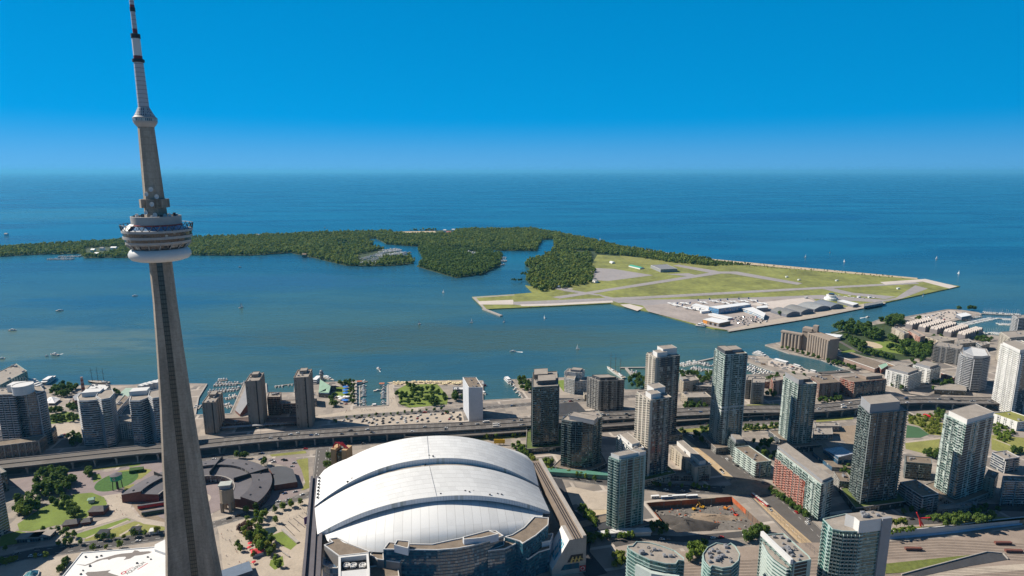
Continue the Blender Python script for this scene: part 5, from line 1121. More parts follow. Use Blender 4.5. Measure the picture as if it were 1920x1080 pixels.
p = at((157, 737)); z = hgt((157, 737), (152.5, 707)); q = MB()
for k in range(8): q.lathe(p.x, p.y, [(3.3-k*.17, z*k/8), (3.3-(k+1)*.17, z*(k+1)/8)], 12, ms=[k % 2])
q.build('chimney', [M('chimney_brick', (.22, .07, .05), .85, .1, .3), M('chimney_grey', (.35, .25, .23), .85, .1, .3)], t)
bldg('low_block', 'white flat theatre roofs behind the left blue glass condo', 'low building', [(172, 720), (160, 733), (196, 735)], 16, 'grey', {}, nunit=6, roofm=m_pw)
bldg('low_block', 'long dark roofed depot between the two blue glass condos', 'low building', [(242, 746), (214, 778), (206, 772)], 14, 'slate', {}, nunit=3, roofm=m_roofbr)
t = thing('pavilion', 'white boat sheds with ribbed fan roofs left of the tall tower', 'pavilion', (*at((280, 722)), 0))
for k in range(4): q = MB(); a, b = at((262+k*9, 724-k*1), 8), at((276+k*9, 713-k*1.5), 14); q.beam(a, b, 12, 0, 9+k); q.build('roof_strip', [m_pw], t)
bldg('low_block', 'blue walled shed beside the left blue glass condo', 'low building', [(131, 750), (129, 756), (145, 756)], 7, 'blue', {}, nunit=0)
bldg('office_block', 'dark glass office block cut by the left edge beside the park trees', 'office block', [(-75, 860), (-30, 900), (12, 885)], 26, 'dark', {1: 'FGGF'}, nunit=2)
bldg('convention_block', 'tall dark block beyond the left frame edge shading the park lawn', 'office block', None, 78, 'slate', {}, poly=[Vector((-599, 529)), Vector((-579, 623)), Vector((-679, 644)), Vector((-699, 550))], nunit=0)
# ================================================================ AIRFIELD BUILDINGS, SILOS, TERRACES, PIT
def gable(mb, poly, z0, z1, rise, m=0, mr=1, arc=False):
    """hall with its ridge along p0-p1; arc: a barrel roof"""
    p0, p1, p2, p3 = poly; n = 7 if arc else 2
    pr = [(k/n, rise*math.sin(math.pi*k/n) if arc else rise*(1-abs(2*k/n-1))) for k in range(n+1)]
    for i in range(4): a, b = poly[i], poly[(i+1) % 4]; mb.wall(a, b, z0, z1, m)
    for (s, r), (s2, r2) in zip(pr, pr[1:]):
        a, b, c, d = p0.lerp(p3, s), p1.lerp(p2, s), p1.lerp(p2, s2), p0.lerp(p3, s2)
        mb.face([(*a, z1+r), (*b, z1+r), (*c, z1+r2), (*d, z1+r2)], mr)
    for a, b in ((p0, p3), (p1, p2)): mb.face([(*a.lerp(b, s), z1+r) for s, r in pr], m)
def hall(name, label, cat, px, z, rise, mw, mr, zb=1.0, arc=False, group=None, trim=None):
    pl = [at(p, z) for p in px]; pl = para(*pl) if len(pl) == 3 else pl
    c = sum(pl, Vector((0, 0)))/len(pl); t = thing(name, label, cat, (c.x, c.y, zb), group)
    q = MB()
    if rise: gable(q, pl, zb, z, rise, 0, 1, arc)
    else: q.prism(pl, zb, z, 0, 1)
    q.build('wall', [mw, mr], t)
    if not rise: q = MB(); q.ring(pl, .3, z-.6, z+.5); q.build('roof_rim', [trim or m_trim], t)
    return t, pl
m_hang = M('hangar_roof', (.20, .20, .195), .7, .15, .05); m_hw = M('hangar_wall', (.16, .17, .20), .7, .1, .1); m_tb = facade('terminal_glass', (.02, .10, .20), (.30, .36, .42), 4, 5, .1, .06, .05, .15)
m_wm = M('white_metal', (.72, .72, .71), .5, .05, .1); m_brw = M('brown_wall', (.25, .17, .11), .8, .1, .1)
e7 = (1250, 550, 7.68)
hall('terminal', 'long white airport terminal with blue glass front', 'airport terminal', S(*e7, [(750, 222), (1215, 158), (1120, 130), (610, 190)]), 17, 0, m_tb, m_wm)
hall('terminal_wing', 'white airport wing running from the blue glass terminal to the channel', 'airport building', S(*e7, [(1040, 200), (1260, 275), (1400, 340), (1425, 288), (1210, 185)]), 10, 0, facade('wing_glass', (.02, .09, .16), (.6, .6, .6), 4, 5, .4, .1), m_wm)
hall('departure_pier', 'long low white departure pier with aircraft parked along it', 'airport building', S(*e7, [(360, 165), (600, 225), (640, 195), (420, 145)]), 10, 0, m_wm, m_wm)
hall('terminal_block', 'grey windowed block at the sunny end of the terminal', 'airport building', S(*e7, [(1290, 190), (1300, 215), (1460, 205), (1440, 170)]), 12, 0, m_pg, m_wm)
hall('departure_pier', 'short white pier building at the near corner of the apron', 'airport building', S(*e7, [(480, 240), (500, 265), (620, 250), (600, 225)]), 7, 0, m_wm, m_wm)
t, pl = hall('ferry_hall', 'brown walled ferry hall with plain white roof at the island corner', 'ferry terminal', S(*e7, [(515, 372), (755, 432), (920, 398), (650, 345)]), 11, 0, m_brw, m_wm)
q = MB(); a, b = ccw(pl)[0], ccw(pl)[1]; ww = [pl[0].lerp(pl[1], .05), pl[0].lerp(pl[1], .3)]; d = (ww[1]-ww[0]).normalized(); n_ = Vector((d.y, -d.x)); q.prism([ww[0], ww[1], ww[1]+n_*.5, ww[0]+n_*.5], 1, 9.5); q.build('orange_door', [M('orange_panel', (.62, .25, .04), .7, .08, .1)], t)
for k in range(4): p = pl[0].lerp(pl[1], .45+k*.14); q = MB(); q.prism([p, p+d*6, p+d*6+n_*.4, p+n_*.4], 1.5, 8); q.build('door', [m_pg if k % 2 else m_black], t)
hall('shed', 'long low white sheds behind the brown ferry hall', 'shed', S(*e7, [(600, 292), (880, 362), (960, 350), (670, 285)]), 6, 0, m_wm, m_wm)
f8 = (1320, 460, 4)
for px, lab, mr in ((S(*f8, [(500, 485), (620, 520), (720, 505), (600, 472)]), 'dark grey barrel roofed hangar nearest the terminal', m_hang), (S(*f8, [(600, 465), (730, 502), (820, 485), (700, 450)]), 'mid grey hangar second from the terminal', m_hang), (S(*f8, [(690, 452), (830, 480), (940, 460), (820, 425)]), 'pale grey hangar with striped roof in the middle of the row', M('hangar_roof_pale', (.29, .30, .30), .7, .15, .05)), (S(*f8, [(820, 425), (950, 462), (1045, 450), (930, 418)]), 'blue grey hangar at the control tower end of the row', M('hangar_roof_blue', (.17, .19, .22), .7, .12, .05))):
    hall('hangar', lab, 'hangar', px, 9, 6, m_hw, mr, 1, True, 'hangars along the channel')
hall('hangar', 'long white flat hangar beside the control tower', 'hangar', S(*f8, [(1000, 415), (1120, 448), (1160, 436), (1040, 408)]), 9, 0, m_hw, m_wm)
hall('hangar', 'low dark blue boat house at the channel edge of the airfield', 'hangar', S(*f8, [(1200, 440), (1200, 458), (1342, 432), (1335, 420)]), 8, 0, m_hw, m_hang)
t = thing('control_tower', 'round white two tier control tower between the hangars', 'control tower', (*at((1558, 562), 1), 1)); p = at((1558, 562), 1)
q = MB(); q.lathe(p.x, p.y, [(20, 1), (20, 8), (18, 8.4)], 24); q.build('lower_drum', [m_wm], t); q = MB(); q.lathe(p.x, p.y, [(14, 8.4), (14, 15), (15, 15.5), (15, 17)], 24); q.build('upper_drum', [m_wm], t); q = MB(); q.lathe(p.x, p.y, [(8, 17), (9, 21), (8, 22)], 16); q.build('cab', [m_podg], t)
hall('hangar', 'grey hangar with white side on the far grass of the airfield', 'hangar', S(860, 430, 4, [(1440, 268), (1515, 300), (1640, 295), (1560, 262)]), 14, 0, m_pg, M('grey_roof', (.21, .21, .22), .8, .1, .1))
hall('shed', 'long shed with bright green roof on the far grass', 'shed', S(860, 430, 4, [(1275, 272), (1360, 292), (1390, 285), (1300, 266)]), 6, 3, m_wm, M('green_roof', (.05, .33, .22), .6, .06, .1))
hall('house', 'white house on the edge of the grey parking apron', 'house', S(860, 430, 4, [(1003, 380), (1030, 390), (1048, 383), (1022, 372)]), 8, 3, m_wm, m_hang)
hall('house', 'small blue roofed hut at the tree edge of the airfield', 'house', S(860, 430, 4, [(715, 420), (750, 430), (772, 424), (735, 413)]), 6, 2, m_wm, M('blue_roof', (.22, .30, .40), .7, .1, .1))
hall('house', 'small white cabin on the far airfield grass', 'house', S(860, 430, 4, [(1130, 242), (1150, 250), (1172, 246), (1150, 238)]), 6, 2, m_wm, m_wm)
for k, (x, y) in enumerate([(620, 240), (712, 262), (1455, 328), (995, 268), (1160, 392), (1240, 393), (765, 398)]):
    p = at(S(*f8, [(x, y)])[0], 1); t = thing('equipment_hut', ['small white hut on the runway grass', 'tiny hut with mast on the runway grass', 'little white cabin inside the taxiway loop', 'pale aerial platform beside the main runway', 'white fuel hut on the small aircraft apron', 'white shed at the end of the small aircraft apron', 'dark blue gate hut on the pale apron'][k], 'hut', (p.x, p.y, 1))
    q = MB(); q.box(p.x, p.y, 1, 5, 9, 6, .3); q.build('wall', [m_wm if k != 6 else m_hw], t); q = MB(); q.box(p.x, p.y, 5, 5.6, 10, 7, .3); q.build('roof', [m_wm], t); q = MB(); q.tube((p.x+6, p.y, 1), (p.x+6, p.y, 10), .3, n=5); q.build('mast', [m_steel], t)
# --- the old grain silos
m_silo = M('silo_concrete', (.30, .245, .20), .9, .13, .06, scale2=.5)
t = thing('grain_silo', 'old brown concrete grain silos with a blocky head tower by the channel', 'grain silo', (*at((1510, 660)), 0))
s0, s1 = at((1462, 650)), at((1500, 657)); zs = hgt((1462, 650), (1462, 623))
d = (s1-s0).normalized(); n_ = Vector((-d.y, d.x)); L = (s1-s0).length; r = L/12
for row in range(2):
    for k in range(6):
        p = s0+d*(r+k*2*r)+n_*(r+row*2*r); q = MB(); q.lathe(p.x, p.y, [(r*.97, 0), (r*.97, zs)], 16, cap=True); q.build('silo_cylinder', [m_silo], t, True)
q = MB(); q.beam(s0+n_*2*r-d*1, s1+n_*2*r+d*1, 4*r, zs, zs+3); q.build('silo_cap', [m_silo], t)
b0, b1 = at((1512, 661)), at((1552, 676)); zb_ = hgt((1552, 676), (1553, 638)); d2 = (b1-b0).normalized(); n2_ = Vector((-d2.y, d2.x)); Lb = (b1-b0).length
q = MB(); q.prism([b0, b1, b1+n2_*26, b0+n2_*26], 0, zb_); q.build('storage_block', [m_silo], t)
q = MB()
for k in range(9): p = b0+d2*(Lb/18+k*Lb/9); q = MB(); q.lathe(p.x, p.y, [(Lb/18*.98, 0), (Lb/18*.98, zb_-1.5)], 10); q.build('silo_cylinder', [m_silo], t, True)
q = MB(); q.ring([b0, b1, b1+n2_*26, b0+n2_*26], 1.0, zb_-1, zb_+2); q.build('storage_rim', [m_silo], t)
h0 = at((1500, 656)); zh = hgt((1500, 656), (1499, 615)); q = MB(); q.prism([h0+n_*4, h0+n_*4+d*20, h0+n_*24+d*20, h0+n_*24], 0, zh); q.build('head_tower', [m_silo], t)
q = MB(); q.prism([h0+n_*6+d*21, h0+n_*6+d*31, h0+n_*20+d*31, h0+n_*20+d*21], 0, zh+8); q.build('head_tower', [m_silo], t)
for k in range(7): q = MB(); p = h0+n_*3.8+d*(1.5+k*2.6); q.prism([p, p+d*1.2, p+d*1.2-n_*.2, p-n_*.2], zh*.8, zh*.86); q.build('window', [m_black], t)
hall('boat_terminal', 'long white ferry shelter behind the grain silos', 'ferry terminal', [(1528, 637), (1575, 632), (1580, 628), (1548, 625)], 8, 0, m_wm, m_wm)
hall('school', 'long low brick school with tan roof right of the grain silos', 'school', S(1440, 560, 4, [(515, 425), (800, 525), (885, 490), (620, 402)]), 9, 0, MATS['slab_brick'], m_roofbr)
hall('school', 'small dark brick wing with green roof beside the brick school', 'school', S(1440, 560, 4, [(830, 500), (850, 530), (900, 500), (885, 482)]), 10, 0, m_brick, m_cop)
hall('workshop', 'low brown workshop sheds south of the park trees', 'shed', S(1440, 560, 4, [(895, 480), (1000, 520), (1080, 490), (960, 470)]), 6, 0, m_brw, m_roofgr)
hall('community_centre', 'low brick and white community building in front of the striped round tower', 'community building', S(1440, 560, 4, [(1300, 555), (1395, 590), (1415, 560), (1330, 540)]), 12, 0, fac('red'), m_roofgr)
hall('fire_hall', 'dark low building with curved pale roof under the striped round tower', 'low building', S(1440, 560, 4, [(1250, 665), (1250, 680), (1490, 690), (1480, 650), (1360, 640)]), 9, 0, fac('dark'), m_roofgr)
for px, lab, st in ((S(1440, 560, 4, [(930, 215), (1020, 265), (1060, 260), (1010, 210)]), 'beige and red brick cooperative block left of the row', 'beige'), (S(1440, 560, 4, [(1050, 240), (1140, 290), (1180, 280), (1090, 235)]), 'brick red cooperative block right of its beige twin', 'red')):
    z = 26; pl = para(*[at(p, z) for p in px[:3]]); bldg('apartment_block', lab+' behind the dark park trees', 'apartment block', None, z, st, {1: 'WBW', 0: 'BWB'}, poly=pl, nunit=3)
bldg('apartment_block', 'long low beige apartment row between park trees and white terraces', 'apartment block', S(1440, 560, 4, [(1180, 285), (1300, 325), (1400, 312), (1280, 278)]), 13, 'beige', {0: 'WBWBWB'}, nunit=5)
bldg('apartment_block', 'brown row behind the terraced grey block', 'apartment block', S(1440, 560, 4, [(1420, 305), (1440, 340), (1560, 330), (1500, 300)]), 12, 'grey', {}, nunit=5)
bldg('apartment_block', 'dark sided brick row beside the sail marina trees', 'apartment block', S(1440, 560, 4, [(1560, 330), (1600, 355), (1665, 338), (1640, 322)]), 13, 'slate', {}, nunit=3)
# --- sawtooth terraces by the sail marina
m_tr = M('terrace_roof', (.45, .40, .36), .8, .14, .1); m_tw = M('terrace_wall', (.22, .20, .20), .8, .12, .1)
for r_, (p0, p1, wd, lab) in enumerate([((1704, 611), (1742, 602), 17, 'farthest terrace row, nearest the open lake'), ((1728, 616), (1766, 605), 17, 'second terrace row from the lake'), ((1750, 620), (1788, 609), 17, 'middle terrace row with the sharpest zigzag roofs'), ((1776, 625), (1810, 614), 17, 'fourth terrace row from the lake'), ((1802, 630), (1836, 619), 17, 'nearest terrace row with dark side by the marina trees')]):
    a, b = at(p0, 8), at(p1, 8); d = (b-a); L = d.length; d.normalize(); n_ = Vector((-d.y, d.x)); t = thing('terrace_row', lab, 'terraced houses', (a.x, a.y, 0), 'sawtooth terrace rows')
    q = MB(); q.prism([a-n_*wd/2, b-n_*wd/2, b+n_*wd/2, a+n_*wd/2], 0, 11, 0, 1); q.build('wall', [m_tw, m_tr], t)
    k = 8
    for i in range(k):
        for s in (-1, 1):
            c = a+d*(L*(i+.5)/k)+n_*s*wd/4; w = L/k*.47; q = MB(); pl = [c-d*w-n_*wd*.22, c+d*w-n_*wd*.22, c+d*w+n_*wd*.22, c-d*w+n_*wd*.22]
            gable(q, [pl[1], pl[2], pl[3], pl[0]], 11, 12, 5.5, 0, 1); q.build('roof', [m_tw, m_tr], t)
# marina clubhouse on the right
hall('clubhouse', 'white and dark blue clubhouse at the sail marina', 'clubhouse', S(1700, 560, 8.709, [(810, 250), (900, 300), (1060, 270), (960, 225)]), 10, 0, m_hw, m_wm)
# --- construction pit
sheet('pit_floor', inset(pc, -2), -9, M('dug_earth', (.15, .135, .12), .95, .25, .08, scale2=.5))
m_tarp = M('orange_tarp', (.40, .105, .04), .8, .3, .12); m_lag = M('timber_lagging', (.17, .115, .085), .9, .2, .3)
shore_ = thing('shoring_wall', 'orange and timber shoring wall round the open construction pit', 'retaining wall', (pc[0].x, pc[0].y, 0))
pin = inset(pc, .35)
for i in range(6):
    a, b = pin[i], pin[(i+1) % 6]; L = (b-a).length; far = (a.y+b.y)/2 > sum(q.y for q in pc)/6+3 or a.x+b.x > 2*max(q.x for q in pc)-90
    q = MB(); q.wall(b, a, -9.2, 0, 0); q.build('lagging', [m_lag], shore_)
    if far:
        k = max(2, int(L/22)); e = (b-a).normalized(); n_ = Vector((-e.y, e.x))
        for j in range(k):
            if j == k//3: continue
            x0, x1 = a+e*(L*j/k+.6)+n_*.3, a+e*(L*(j+1)/k-.6)+n_*.3; q = MB(); z = -random.uniform(4.5, 7.5); q.face([(*x1, z), (*x0, z+random.uniform(-1, 1)), (*x0, .6), (*x1, .6)]); q.build('tarp', [m_tarp], shore_)
    for j in range(int(L/9)):
        p = a.lerp(b, j*9/L); q = MB(); q.box(p.x, p.y, -9, .4, .5, .5); q.build('pile', [m_steel], shore_)
def mound(name, label, ctr, rx, ry, hgt_, mat, z0=0.0, seed=0):
    rr = random.Random(seed); q = MB(); n, k = 26, 7; P = []
    for j in range(k+1):
        s = j/k; row = []
        for i in range(n):
            a = 2*math.pi*i/n; w = 1+.22*math.sin(3*a+seed)+.12*math.sin(7*a)+rr.uniform(-.06, .06)
            row.append((ctr.x+rx*(1-s)*w*math.cos(a), ctr.y+ry*(1-s)*w*math.sin(a), z0+hgt_*(s**.8)*(1 if j < k else 1)+rr.uniform(-.6, .6)*(j > 0)))
        P.append(row)
    for j in range(k):
        for i in range(n): q.face([P[j][i], P[j][(i+1) % n], P[j+1][(i+1) % n], P[j+1][i]])
    return tag(q.build(name, [mat], None, True), label, 'earth heap')
mound('spoil_heap', 'dark spoil heap filling the left of the construction pit', at((1285, 985), -6), 34, 24, 10.5, M('spoil_earth', (.07, .062, .056), .95, .3, .1), -9, 1)
mound('spoil_heap', 'low pale dirt ramp across the pit floor', at((1335, 968), -7), 34, 9, 3, m_earth, -9, 2)
mound('spoil_heap', 'big brown earth mound beside the tram street junction', at((1408, 913), 2), 38, 20, 5, m_earth, 0, 3)
# --- walls along the rail yard
t = thing('retaining_wall', 'long pale concrete retaining wall with blue foot along the rail yard', 'retaining wall', (*at((1780, 985)), 0))
wl = W(S(1660, 880, 7.2, [(40, 935), (500, 895), (960, 845), (1400, 785), (1872, 735), (2400, 690)]), 0)
for a, b in zip(wl, wl[1:]):
    q = MB(); q.beam(a, b, 1.2, 0, 9.5); q.build('wall_panel', [M('pale_wall', (.52, .50, .48), .85, .10, .1)], t)
    e = (b-a).normalized(); n_ = Vector((e.y, -e.x)); q = MB(); q.beam(a+n_*1.1, b+n_*1.1, .8, 0, 2.2); q.build('wall_foot', [M('blue_foot', (.34, .46, .60), .8, .08, .1)], t)
q = MB(); q.prism([p+Vector((0, 1.0)) for p in wl]+[Vector((900, 800)), Vector((430, 690))], 0, 8.6)
ter = W(S(1660, 880, 7.2, [(40, 850), (200, 780), (700, 770), (900, 700), (1500, 640), (1872, 660), (2300, 640)]), 8.6)
sheet('garden_terrace', ter+[p+Vector((0, 1)) for p in wl[::-1]], 8.7, m_grass2)
q = MB(); q.prism(ter+[p+Vector((0, .9)) for p in wl[::-1]], 0, 8.65); tag(q.build('garden_embankment', [m_earth]), kind='structure')
t = thing('underpass_wall', 'dark concrete portal walls of the rail underpass', 'retaining wall', (*at((1800, 1040)), 0))
up_ = W(S(1440, 810, 4, [(1000, 1075), (1240, 1010), (1640, 905), (1760, 915), (1800, 960)]))
for a, b in zip(up_, up_[1:]): q = MB(); q.beam(a, b, 1, 0, 1.8); q.build('wall_panel', [m_conc], t)
# --- stadium gate tower behind the dome, and small park buildings
t = thing('gate_tower', 'ochre stone gate tower with red steel crown left of the white dome', 'gate tower', (*at((643, 880)), 0))
p = at((643, 880)); q = MB(); q.box(p.x-8, p.y, 0, 34, 7, 16, -.25); q.build('pier', [M('ochre_stone', (.45, .29, .15), .85, .12, .2)], t); q = MB(); q.box(p.x+8, p.y-3, 0, 34, 7, 16, -.25); q.build('pier', [MATS['ochre_stone']], t)
q = MB(); q.box(p.x, p.y-1, 0, 30, 11, 12, -.25); q.build('dark_window', [fac('dark')], t)
for s in (0, 1, 2): q = MB(); q.tube((p.x-11+s*8, p.y-4, 34), (p.x-7+s*4, p.y-2, 42), .8, n=5); q.tube((p.x-7+s*4, p.y-2, 42), (p.x+11, p.y-6, 34), .8, n=5); q.build('red_crown', [m_red], t)
t = thing('water_tower', 'green banded tank on four black legs in the round flower bed', 'water tower', (*at((221, 917)), 0))
p = at((221, 917)); z1 = hgt((221, 917), (219, 907)); q = MB(); q.lathe(p.x, p.y, [(6.8, 14), (6.8, 20.5)], 24, cap=False); q.build('tank_band', [M('green_tank', (.01, .30, .16), .4, .06, .2)], t); q = MB(); q.lathe(p.x, p.y, [(.5, 13.9), (6.7, 14), (6.7, 20.5), (7.0, 20.5), (.5, 22.5)], 24); q.build('tank_roof', [m_rh], t)
for k in range(4): a = math.pi/4+k*math.pi/2; q = MB(); q.tube((p.x+5.5*math.cos(a), p.y+5.5*math.sin(a), 0), (p.x+4.6*math.cos(a), p.y+4.6*math.sin(a), 14), .55, .5, 6); q.build('leg', [m_black], t)
q = MB(); q.tube((p.x, p.y, 0), (p.x, p.y, 14), 1.2, n=8); q.build('riser', [m_black], t)
q = MB()
for k in range(12):
    a, b = 2*math.pi*k/12, 2*math.pi*(k+1)/12; q.face([(p.x+1.5+r*math.cos(x), p.y-7.0, 17.2+r*math.sin(x)) for r, x in ((.8, a), (1.8, a), (1.8, b), (.8, b))])
q.build('tank_emblem', [m_white], t)
t = thing('coal_tower', 'tan concrete coaling tower on legs beside the curved shed', 'coaling tower', (*at((428, 955)), 0))
p = at((428, 957)); m_ct = M('coal_concrete', (.33, .26, .19), .9, .12, .2)
for k, (dx, dy) in enumerate([(-5, -4), (5, -4), (-5, 4), (5, 4)]): q = MB(); q.box(p.x+dx, p.y+dy, 0, 13, 3, 3); q.build('leg', [m_ct], t)
q = MB(); q.prism(ell(p.x, p.y, 8, 7, 10), 12.5, 30); q.build('hopper', [m_ct], t); q = MB(); q.box(p.x-1, p.y+1, 30, 34.5, 12, 9, .2); q.build('head_house', [m_pg], t); q = MB(); q.box(p.x-1, p.y+1, 34.5, 35.6, 14, 11, .2); q.build('roof', [M('pale_ribbed_roof', (.40, .42, .38), .7, .1, .2)], t)
def hut(label, px, w, d, h, ang, mw, mr, name='park_building', cat='park building', rise=2.5):
    p = at(px); e = Vector((math.cos(ang), math.sin(ang))); n_ = Vector((-e.y, e.x)); t = thing(name, label, cat, (p.x, p.y, 0))
    q = MB(); pl = [p-e*w/2-n_*d/2, p+e*w/2-n_*d/2, p+e*w/2+n_*d/2, p-e*w/2+n_*d/2]; q.prism(pl, 0, h); q.build('wall', [mw], t)
    q = MB(); ov = inset(pl, -1); c = [(ov[0]+ov[3])/2+e*d*.3, (ov[1]+ov[2])/2-e*d*.3]
    if rise: q.face([(*ov[0], h), (*ov[1], h), (*c[1], h+rise), (*c[0], h+rise)]); q.face([(*ov[2], h), (*ov[3], h), (*c[0], h+rise), (*c[1], h+rise)]); q.face([(*ov[1], h), (*ov[2], h), (*c[1], h+rise)]); q.face([(*ov[3], h), (*ov[0], h), (*c[0], h+rise)])
    else: q.prism(ov, h, h+.6)
    q.build('roof', [mr], t); return t
m_shing = M('grey_shingle', (.16, .145, .14), .9, .15, .3)
hut('old railway station house with grey hipped roof beside the lawn', (186, 962), 17, 12, 6, .1, m_brick, m_shing, 'station_house', 'station', 4)
hut('dark hipped cabin left of the pale path', (135, 985), 15, 10, 4.5, .25, m_brick, m_shing, 'cabin', 'cabin', 3.5)
hut('small dark hut at the end of the cabin row', (164, 981), 9, 8, 4, .25, m_brick, m_shing, 'cabin', 'cabin', 3)
hut('flat white framed glass entrance pavilion by the street', (58, 1012), 22, 10, 5, .15, fac('slate'), m_roofgr, 'pavilion', 'pavilion', 0)
hut('second flat pavilion joined to the street pavilion', (82, 1008), 20, 12, 5, .15, fac('slate'), m_roofgr, 'pavilion', 'pavilion', 0)
hut('small white stair hut among the street trees', (92, 1001), 8, 6, 4, .15, m_pw, m_roofgr, 'stair_hut', 'hut', 0)
hut('black topped vent box on the dry lawn near the street', (195, 1004), 10, 8, 4.5, .1, m_conc, m_black, 'vent_box', 'vent', 0)
hut('black topped vent box on the dry lawn close to the tall tower', (255, 998), 9, 7, 4.5, .1, m_conc, m_black, 'vent_box', 'vent', 0)
hut('white rounded vent box right beside the tall tower shaft', (290, 999), 8, 6, 4, .3, m_pw, m_pw, 'vent_box', 'vent', 0)
hut('small white and teal statue block on the lawn', (172, 942), 6, 5, 5, .4, m_pw, m_cop, 'kiosk', 'kiosk', 1.5)
hut('red canopied kiosk among plaza trees', (483, 1039), 11, 9, 4, .5, m_pw, M('red_canvas', (.62, .05, .06), .8, .05, .2), 'kiosk', 'kiosk', 2.5)
hut('dark blue angled roof at the bottom right of the tall tower', (440, 1082), 30, 16, 6, .6, m_hw, M('navy_roof', (.12, .16, .22), .6, .1, .2), 'entrance_building', 'entrance', 0)
hut('grey low podium beside the dome track and trees', (1105, 992), 26, 60, 6, 1.85, m_pg, m_dark, 'loading_building', 'low building', 0)
hut('tan strip roof beside the grey podium', (1123, 985), 9, 60, 6.5, 1.95, m_conc, m_roofbr, 'walkway_roof', 'walkway', 0)
hut('long green glass walkway roof at the foot of the bowed condo', (1085, 893), 105, 8, 6, -.13, m_cop, M('green_glass_roof', (.10, .24, .18), .3, .08, .2), 'walkway_roof', 'walkway', 0)
hut('white walkway roof running from the teal tower', (1170, 1003), 60, 7, 5, .05, m_pw, m_pw, 'walkway_roof', 'walkway', 0)
for k, (x, y) in enumerate([(276, 936), (292, 950), (300, 962)]):
    p = at((x, y)); t = thing('railway_coach', ['black railway coach parked left of the tall tower', 'red and grey railway coach parked left of the tall tower', 'dark green railway coach nearest the pale path'][k], 'railway coach', (p.x, p.y, 0))
    a = .32; e = Vector((math.cos(a), math.sin(a))); q = MB(); q.beam(p-e*19, p+e*17, 3.4, 1.2, 4.6); q.build('body', [[m_black, MATS['red_paint'], M('coach_green', (.03, .06, .045), .5, .1, .2)][k]], t); q = MB(); q.beam(p-e*19.2, p+e*17.2, 2.8, 4.6, 5.2); q.build('roof', [m_rh], t)
    for s in (-14, 12): q = MB(); q.beam(p+e*(s-2.4), p+e*(s+2.4), 2.6, .1, 1.2); q.build('bogie', [m_black], t)

t = thing('walkway_roof', 'long pale covered walkway in front of the three brown slab towers', 'walkway', (*at((480, 803)), 0)); a, b = at((404, 808)), at((555, 797)); q = MB(); q.beam(a, b, 6, 4.6, 5.2, bottom=True); q.build('roof', [m_pg], t)
for k in range(13): p = a.lerp(b, k/12); q = MB(); q.tube((p.x, p.y, 0), (p.x, p.y, 4.6), .4, n=6); q.build('post', [m_conc], t)

# podiums and planted terraces at the tower feet
m_green = M('planted_roof', (.10, .13, .035), .95, .3, .1)
for lab, gr, h_, st in (('slim dark green glass condo tower between the dome and the waterfront hotel', 9, 7, 'dark'), ('shorter dark condo block with bowed glass front and pale stepped penthouse', 8, 6, 'slate'), ('cream framed twin condo tower standing nearest the dome of the pair', 9, 9, 'beige'), ('cream framed twin condo tower with curved white crown rising behind its partner', 8, 9, 'beige'),
                        ('tallest dark green glass tower in the middle with white band halfway up', 10, 9, 'grey'), ('dark green glass tower with grey box crown beside the red brick waterfront flats', 10, 9, 'slate'), ('large near black condo tower with tall grey box crown in front of the expressway', 9, 8, 'dark'), ('dark condo tower with white box crown right of the park lawns', 8, 8, 'grey'), ('teal glass condo tower with pale top floor beside the open construction pit', 6, 5, 'teal')):
    t, poly, hh = BLD[lab]; pp = inset(ccw(poly), -gr); q = MB(); q.prism(pp, 0, h_, 0, 1); q.build('podium', [fac(st), m_green if gr == 9 else m_roofbr], t); q = MB(); q.ring(pp, -.6, h_, h_+1); q.build('podium_parapet', [m_conc], t)
for px in ([(858, 823), (1000, 815), (1000, 819), (858, 829)], [(1265, 806), (1335, 801), (1335, 807), (1265, 813)], [(1395, 802), (1460, 797), (1460, 803), (1395, 808)], [(1530, 786), (1600, 781), (1600, 786), (1530, 792)], [(1400, 759), (1460, 757), (1460, 762), (1400, 763)]): sheet('verge', W(px), .2, m_grass2)
for k in range(5):
    a, b = [at(p) for p in S(*c4, [(600+k*40, 690-k*22), (690+k*40, 780-k*30)])]; q = MB(); q.beam(a, b, .8, .1, .14); tag(q.build('paving_line', [m_asph]), kind='structure')

q = MB(); rr = random.Random(5)
for px in scatter([tuple(p) for p in inset(pc, 4)], 150, 2.2, rnd=rr): q.box(px[0], px[1], -9.1, -9+rr.uniform(.3, 1.8), rr.uniform(.6, 3.4), rr.uniform(.5, 1.6), rr.uniform(0, 3), rr.choice((0, 0, 1, 2)))
tag(q.build('rubble', [MATS['dug_earth'], m_conc, m_tarp]), kind='stuff')
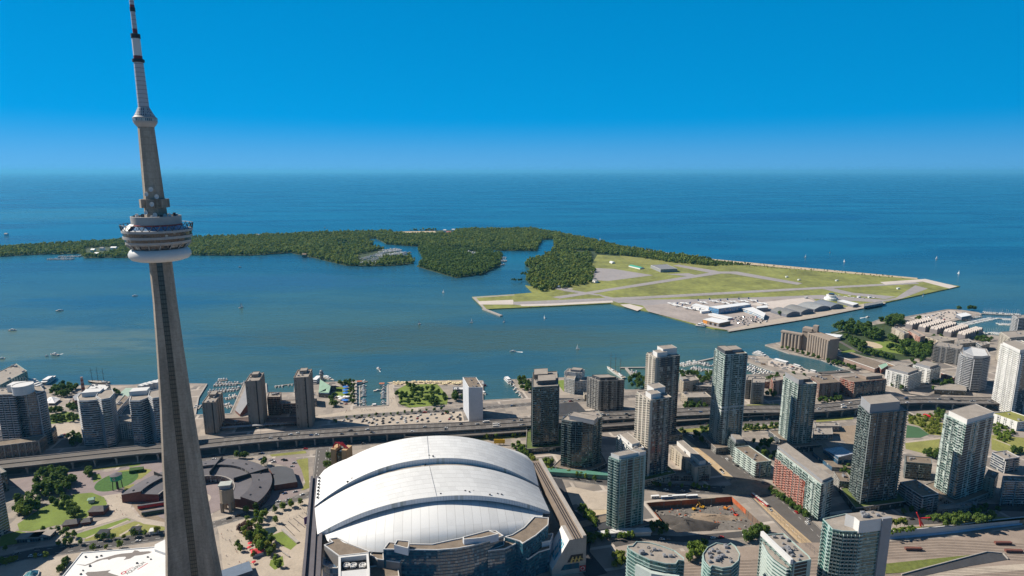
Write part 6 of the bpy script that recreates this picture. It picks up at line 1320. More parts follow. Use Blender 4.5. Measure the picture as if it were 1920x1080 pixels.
# ================================================================ TREES AND WOODS
LM = {'g': leafmat('foliage', (.066, .128, .020), (.142, .220, .032), (.23, .30, .055)), 'y': leafmat('pale_foliage', (.095, .140, .018), (.175, .215, .030), (.26, .28, .05)),
      'd': leafmat('dark_foliage', (.048, .098, .020), (.096, .160, .030), (.16, .22, .045)), 'p': leafmat('plum_foliage', (.07, .04, .035), (.13, .07, .06), (.18, .11, .08)), 'f': leafmat('wood_foliage', (.055, .105, .020), (.130, .195, .036), (.24, .29, .07))}
m_bark = M('bark', (.10, .075, .055), .95, .2, .5)
def crown_quads(seed, n, R0, H0, base, leaf, lumps, narrow=False):
    g = np.random.default_rng(seed); L = []
    for k in range(lumps):
        a = g.uniform(0, 2*np.pi); rr = R0*.62*np.sqrt(g.uniform(0, 1)) if k else 0; z = base+H0*(.18+.64*g.uniform(0, 1))
        if narrow: rr *= .25; z = base+H0*(k+.5)/lumps
        taper = 1-.45*abs((z-base)/H0-.42)*1.6
        L.append((rr*np.cos(a)*taper, rr*np.sin(a)*taper, z, R0*g.uniform(.38, .56)*(taper if not narrow else 1.2*(1.1-z/(base+H0)))))
    L = np.array(L); w = L[:, 3]**2; idx = g.choice(len(L), n, p=w/w.sum())
    d = g.normal(size=(n, 3)); d[:, 2] += .25; d /= np.linalg.norm(d, axis=1)[:, None]
    c = L[idx, :3]+d*L[idx, 3:4]*g.uniform(.72, 1.1, (n, 1)); nn = d+g.normal(scale=.42, size=(n, 3)); nn /= np.linalg.norm(nn, axis=1)[:, None]
    t = np.cross(nn, g.normal(size=(n, 3))); t /= np.linalg.norm(t, axis=1)[:, None]; b = np.cross(nn, t); s = leaf*g.uniform(.6, 1.25, (n, 1))
    return np.stack([c-t*s-b*s*.6, c+t*s*.5-b*s*.9, c+t*s+b*s*.7, c-t*s*.6+b*s], 1)
def quads_mesh(name, Q, mat):
    me = bpy.data.meshes.new(name); n = len(Q); me.vertices.add(n*4); me.vertices.foreach_set('co', Q.reshape(-1).astype(np.float32))
    me.loops.add(n*4); me.loops.foreach_set('vertex_index', np.arange(n*4, dtype=np.int32)); me.polygons.add(n)
    me.polygons.foreach_set('loop_start', np.arange(0, n*4, 4, dtype=np.int32)); me.polygons.foreach_set('loop_total', np.full(n, 4, np.int32))
    me.update(calc_edges=True); me.materials.append(mat); return me
def trunk_mesh(h, r, seed=0, crown=4):
    rr = random.Random(seed); q = MB(); q.tube((0, 0, -.2), (0, 0, h), r, r*.65, 6)
    for k in range(4): a = k*1.6+rr.random(); q.tube((0, 0, h*.8), (crown*.55*math.cos(a), crown*.55*math.sin(a), h+crown*.75), r*.5, r*.2, 4)
    return q
def one_piece(q, nm): return q.mesh(nm, [m_bark])
CROWN, TRUNK = {}, {}
for sp in 'gydp':
    CROWN[sp] = [quads_mesh('crown', crown_quads(31*k+ord(sp), 480, 4.6, 8.5, 2.0, .62, 9+k), LM[sp]) for k in range(4)]
CROWN['n'] = [quads_mesh('crown', crown_quads(900+k, 300, 2.4, 13, 1.2, .55, 8, True), LM['y']) for k in range(2)]
CROWN['c'] = [quads_mesh('crown', crown_quads(950+k, 300, 2.4, 14, 1.0, .55, 8, True), LM['d']) for k in range(2)]
CROWN['s'] = [quads_mesh('bush', crown_quads(970+k, 170, 2.2, 2.4, .2, .5, 5), LM['g']) for k in range(3)]
CROWN['t'] = [quads_mesh('bush', crown_quads(980+k, 170, 2.2, 2.4, .2, .5, 5), LM['y']) for k in range(3)]
TR = one_piece(trunk_mesh(3.6, .32), 'trunk')
TREES, SHRUBS = [], []
def grove(px, n, sp, label, group, sc=(.8, 1.2), dmin=5, z=0, origin=None, pts=None):
    poly = W(S(*origin, px) if origin else px, z); out = [(p.x, p.y) for p in poly] if pts else scatter(poly, n, dmin)
    for p in out:
        (SHRUBS if sp in 'st' else TREES).append((p[0], p[1], z, sp if sp != 'm' else random.choice('ggyd'), random.uniform(*sc), label, group))
c5 = (720, 640, 4); c6 = (820, 810, 4); c7 = (1160, 600, 4); c8 = (1160, 810, 4); h5 = (580, 700, 9.6); h2 = (0, 690, 12); h3 = (0, 780, 12); hz8 = (1660, 880, 7.2)
grove([(290, 330), (450, 300), (560, 370), (530, 450), (380, 530), (265, 480)], 30, 'g', 'big leafy tree in the dense grove of the left park', 'trees of the left park grove', (1.15, 1.7), 6, 0, c2)
grove([(100, 540), (200, 500), (290, 540), (290, 600), (200, 640), (110, 620)], 11, 'g', 'broad tree at the shaded left edge of the lawn', 'trees at the shaded lawn edge', (1.2, 1.7), 7, 0, c2)
grove([(380, 510), (480, 490), (540, 560), (620, 610), (600, 650), (500, 640), (430, 590)], 12, 'd', 'dark tree standing in the middle of the park lawn', 'dark lawn trees', (.8, 1.2), 6, 0, c2)
grove([(640, 310), (690, 300), (710, 350), (650, 360)], 3, 'd', 'round dark tree by the mauve path near the flower bed', 'trees by the mauve path', (1.1, 1.3), 6, 0, c2)
ST = [(330, 745), (390, 760), (440, 745), (500, 760), (560, 795), (440, 855), (490, 850), (530, 845), (610, 845), (730, 805), (775, 810), (850, 805), (930, 800), (1010, 785), (1090, 775), (1180, 765), (510, 790), (470, 780)]
grove(ST, 0, 'm', 'street tree on the park side of the aquarium street', 'trees on the park side of the street', (.65, .95), 4, 0, c2, True)
grove([(700, 890), (800, 880), (900, 868), (270, 950), (345, 945), (40, 890), (110, 975), (15, 985), (40, 1005), (70, 990)], 0, 'm', 'small tree on the aquarium side of the street', 'trees on the aquarium side of the street', (.6, .9), 4, 0, c2, True)
grove([(430, 1050), (500, 960), (520, 985), (450, 1070)], 8, 'd', 'bush beside the slanted aquarium wall', 'bushes by the aquarium wall', (.5, .75), 3, 0, c2)
grove([(280, 745), (390, 710), (470, 770), (560, 880), (550, 930), (470, 940), (380, 870)], 26, 'm', 'leafy tree in the fountain garden of the tower plaza', 'trees of the plaza fountain garden', (.8, 1.25), 4, 0, c4)
grove([(270, 750), (330, 730), (390, 770), (340, 810)], 6, 'p', 'plum coloured tree at the pond edge on the tower plaza', 'plum trees on the tower plaza', (.9, 1.2), 4, 0, c4)
grove([(260, 870), (287, 897), (545, 965), (550, 1000), (570, 1015), (380, 940)], 0, 'g', 'round clipped tree on the pale tower plaza paving', 'clipped plaza trees', (.7, .9), 4, 0, c4, True)
grove([(330, 610), (335, 665), (405, 640), (395, 690), (440, 690), (470, 635), (540, 605), (605, 580), (665, 562), (735, 545), (550, 685), (400, 590), (450, 655), (380, 690)], 0, 'm', 'street tree between the curved shed and the stadium corner', 'trees by the stadium corner street', (.75, 1.1), 4, 0, c4, True)
grove([(255, 195), (290, 200), (325, 195), (940, 200), (970, 210), (930, 270), (955, 285), (980, 290), (460, 250)], 0, 'd', 'tree beside the gate tower street below the expressway', 'trees below the expressway', (.9, 1.2), 4, 0, c4, True)
grove([(1540, 310), (1720, 340), (1760, 210), (1830, 200), (1920, 300), (2420, 290), (2480, 520), (2300, 580), (2000, 590), (1640, 570), (1540, 480)], 38, 'm', 'leafy tree in the beach park beside the umbrellas', 'trees of the beach park', (.85, 1.35), 6.5, 0, h5)
grove([(745, 180), (745, 240), (745, 300), (745, 360), (745, 470), (745, 530), (800, 180), (800, 240), (800, 310), (800, 370), (800, 460), (800, 540), (770, 420)], 0, 'n', 'narrow yellow green poplar in the row beside the boat slip', 'poplars beside the boat slip', (.75, 1.0), 3, 0, h5, True)
grove([(380, 430), (470, 420), (480, 600), (400, 630)], 7, 'g', 'tree on the quay lot behind the green copper roof', 'trees on the quay lot', (.9, 1.2), 5, 0, h5)
grove([(520, 220), (560, 190), (700, 170), (720, 230), (600, 240)], 7, 'd', 'dark tree at the top of the small harbour lawn', 'trees above the harbour lawn', (.8, 1.1), 5, 0, h5)
grove([(670, 815), (810, 805), (945, 795), (1075, 790), (1205, 775), (1340, 770), (1465, 760), (1590, 745), (1725, 730), (1850, 715), (1990, 700), (2110, 690), (2250, 680), (2380, 670), (450, 880), (480, 900), (2460, 720), (2490, 730)], 0, 'd', 'small street tree along the waterfront drive', 'small trees along the waterfront drive', (.55, .75), 3, 0, h5, True)
grove([(1150, 620), (1230, 470), (1500, 420), (1700, 450), (1720, 510), (1500, 660), (1330, 680)], 22, 'm', 'tree in the lakeside garden at the far left', 'trees of the far left lakeside garden', (.95, 1.4), 6, 0, h2)
grove([(1130, 980), (1350, 940), (1400, 1010), (1150, 1050)], 7, 'g', 'bushy tree below the white marquee', 'trees below the white marquee', (.8, 1.1), 5, 0, h2)
grove([(1540, 890), (1730, 850), (1730, 960), (1560, 980)], 6, 'g', 'tree beside the blue shed at far left', 'trees by the blue shed', (.9, 1.2), 5, 0, h2)
grove([(1120, 60), (1450, 30), (1760, 40), (1740, 140), (1140, 160)], 16, 'm', 'tree in the row above the sandy lot at far left', 'trees above the sandy lot', (.8, 1.1), 5, 0, h3)
grove([(1540, 470), (1800, 470), (1900, 640), (1560, 740)], 12, 'd', 'dark tree between the sandy lot and the expressway', 'trees between sandy lot and expressway', (.8, 1.2), 5, 0, h3)
grove([(820, 325), (870, 300), (900, 320)], 4, 'm', 'tree behind the power plant chimney', 'trees behind the chimney', (.8, 1), 5, 0, (0, 660, 4))
grove([(510, 400), (590, 395), (590, 455), (510, 455)], 7, 'g', 'tree at the foot of the thin white slab tower', 'trees by the thin white tower', (1, 1.3), 5, 0, c5)
grove([(1000, 290), (1060, 295), (1110, 330), (1110, 395), (1065, 400), (1010, 340)], 14, 'm', 'tree on the green pier behind the slim dark tower', 'trees on the green pier', (1, 1.35), 6, 0, c5)
grove([(560, 120), (640, 110), (720, 210), (790, 275), (730, 285), (640, 195)], 20, 'm', 'garden tree between the dome and the slim dark tower', 'trees between dome and slim tower', (.75, 1.1), 5, 0, c6)
grove([(800, 235), (860, 225), (870, 255), (810, 265)], 5, 'g', 'tree in front of the bowed condo podium', 'trees by the bowed condo', (.9, 1.1), 5, 0, c6)
grove([(1040, 575), (1110, 600), (1190, 700), (1180, 745), (1110, 665)], 12, 'g', 'tree in the row right of the dome track wall', 'trees right of the dome track', (.9, 1.3), 4, 0, c6)
grove([(1080, 790), (1180, 800), (1290, 800), (1250, 830), (1120, 850)], 8, 'd', 'dark shaded tree below the white walkway roof', 'trees below the walkway', (.8, 1.1), 5, 0, c6)
grove([(1285, 940), (1400, 930), (1410, 1010), (1310, 1030)], 9, 'y', 'pale bush left of the lens shaped condo', 'bushes left of the lens condo', (.7, 1), 4, 0, c6)
grove([(60, 450), (150, 430), (200, 465), (200, 520), (110, 525)], 16, 'd', 'dark tree behind the cream twin towers by the marina', 'trees by the tall ship marina', (1, 1.3), 6, 0, c7)
grove([(460, 420), (600, 400), (690, 420), (690, 480), (600, 480), (480, 440)], 18, 'm', 'tree on the marina shore left of the tallest tower', 'trees left of the tallest tower', (1, 1.4), 6, 0, c7)
grove([(445, 655), (520, 635), (590, 640), (660, 650), (660, 675), (450, 680)], 9, 'm', 'tree beside the expressway left of the tallest tower', 'trees by the expressway middle', (1, 1.3), 5, 0, c7)
grove([(520, 855), (640, 840), (680, 890), (620, 920)], 11, 'm', 'tree at the head of the tram street', 'trees at the tram street head', (.8, 1.1), 5, 0, c7)
grove([(930, 815), (1170, 808), (1170, 830), (930, 838)], 13, 'g', 'low hedge tree below the expressway slip road', 'hedge trees below the slip road', (.6, .85), 4, 0, c7)
grove([(1070, 440), (1130, 450), (1200, 410), (1180, 460), (1120, 480)], 6, 'm', 'tree at the channel head right of the tallest tower', 'trees at the channel head', (.9, 1.2), 5, 0, c7)
grove([(1100, 560), (1160, 560), (1160, 590), (1110, 590)], 3, 'y', 'pale round tree beside the small red brick block', 'trees by the red brick block', (1.2, 1.5), 5, 0, c7)
grove([(1490, 600), (1650, 590), (1660, 625), (1500, 630)], 8, 'd', 'dark tree in front of the brown brick mid rise', 'trees by the brown mid rise', (.8, 1.1), 5, 0, c7)
grove([(105+k*39, 378+k*11) for k in range(8)], 0, 'g', 'tree in the quayside row in front of the grain silos', 'trees in front of the grain silos', (.9, 1.15), 5, 0, c9, True)
grove([(440, 465), (690, 535), (665, 548), (450, 490)], 18, 'y', 'yellow green tree on the channel bank by the brick school', 'trees on the channel bank', (.8, 1.1), 5, 0, c9)
grove([(500, 225), (640, 200), (780, 235), (870, 285), (820, 325), (640, 275), (520, 255)], 48, 'd', 'dense dark tree in the big park behind the silos', 'dark trees of the silo park', (1.6, 2.2), 7, 0, c9)
grove([(840, 185), (960, 150), (1050, 170), (1000, 205), (860, 215)], 24, 'd', 'dark tree clump by the channel mouth', 'trees by the channel mouth', (1.6, 2.2), 7, 0, c9)
grove([(560, 295), (650, 315), (730, 360), (700, 395), (600, 340)], 16, 'd', 'dark tree left of the park ball field', 'trees left of the ball field', (1.3, 1.9), 7, 0, c9)
grove([(900, 300), (1000, 300), (1100, 330), (1240, 360), (1200, 450), (1050, 380), (920, 330)], 48, 'd', 'dark tree between ball field and cooperative blocks', 'trees right of the ball field', (1.4, 2.0), 7, 0, c9)
grove([(900, 380), (1000, 380), (1150, 430), (1180, 470), (1000, 430)], 20, 'y', 'pale green tree along the ball field street', 'pale trees along the ball field', (1.3, 1.7), 6, 0, c9)
grove([(660, 400), (820, 420), (990, 470), (890, 460), (700, 420)], 16, 'g', 'tree along the street behind the brick school', 'trees behind the brick school', (1.1, 1.5), 6, 0, c9)
grove([(1500, 310), (1600, 300), (1680, 300), (1660, 340), (1560, 330)], 11, 'g', 'tree by the small boat cove at right', 'trees by the boat cove', (1, 1.3), 6, 0, c9)
grove([(880, 640), (930, 660), (1000, 690), (1240, 640), (1240, 690), (1300, 660)], 0, 'd', 'tree in front of the white framed blocks', 'trees by the white framed blocks', (.9, 1.2), 5, 0, c9, True)
grove([(1090, 160), (1130, 150), (1150, 165)], 4, 'd', 'tree at the edge of the gravel lot by the lake', 'trees by the gravel lot', (1, 1.3), 5, 0, c9)
grove([(1425, 82), (1440, 82), (1500, 85), (1520, 85), (1540, 86), (1550, 85)], 0, 'd', 'tree on the sail marina breakwater', 'trees on the breakwater', (1.2, 1.5), 5, 0, c9, True)
grove([(190, 170), (640, 140), (660, 430), (480, 410), (330, 300), (200, 260)], 46, 't', 'yellow green bush in the new park by the black tower', 'bushes of the new park', (1.2, 2.2), 5, 0, hz7)
grove([(560, 110), (690, 100), (680, 210), (570, 190)], 8, 'g', 'tree by the red boat shape in the new park', 'trees by the red boat shape', (.8, 1.1), 5, 0, hz7)
grove([(400, 690), (600, 690), (590, 790), (430, 770)], 10, 'g', 'tree at the bottom of the new park lawn', 'trees at the lawn bottom', (.8, 1.1), 5, 0, hz7)
grove([(1400, 260), (1700, 340), (1700, 430), (1560, 540), (1400, 430)], 26, 's', 'bush in the garden plots right of the white crowned tower', 'bushes of the garden plots', (1.3, 2.2), 5, 0, hz7)
grove([(1640, 650), (1800, 650), (1790, 720), (1660, 710)], 6, 'y', 'tree at the right edge of the sloping lawn', 'trees at the sloping lawn edge', (.8, 1), 5, 0, hz7)
grove([(540, 690), (900, 650), (1530, 650), (1500, 720), (1000, 770), (740, 770)], 26, 'd', 'terrace tree above the rail yard wall', 'trees on the rail yard terrace', (.7, 1.1), 4.5, 8.7, hz8)  # dark leaf colour here stands in for the shade of the towers
grove([(80, 750), (250, 720), (270, 770), (100, 780)], 6, 'y', 'terrace tree left of the red sculpture', 'trees left of the red sculpture', (.7, .9), 4, 8.7, hz8)
grove([(60, 830), (400, 790), (420, 830), (70, 880)], 14, 's', 'clipped bush on the rail yard wall top', 'bushes on the wall top', (.9, 1.3), 3, 8.7, hz8)
grove([(1145+k*17, 455+k*12.2+(k % 2)*8) for k in range(16)], 0, 'd', 'street tree in front of the red balconied slab block', 'trees by the red balconied slab', (.8, 1.1), 4, 0, c8, True)
grove([(940, 770), (1060, 760), (1060, 820), (930, 830)], 9, 'd', 'dark tree behind the teal balconied condo', 'trees behind the teal balconied condo', (.8, 1.15), 5, 0, c8)
grove([(560, 870), (650, 860), (640, 940), (520, 980), (510, 940)], 10, 'g', 'tree between the lens and round condos', 'trees between the two glass condos', (1, 1.3), 5, 0, c8)
grove([(1020, 720), (1150, 740), (1140, 770), (1030, 770)], 7, 'd', 'tree at the pit corner beside the street', 'trees at the pit corner', (.8, 1.0), 4, 0, c8)
grove([(0, 790), (110, 790), (110, 810), (0, 815)], 6, 'g', 'tree at the foot of the teal tower', 'trees by the teal tower', (.7, .9), 4, 0, c8)
grove([(1590, 290), (1650, 280), (1655, 320), (1600, 330)], 6, 'd', 'tree at the water edge beside the nearest hangar', 'trees beside the hangar', (1.1, 1.4), 6, 1, e7)
grove([(475, 345), (500, 350), (525, 352), (545, 348)], 0, 'd', 'tree on the sandy point behind the airfield corner', 'trees on the sandy point', (1.5, 1.9), 6, 1, (860, 430, 4), True)
grove([(400, 388), (418, 390), (430, 391), (445, 391), (460, 390), (470, 388)], 0, 'c', 'dark spiky cypress on the small jetty', 'cypresses on the jetty', (1.0, 1.3), 4, 0, (860, 430, 4), True)
grove([(1180, 330), (1240, 300), (1330, 260), (1400, 255), (1480, 250), (1560, 280), (1300, 300), (1430, 290), (1220, 250), (1150, 225)], 0, 'g', 'small tree between the terrace rows', 'trees between the terrace rows', (1, 1.3), 5, 0, c9, True)
grove([(1000, 480), (1120, 470), (1250, 520), (1230, 640), (1180, 640), (1060, 500)], 12, 'd', 'tree on the street between white framed blocks and round tower', 'trees by the round tower street', (1, 1.4), 6, 0, c9)
grove([(1250, 620), (1420, 640), (1400, 665), (1260, 665)], 7, 'd', 'tree in front of the low dark building with curved roof', 'trees by the curved roof building', (1, 1.3), 5, 0, c9)
grove([(330, 330), (470, 340), (560, 390), (480, 390)], 8, 'd', 'tree behind the blocky end of the grain silos', 'trees behind the grain silos', (1.1, 1.5), 6, 0, c9)
grove([(100, 575), (330, 560), (330, 590), (120, 610)], 7, 'g', 'tree at the head of the green channel', 'trees at the green channel head', (.9, 1.2), 5, 0, c9)
grove([(1400, 828), (1450, 822), (1454, 862), (1425, 866), (1402, 848)], 16, 'd', 'dark tree in the shaded court behind the pale banded block', 'trees of the shaded court', (.8, 1.2), 5)
grove([(1212, 908), (1280, 913), (1335, 917), (1335, 920), (1212, 912)], 10, 'm', 'small tree along the street above the construction pit', 'trees along the pit street', (.6, .85), 4)
grove([(1025, 880), (1130, 900), (1130, 905), (1025, 886)], 11, 'm', 'small tree below the green glass walkway', 'trees below the green walkway', (.6, .85), 4)
grove([(1572, 868), (1596, 872), (1594, 900), (1574, 896)], 6, 'd', 'tree at the shaded foot of the near black tower', 'trees at the near black tower foot', (.7, 1), 4)
grove([(1215, 985), (1232, 985), (1262, 1004), (1225, 1004)], 7, 'd', 'dark tree between teal tower and pit', 'trees between teal tower and pit', (.8, 1.1), 4)
grove([(880, 822), (1000, 813), (1000, 818), (880, 827)], 9, 'm', 'small tree on the verge behind the dome', 'trees on the verge behind the dome', (.6, .9), 4)
grove([(1265, 808), (1330, 803), (1460, 798), (1460, 804), (1330, 810), (1265, 814)], 20, 'm', 'verge tree below the expressway in the middle', 'verge trees below the expressway', (.7, 1.0), 4)
grove([(1690, 950), (1752, 955), (1750, 968), (1692, 966)], 7, 'd', 'street tree in front of the tan roofed mid rise', 'trees by the tan roofed mid rise', (.6, .9), 4)
grove([(1790, 952), (1880, 950), (1910, 955), (1900, 962), (1790, 962)], 10, 'd', 'street tree below the white crowned tower', 'trees below the white crowned tower', (.6, .9), 4)
grove([(1540, 730), (1575, 735), (1660, 735), (1655, 745), (1545, 755)], 12, 'd', 'tree at the foot of the brick waterfront blocks', 'trees at the brick block feet', (.8, 1.1), 5)
KINDS = {'n': 'poplar', 'c': 'cypress', 's': 'bush', 't': 'bush'}
def plant(lst, cap):
    lst.sort(key=lambda a: a[0]**2+a[1]**2); rest = []
    for i, (x, y, z, sp, sc, lab, grp) in enumerate(lst):
        if i >= cap: rest.append((x, y, z, sp, sc)); continue
        rz = random.uniform(0, 6.28); me = random.choice(CROWN[sp])
        if sp in 'st': put(me, 'bush', (x, y, z), rz, sc, None, lab, 'bush', grp); continue
        t = thing(KINDS.get(sp, 'tree'), lab, 'tree', (x, y, z), grp, rz); t.scale = (sc, sc, sc*random.uniform(.9, 1.15)); 
        for mm, nm in ((me, 'crown'), (TR, 'trunk')):
            o = bpy.data.objects.new(nm, mm); COL.objects.link(o); o.parent = t
    return rest
rest = plant(TREES, 300)+plant(SHRUBS, 200)
def wood(name, pts, mat, tmpl, label=None, zb=0.0):
    """many crowns as one mass; pts rows: x, y, z, scale"""
    P = np.array(pts); k = rng.integers(0, len(tmpl), len(P)); out = []
    for j in range(len(tmpl)):
        p = P[k == j]
        if not len(p): continue
        a = rng.uniform(0, 6.28, len(p)); ca, sa = np.cos(a), np.sin(a); T = tmpl[j]
        X = T[None, ..., 0]*ca[:, None, None]-T[None, ..., 1]*sa[:, None, None]; Y = T[None, ..., 0]*sa[:, None, None]+T[None, ..., 1]*ca[:, None, None]
        s = p[:, 3][:, None, None]; Q = np.stack([X*s+p[:, 0][:, None, None], Y*s+p[:, 1][:, None, None], T[None, ..., 2]*s+p[:, 2][:, None, None]], -1); out.append(Q.reshape(-1, 4, 3))
    o = bpy.data.objects.new(name, quads_mesh(name, np.concatenate(out), mat)); COL.objects.link(o); return tag(o, label, None, None, 'stuff')
tm_f = [crown_quads(400+k, 46, 6.2, 8+k*1.4, 1.5, 2.1, 4+k % 3) for k in range(7)]; tm_n = [crown_quads(440+k, 200, 4.6, 8.5, 2, .95, 9) for k in range(4)]
if rest: wood('park_trees', [(x, y, z, s) for x, y, z, sp, s in rest], LM['d'], tm_n)
def fill(poly, step, keep=None, sc=(.8, 1.5)):
    xs = [p[0] for p in poly]; ys = [p[1] for p in poly]; o = []
    y = min(ys)
    while y < max(ys):
        x = min(xs)
        while x < max(xs):
            p = (x+random.uniform(-.45, .45)*step, y+random.uniform(-.45, .45)*step)
            if p[0] > -1.02*p[1] and inside(p, poly) and (keep is None or keep(p)): o.append((p[0], p[1], .2, random.uniform(*sc)))
            x += step
        y += step
    return o
holes = [W(S(480, 410, 4, q)) for q in ([(770, 270), (980, 225), (1100, 240), (1150, 290), (960, 300), (900, 345), (780, 345), (760, 310)], [(1570, 250), (1640, 240), (1680, 270), (1630, 290)], [(1020, 95), (1350, 92), (1350, 118), (1030, 116)], [(1350, 80), (1500, 85), (1490, 112), (1350, 118)])]
holes += [W(S(0, 400, 4, q)) for q in ([(640, 260), (900, 250), (900, 280), (780, 310), (640, 310)],)]
holes += [W(S(860, 430, 4, q)) for q in ([(990, 180), (1340, 210), (1900, 300), (1000, 300)], [(860, 160), (1030, 165), (1020, 185), (880, 180)])]
clear = lambda p: not any(inside(p, h) for h in holes)
fm = fill(main_isl, 13, clear, (.6, 1.7)); pick = [random.random() for _ in fm]      # three kinds of tree grow mixed
for lo, hi, sp in ((0, .55, 'f'), (.55, .78, 'y'), (.78, 1.01, 'd')): wood('island_woodland', [p for p, k in zip(fm, pick) if lo <= k < hi], LM[sp], tm_f)
wood('island_woodland', fill(isl2, 11, clear, (.6, 1.6)), LM['f'], tm_f)
strip_w = W([(1190, 471), (1340, 490), (1410, 497), (1330, 499), (1200, 482)])
wood('shore_thicket', fill(strip_w, 11, None, (.5, .95)), LM['f'], tm_f)
thin = [p for p in fill(W([(1400, 493), (1700, 520), (1690, 524), (1400, 500)]), 15, None, (.2, .45)) if random.random() < .55]
wood('shore_scrub', thin, LM['y'], tm_f)
# ================================================================ CARS, BOATS, AIRCRAFT, PEOPLE
m_glass = M('car_glass', (.012, .014, .018), .1, .02, 1, spec=.6); m_tyre = M('tyre', (.02, .02, .02), .8, .05, 1)
PAINT = {'white': (.72, .72, .71), 'black': (.015, .015, .018), 'silver': (.40, .41, .42), 'grey': (.13, .13, .14), 'red': (.42, .03, .025), 'blue': (.04, .09, .22)}
def car_mesh(paint, L=5.6, Wd=2.3, kind=0):
    q = MB(); hb, hr = (.95, 1.75) if kind == 0 else (1.1, 2.2)
    def slab(x0, x1, z0, z1, x2, x3, w0, w1, m):
        a = [(x0, -w0, z0), (x1, -w0, z0), (x1, w0, z0), (x0, w0, z0)]; b = [(x2, -w1, z1), (x3, -w1, z1), (x3, w1, z1), (x2, w1, z1)]
        for i in range(4): j = (i+1) % 4; q.face([a[i], a[j], b[j], b[i]], m)
        q.face(b, m if m != 1 else 0)
    w = Wd/2
    slab(-L/2, L/2, .35, .7, -L/2, L/2, w, w, 0); slab(-L/2, L/2, .7, hb, -L/2+.1, L/2-.25, w, w*.94, 0)
    slab(-L*.42, L*.22, hb, hr, -L*.30, L*.06, w*.9, w*.72, 1)
    for x in (-L*.3, L*.3):
        for y in (-w, w): q.tube((x, y-.12, .38), (x, y+.12, .38), .38, n=8, m=2)
    return q.mesh('car', [paint, m_glass, m_tyre])
def truck_mesh(box, cab, L=12, w=2.8, h=3.9):
    q = MB(); q.box(-1.2, 0, .9, h, L-2.6, w, 0, 0); q.box(L/2-1.1, 0, .7, 2.9, 2.2, w*.94, 0, 1); q.box(L/2-.5, 0, 1.7, 2.6, 1.1, w*.96, 0, 2)
    for x in (-L*.38, -L*.28, L*.36):
        for y in (-w/2+.1, w/2-.1): q.tube((x, y-.2, .5), (x, y+.2, .5), .5, n=8, m=3)
    return q.mesh('truck', [box, cab, m_glass, m_tyre])
CARS = {k: car_mesh(M('car_paint_'+k, c, .3, .03, 1, .1)) for k, c in PAINT.items()}; VANS = {k: car_mesh(MATS['car_paint_'+k], 6.2, 2.5, 1) for k in PAINT}
TRUCK = truck_mesh(m_white, MATS['car_paint_white']); BUS = truck_mesh(M('bus_paint', (.45, .46, .48), .4, .05, 1), m_red, 13, 3, 3.4)
def car(p, ang, where, z=0.1, col=None):
    col = col or random.choices(list(PAINT), (28, 26, 18, 18, 5, 5))[0]; van = random.random() < .25
    put((VANS if van else CARS)[col], 'parked_car' if 'park' in where else 'car', (p[0], p[1], z), ang, random.uniform(.98, 1.1), None, f'{col} car {where}', 'car', f'{col} cars {where}')
vis = [p for p in exs]
for off_, rev, where in ((-11.5, 0, 'on the nearest lane of the elevated expressway'), (-7.5, 0, 'on the near carriageway of the elevated expressway'), (-4, 0, 'on the inner near lane of the elevated expressway'), (4, 1, 'on the inner far lane of the elevated expressway'), (7.8, 1, 'on the far carriageway of the elevated expressway')):
    for i in range(24, 100):
        d = exs[i+1]-exs[i]; L = d.length; d.normalize(); nn = Vector((-d.y, d.x))
        if random.random() < .34*min(1.5, L/30):
            p = exs[i]+d*random.uniform(0, L)+nn*off_
            if random.random() < .05: put(TRUCK, 'truck', (p.x, p.y, ZD+.05), math.atan2(d.y, d.x)+rev*math.pi, .9, None, 'white box truck '+where, 'truck', 'white trucks '+where)
            else: car(p, math.atan2(d.y, d.x)+rev*math.pi, where, ZD+.05)
def along(px, n, w, where, z=.12, jit=1.0):
    P = [at(q) for q in px]; T = [(b-a).length for a, b in zip(P, P[1:])]
    for _ in range(n):
        s = random.uniform(0, sum(T)); i = 0
        while s > T[i]: s -= T[i]; i += 1
        d = (P[i+1]-P[i]).normalized(); nn = Vector((-d.y, d.x)); side = random.choice((-1, 1)); p = P[i]+d*s+nn*side*w*random.uniform(.7, 1.0)
        car(p, math.atan2(d.y, d.x)+(math.pi if side > 0 else 0), where, z)
along([(0, 1052), (60, 1038), (180, 1022), (310, 1003)], 5, 6, 'on the street by the aquarium')
along([(395, 985), (500, 955), (585, 925)], 5, 4.5, 'on the street to the stadium corner')
along([(370, 862), (470, 850), (610, 835), (700, 828)], 9, 7, 'on the boulevard below the expressway')
along([(870, 818), (1000, 812), (1130, 806), (1330, 798), (1480, 787)], 12, 7, 'on the boulevard below the slip road')
along([(600, 792), (700, 778), (870, 768), (1000, 757), (1120, 748)], 18, 4, 'on the waterfront drive')
along([(1020, 885), (1140, 903), (1250, 915), (1370, 920)], 12, 8, 'on the street behind the teal tower')
along([(1275, 818), (1310, 840), (1360, 873), (1420, 915)], 14, 19, 'on the upper tram street')
along([(1430, 925), (1470, 960), (1530, 1018)], 8, 19, 'on the lower tram street')
along([(1210, 1008), (1280, 1011), (1400, 1001)], 5, 3, 'on the shaded lane below the pit')
along([(1690, 978), (1760, 975), (1840, 950)], 7, 4, 'on the street above the rail yard wall')
along([(1530, 700), (1640, 690), (1760, 680)], 9, 3, 'on the street by the white framed blocks')
along([(1108, 1060), (1090, 1030), (1092, 990)], 4, 5, 'on the dark lane right of the stadium')
def lot(px, n, ang, where, org, dm=4.5, z=.1):
    for p in scatter(W(S(*org, px)), n, dm): car(p, ang+random.choice((0, math.pi))+random.uniform(-.05, .05), where, z)
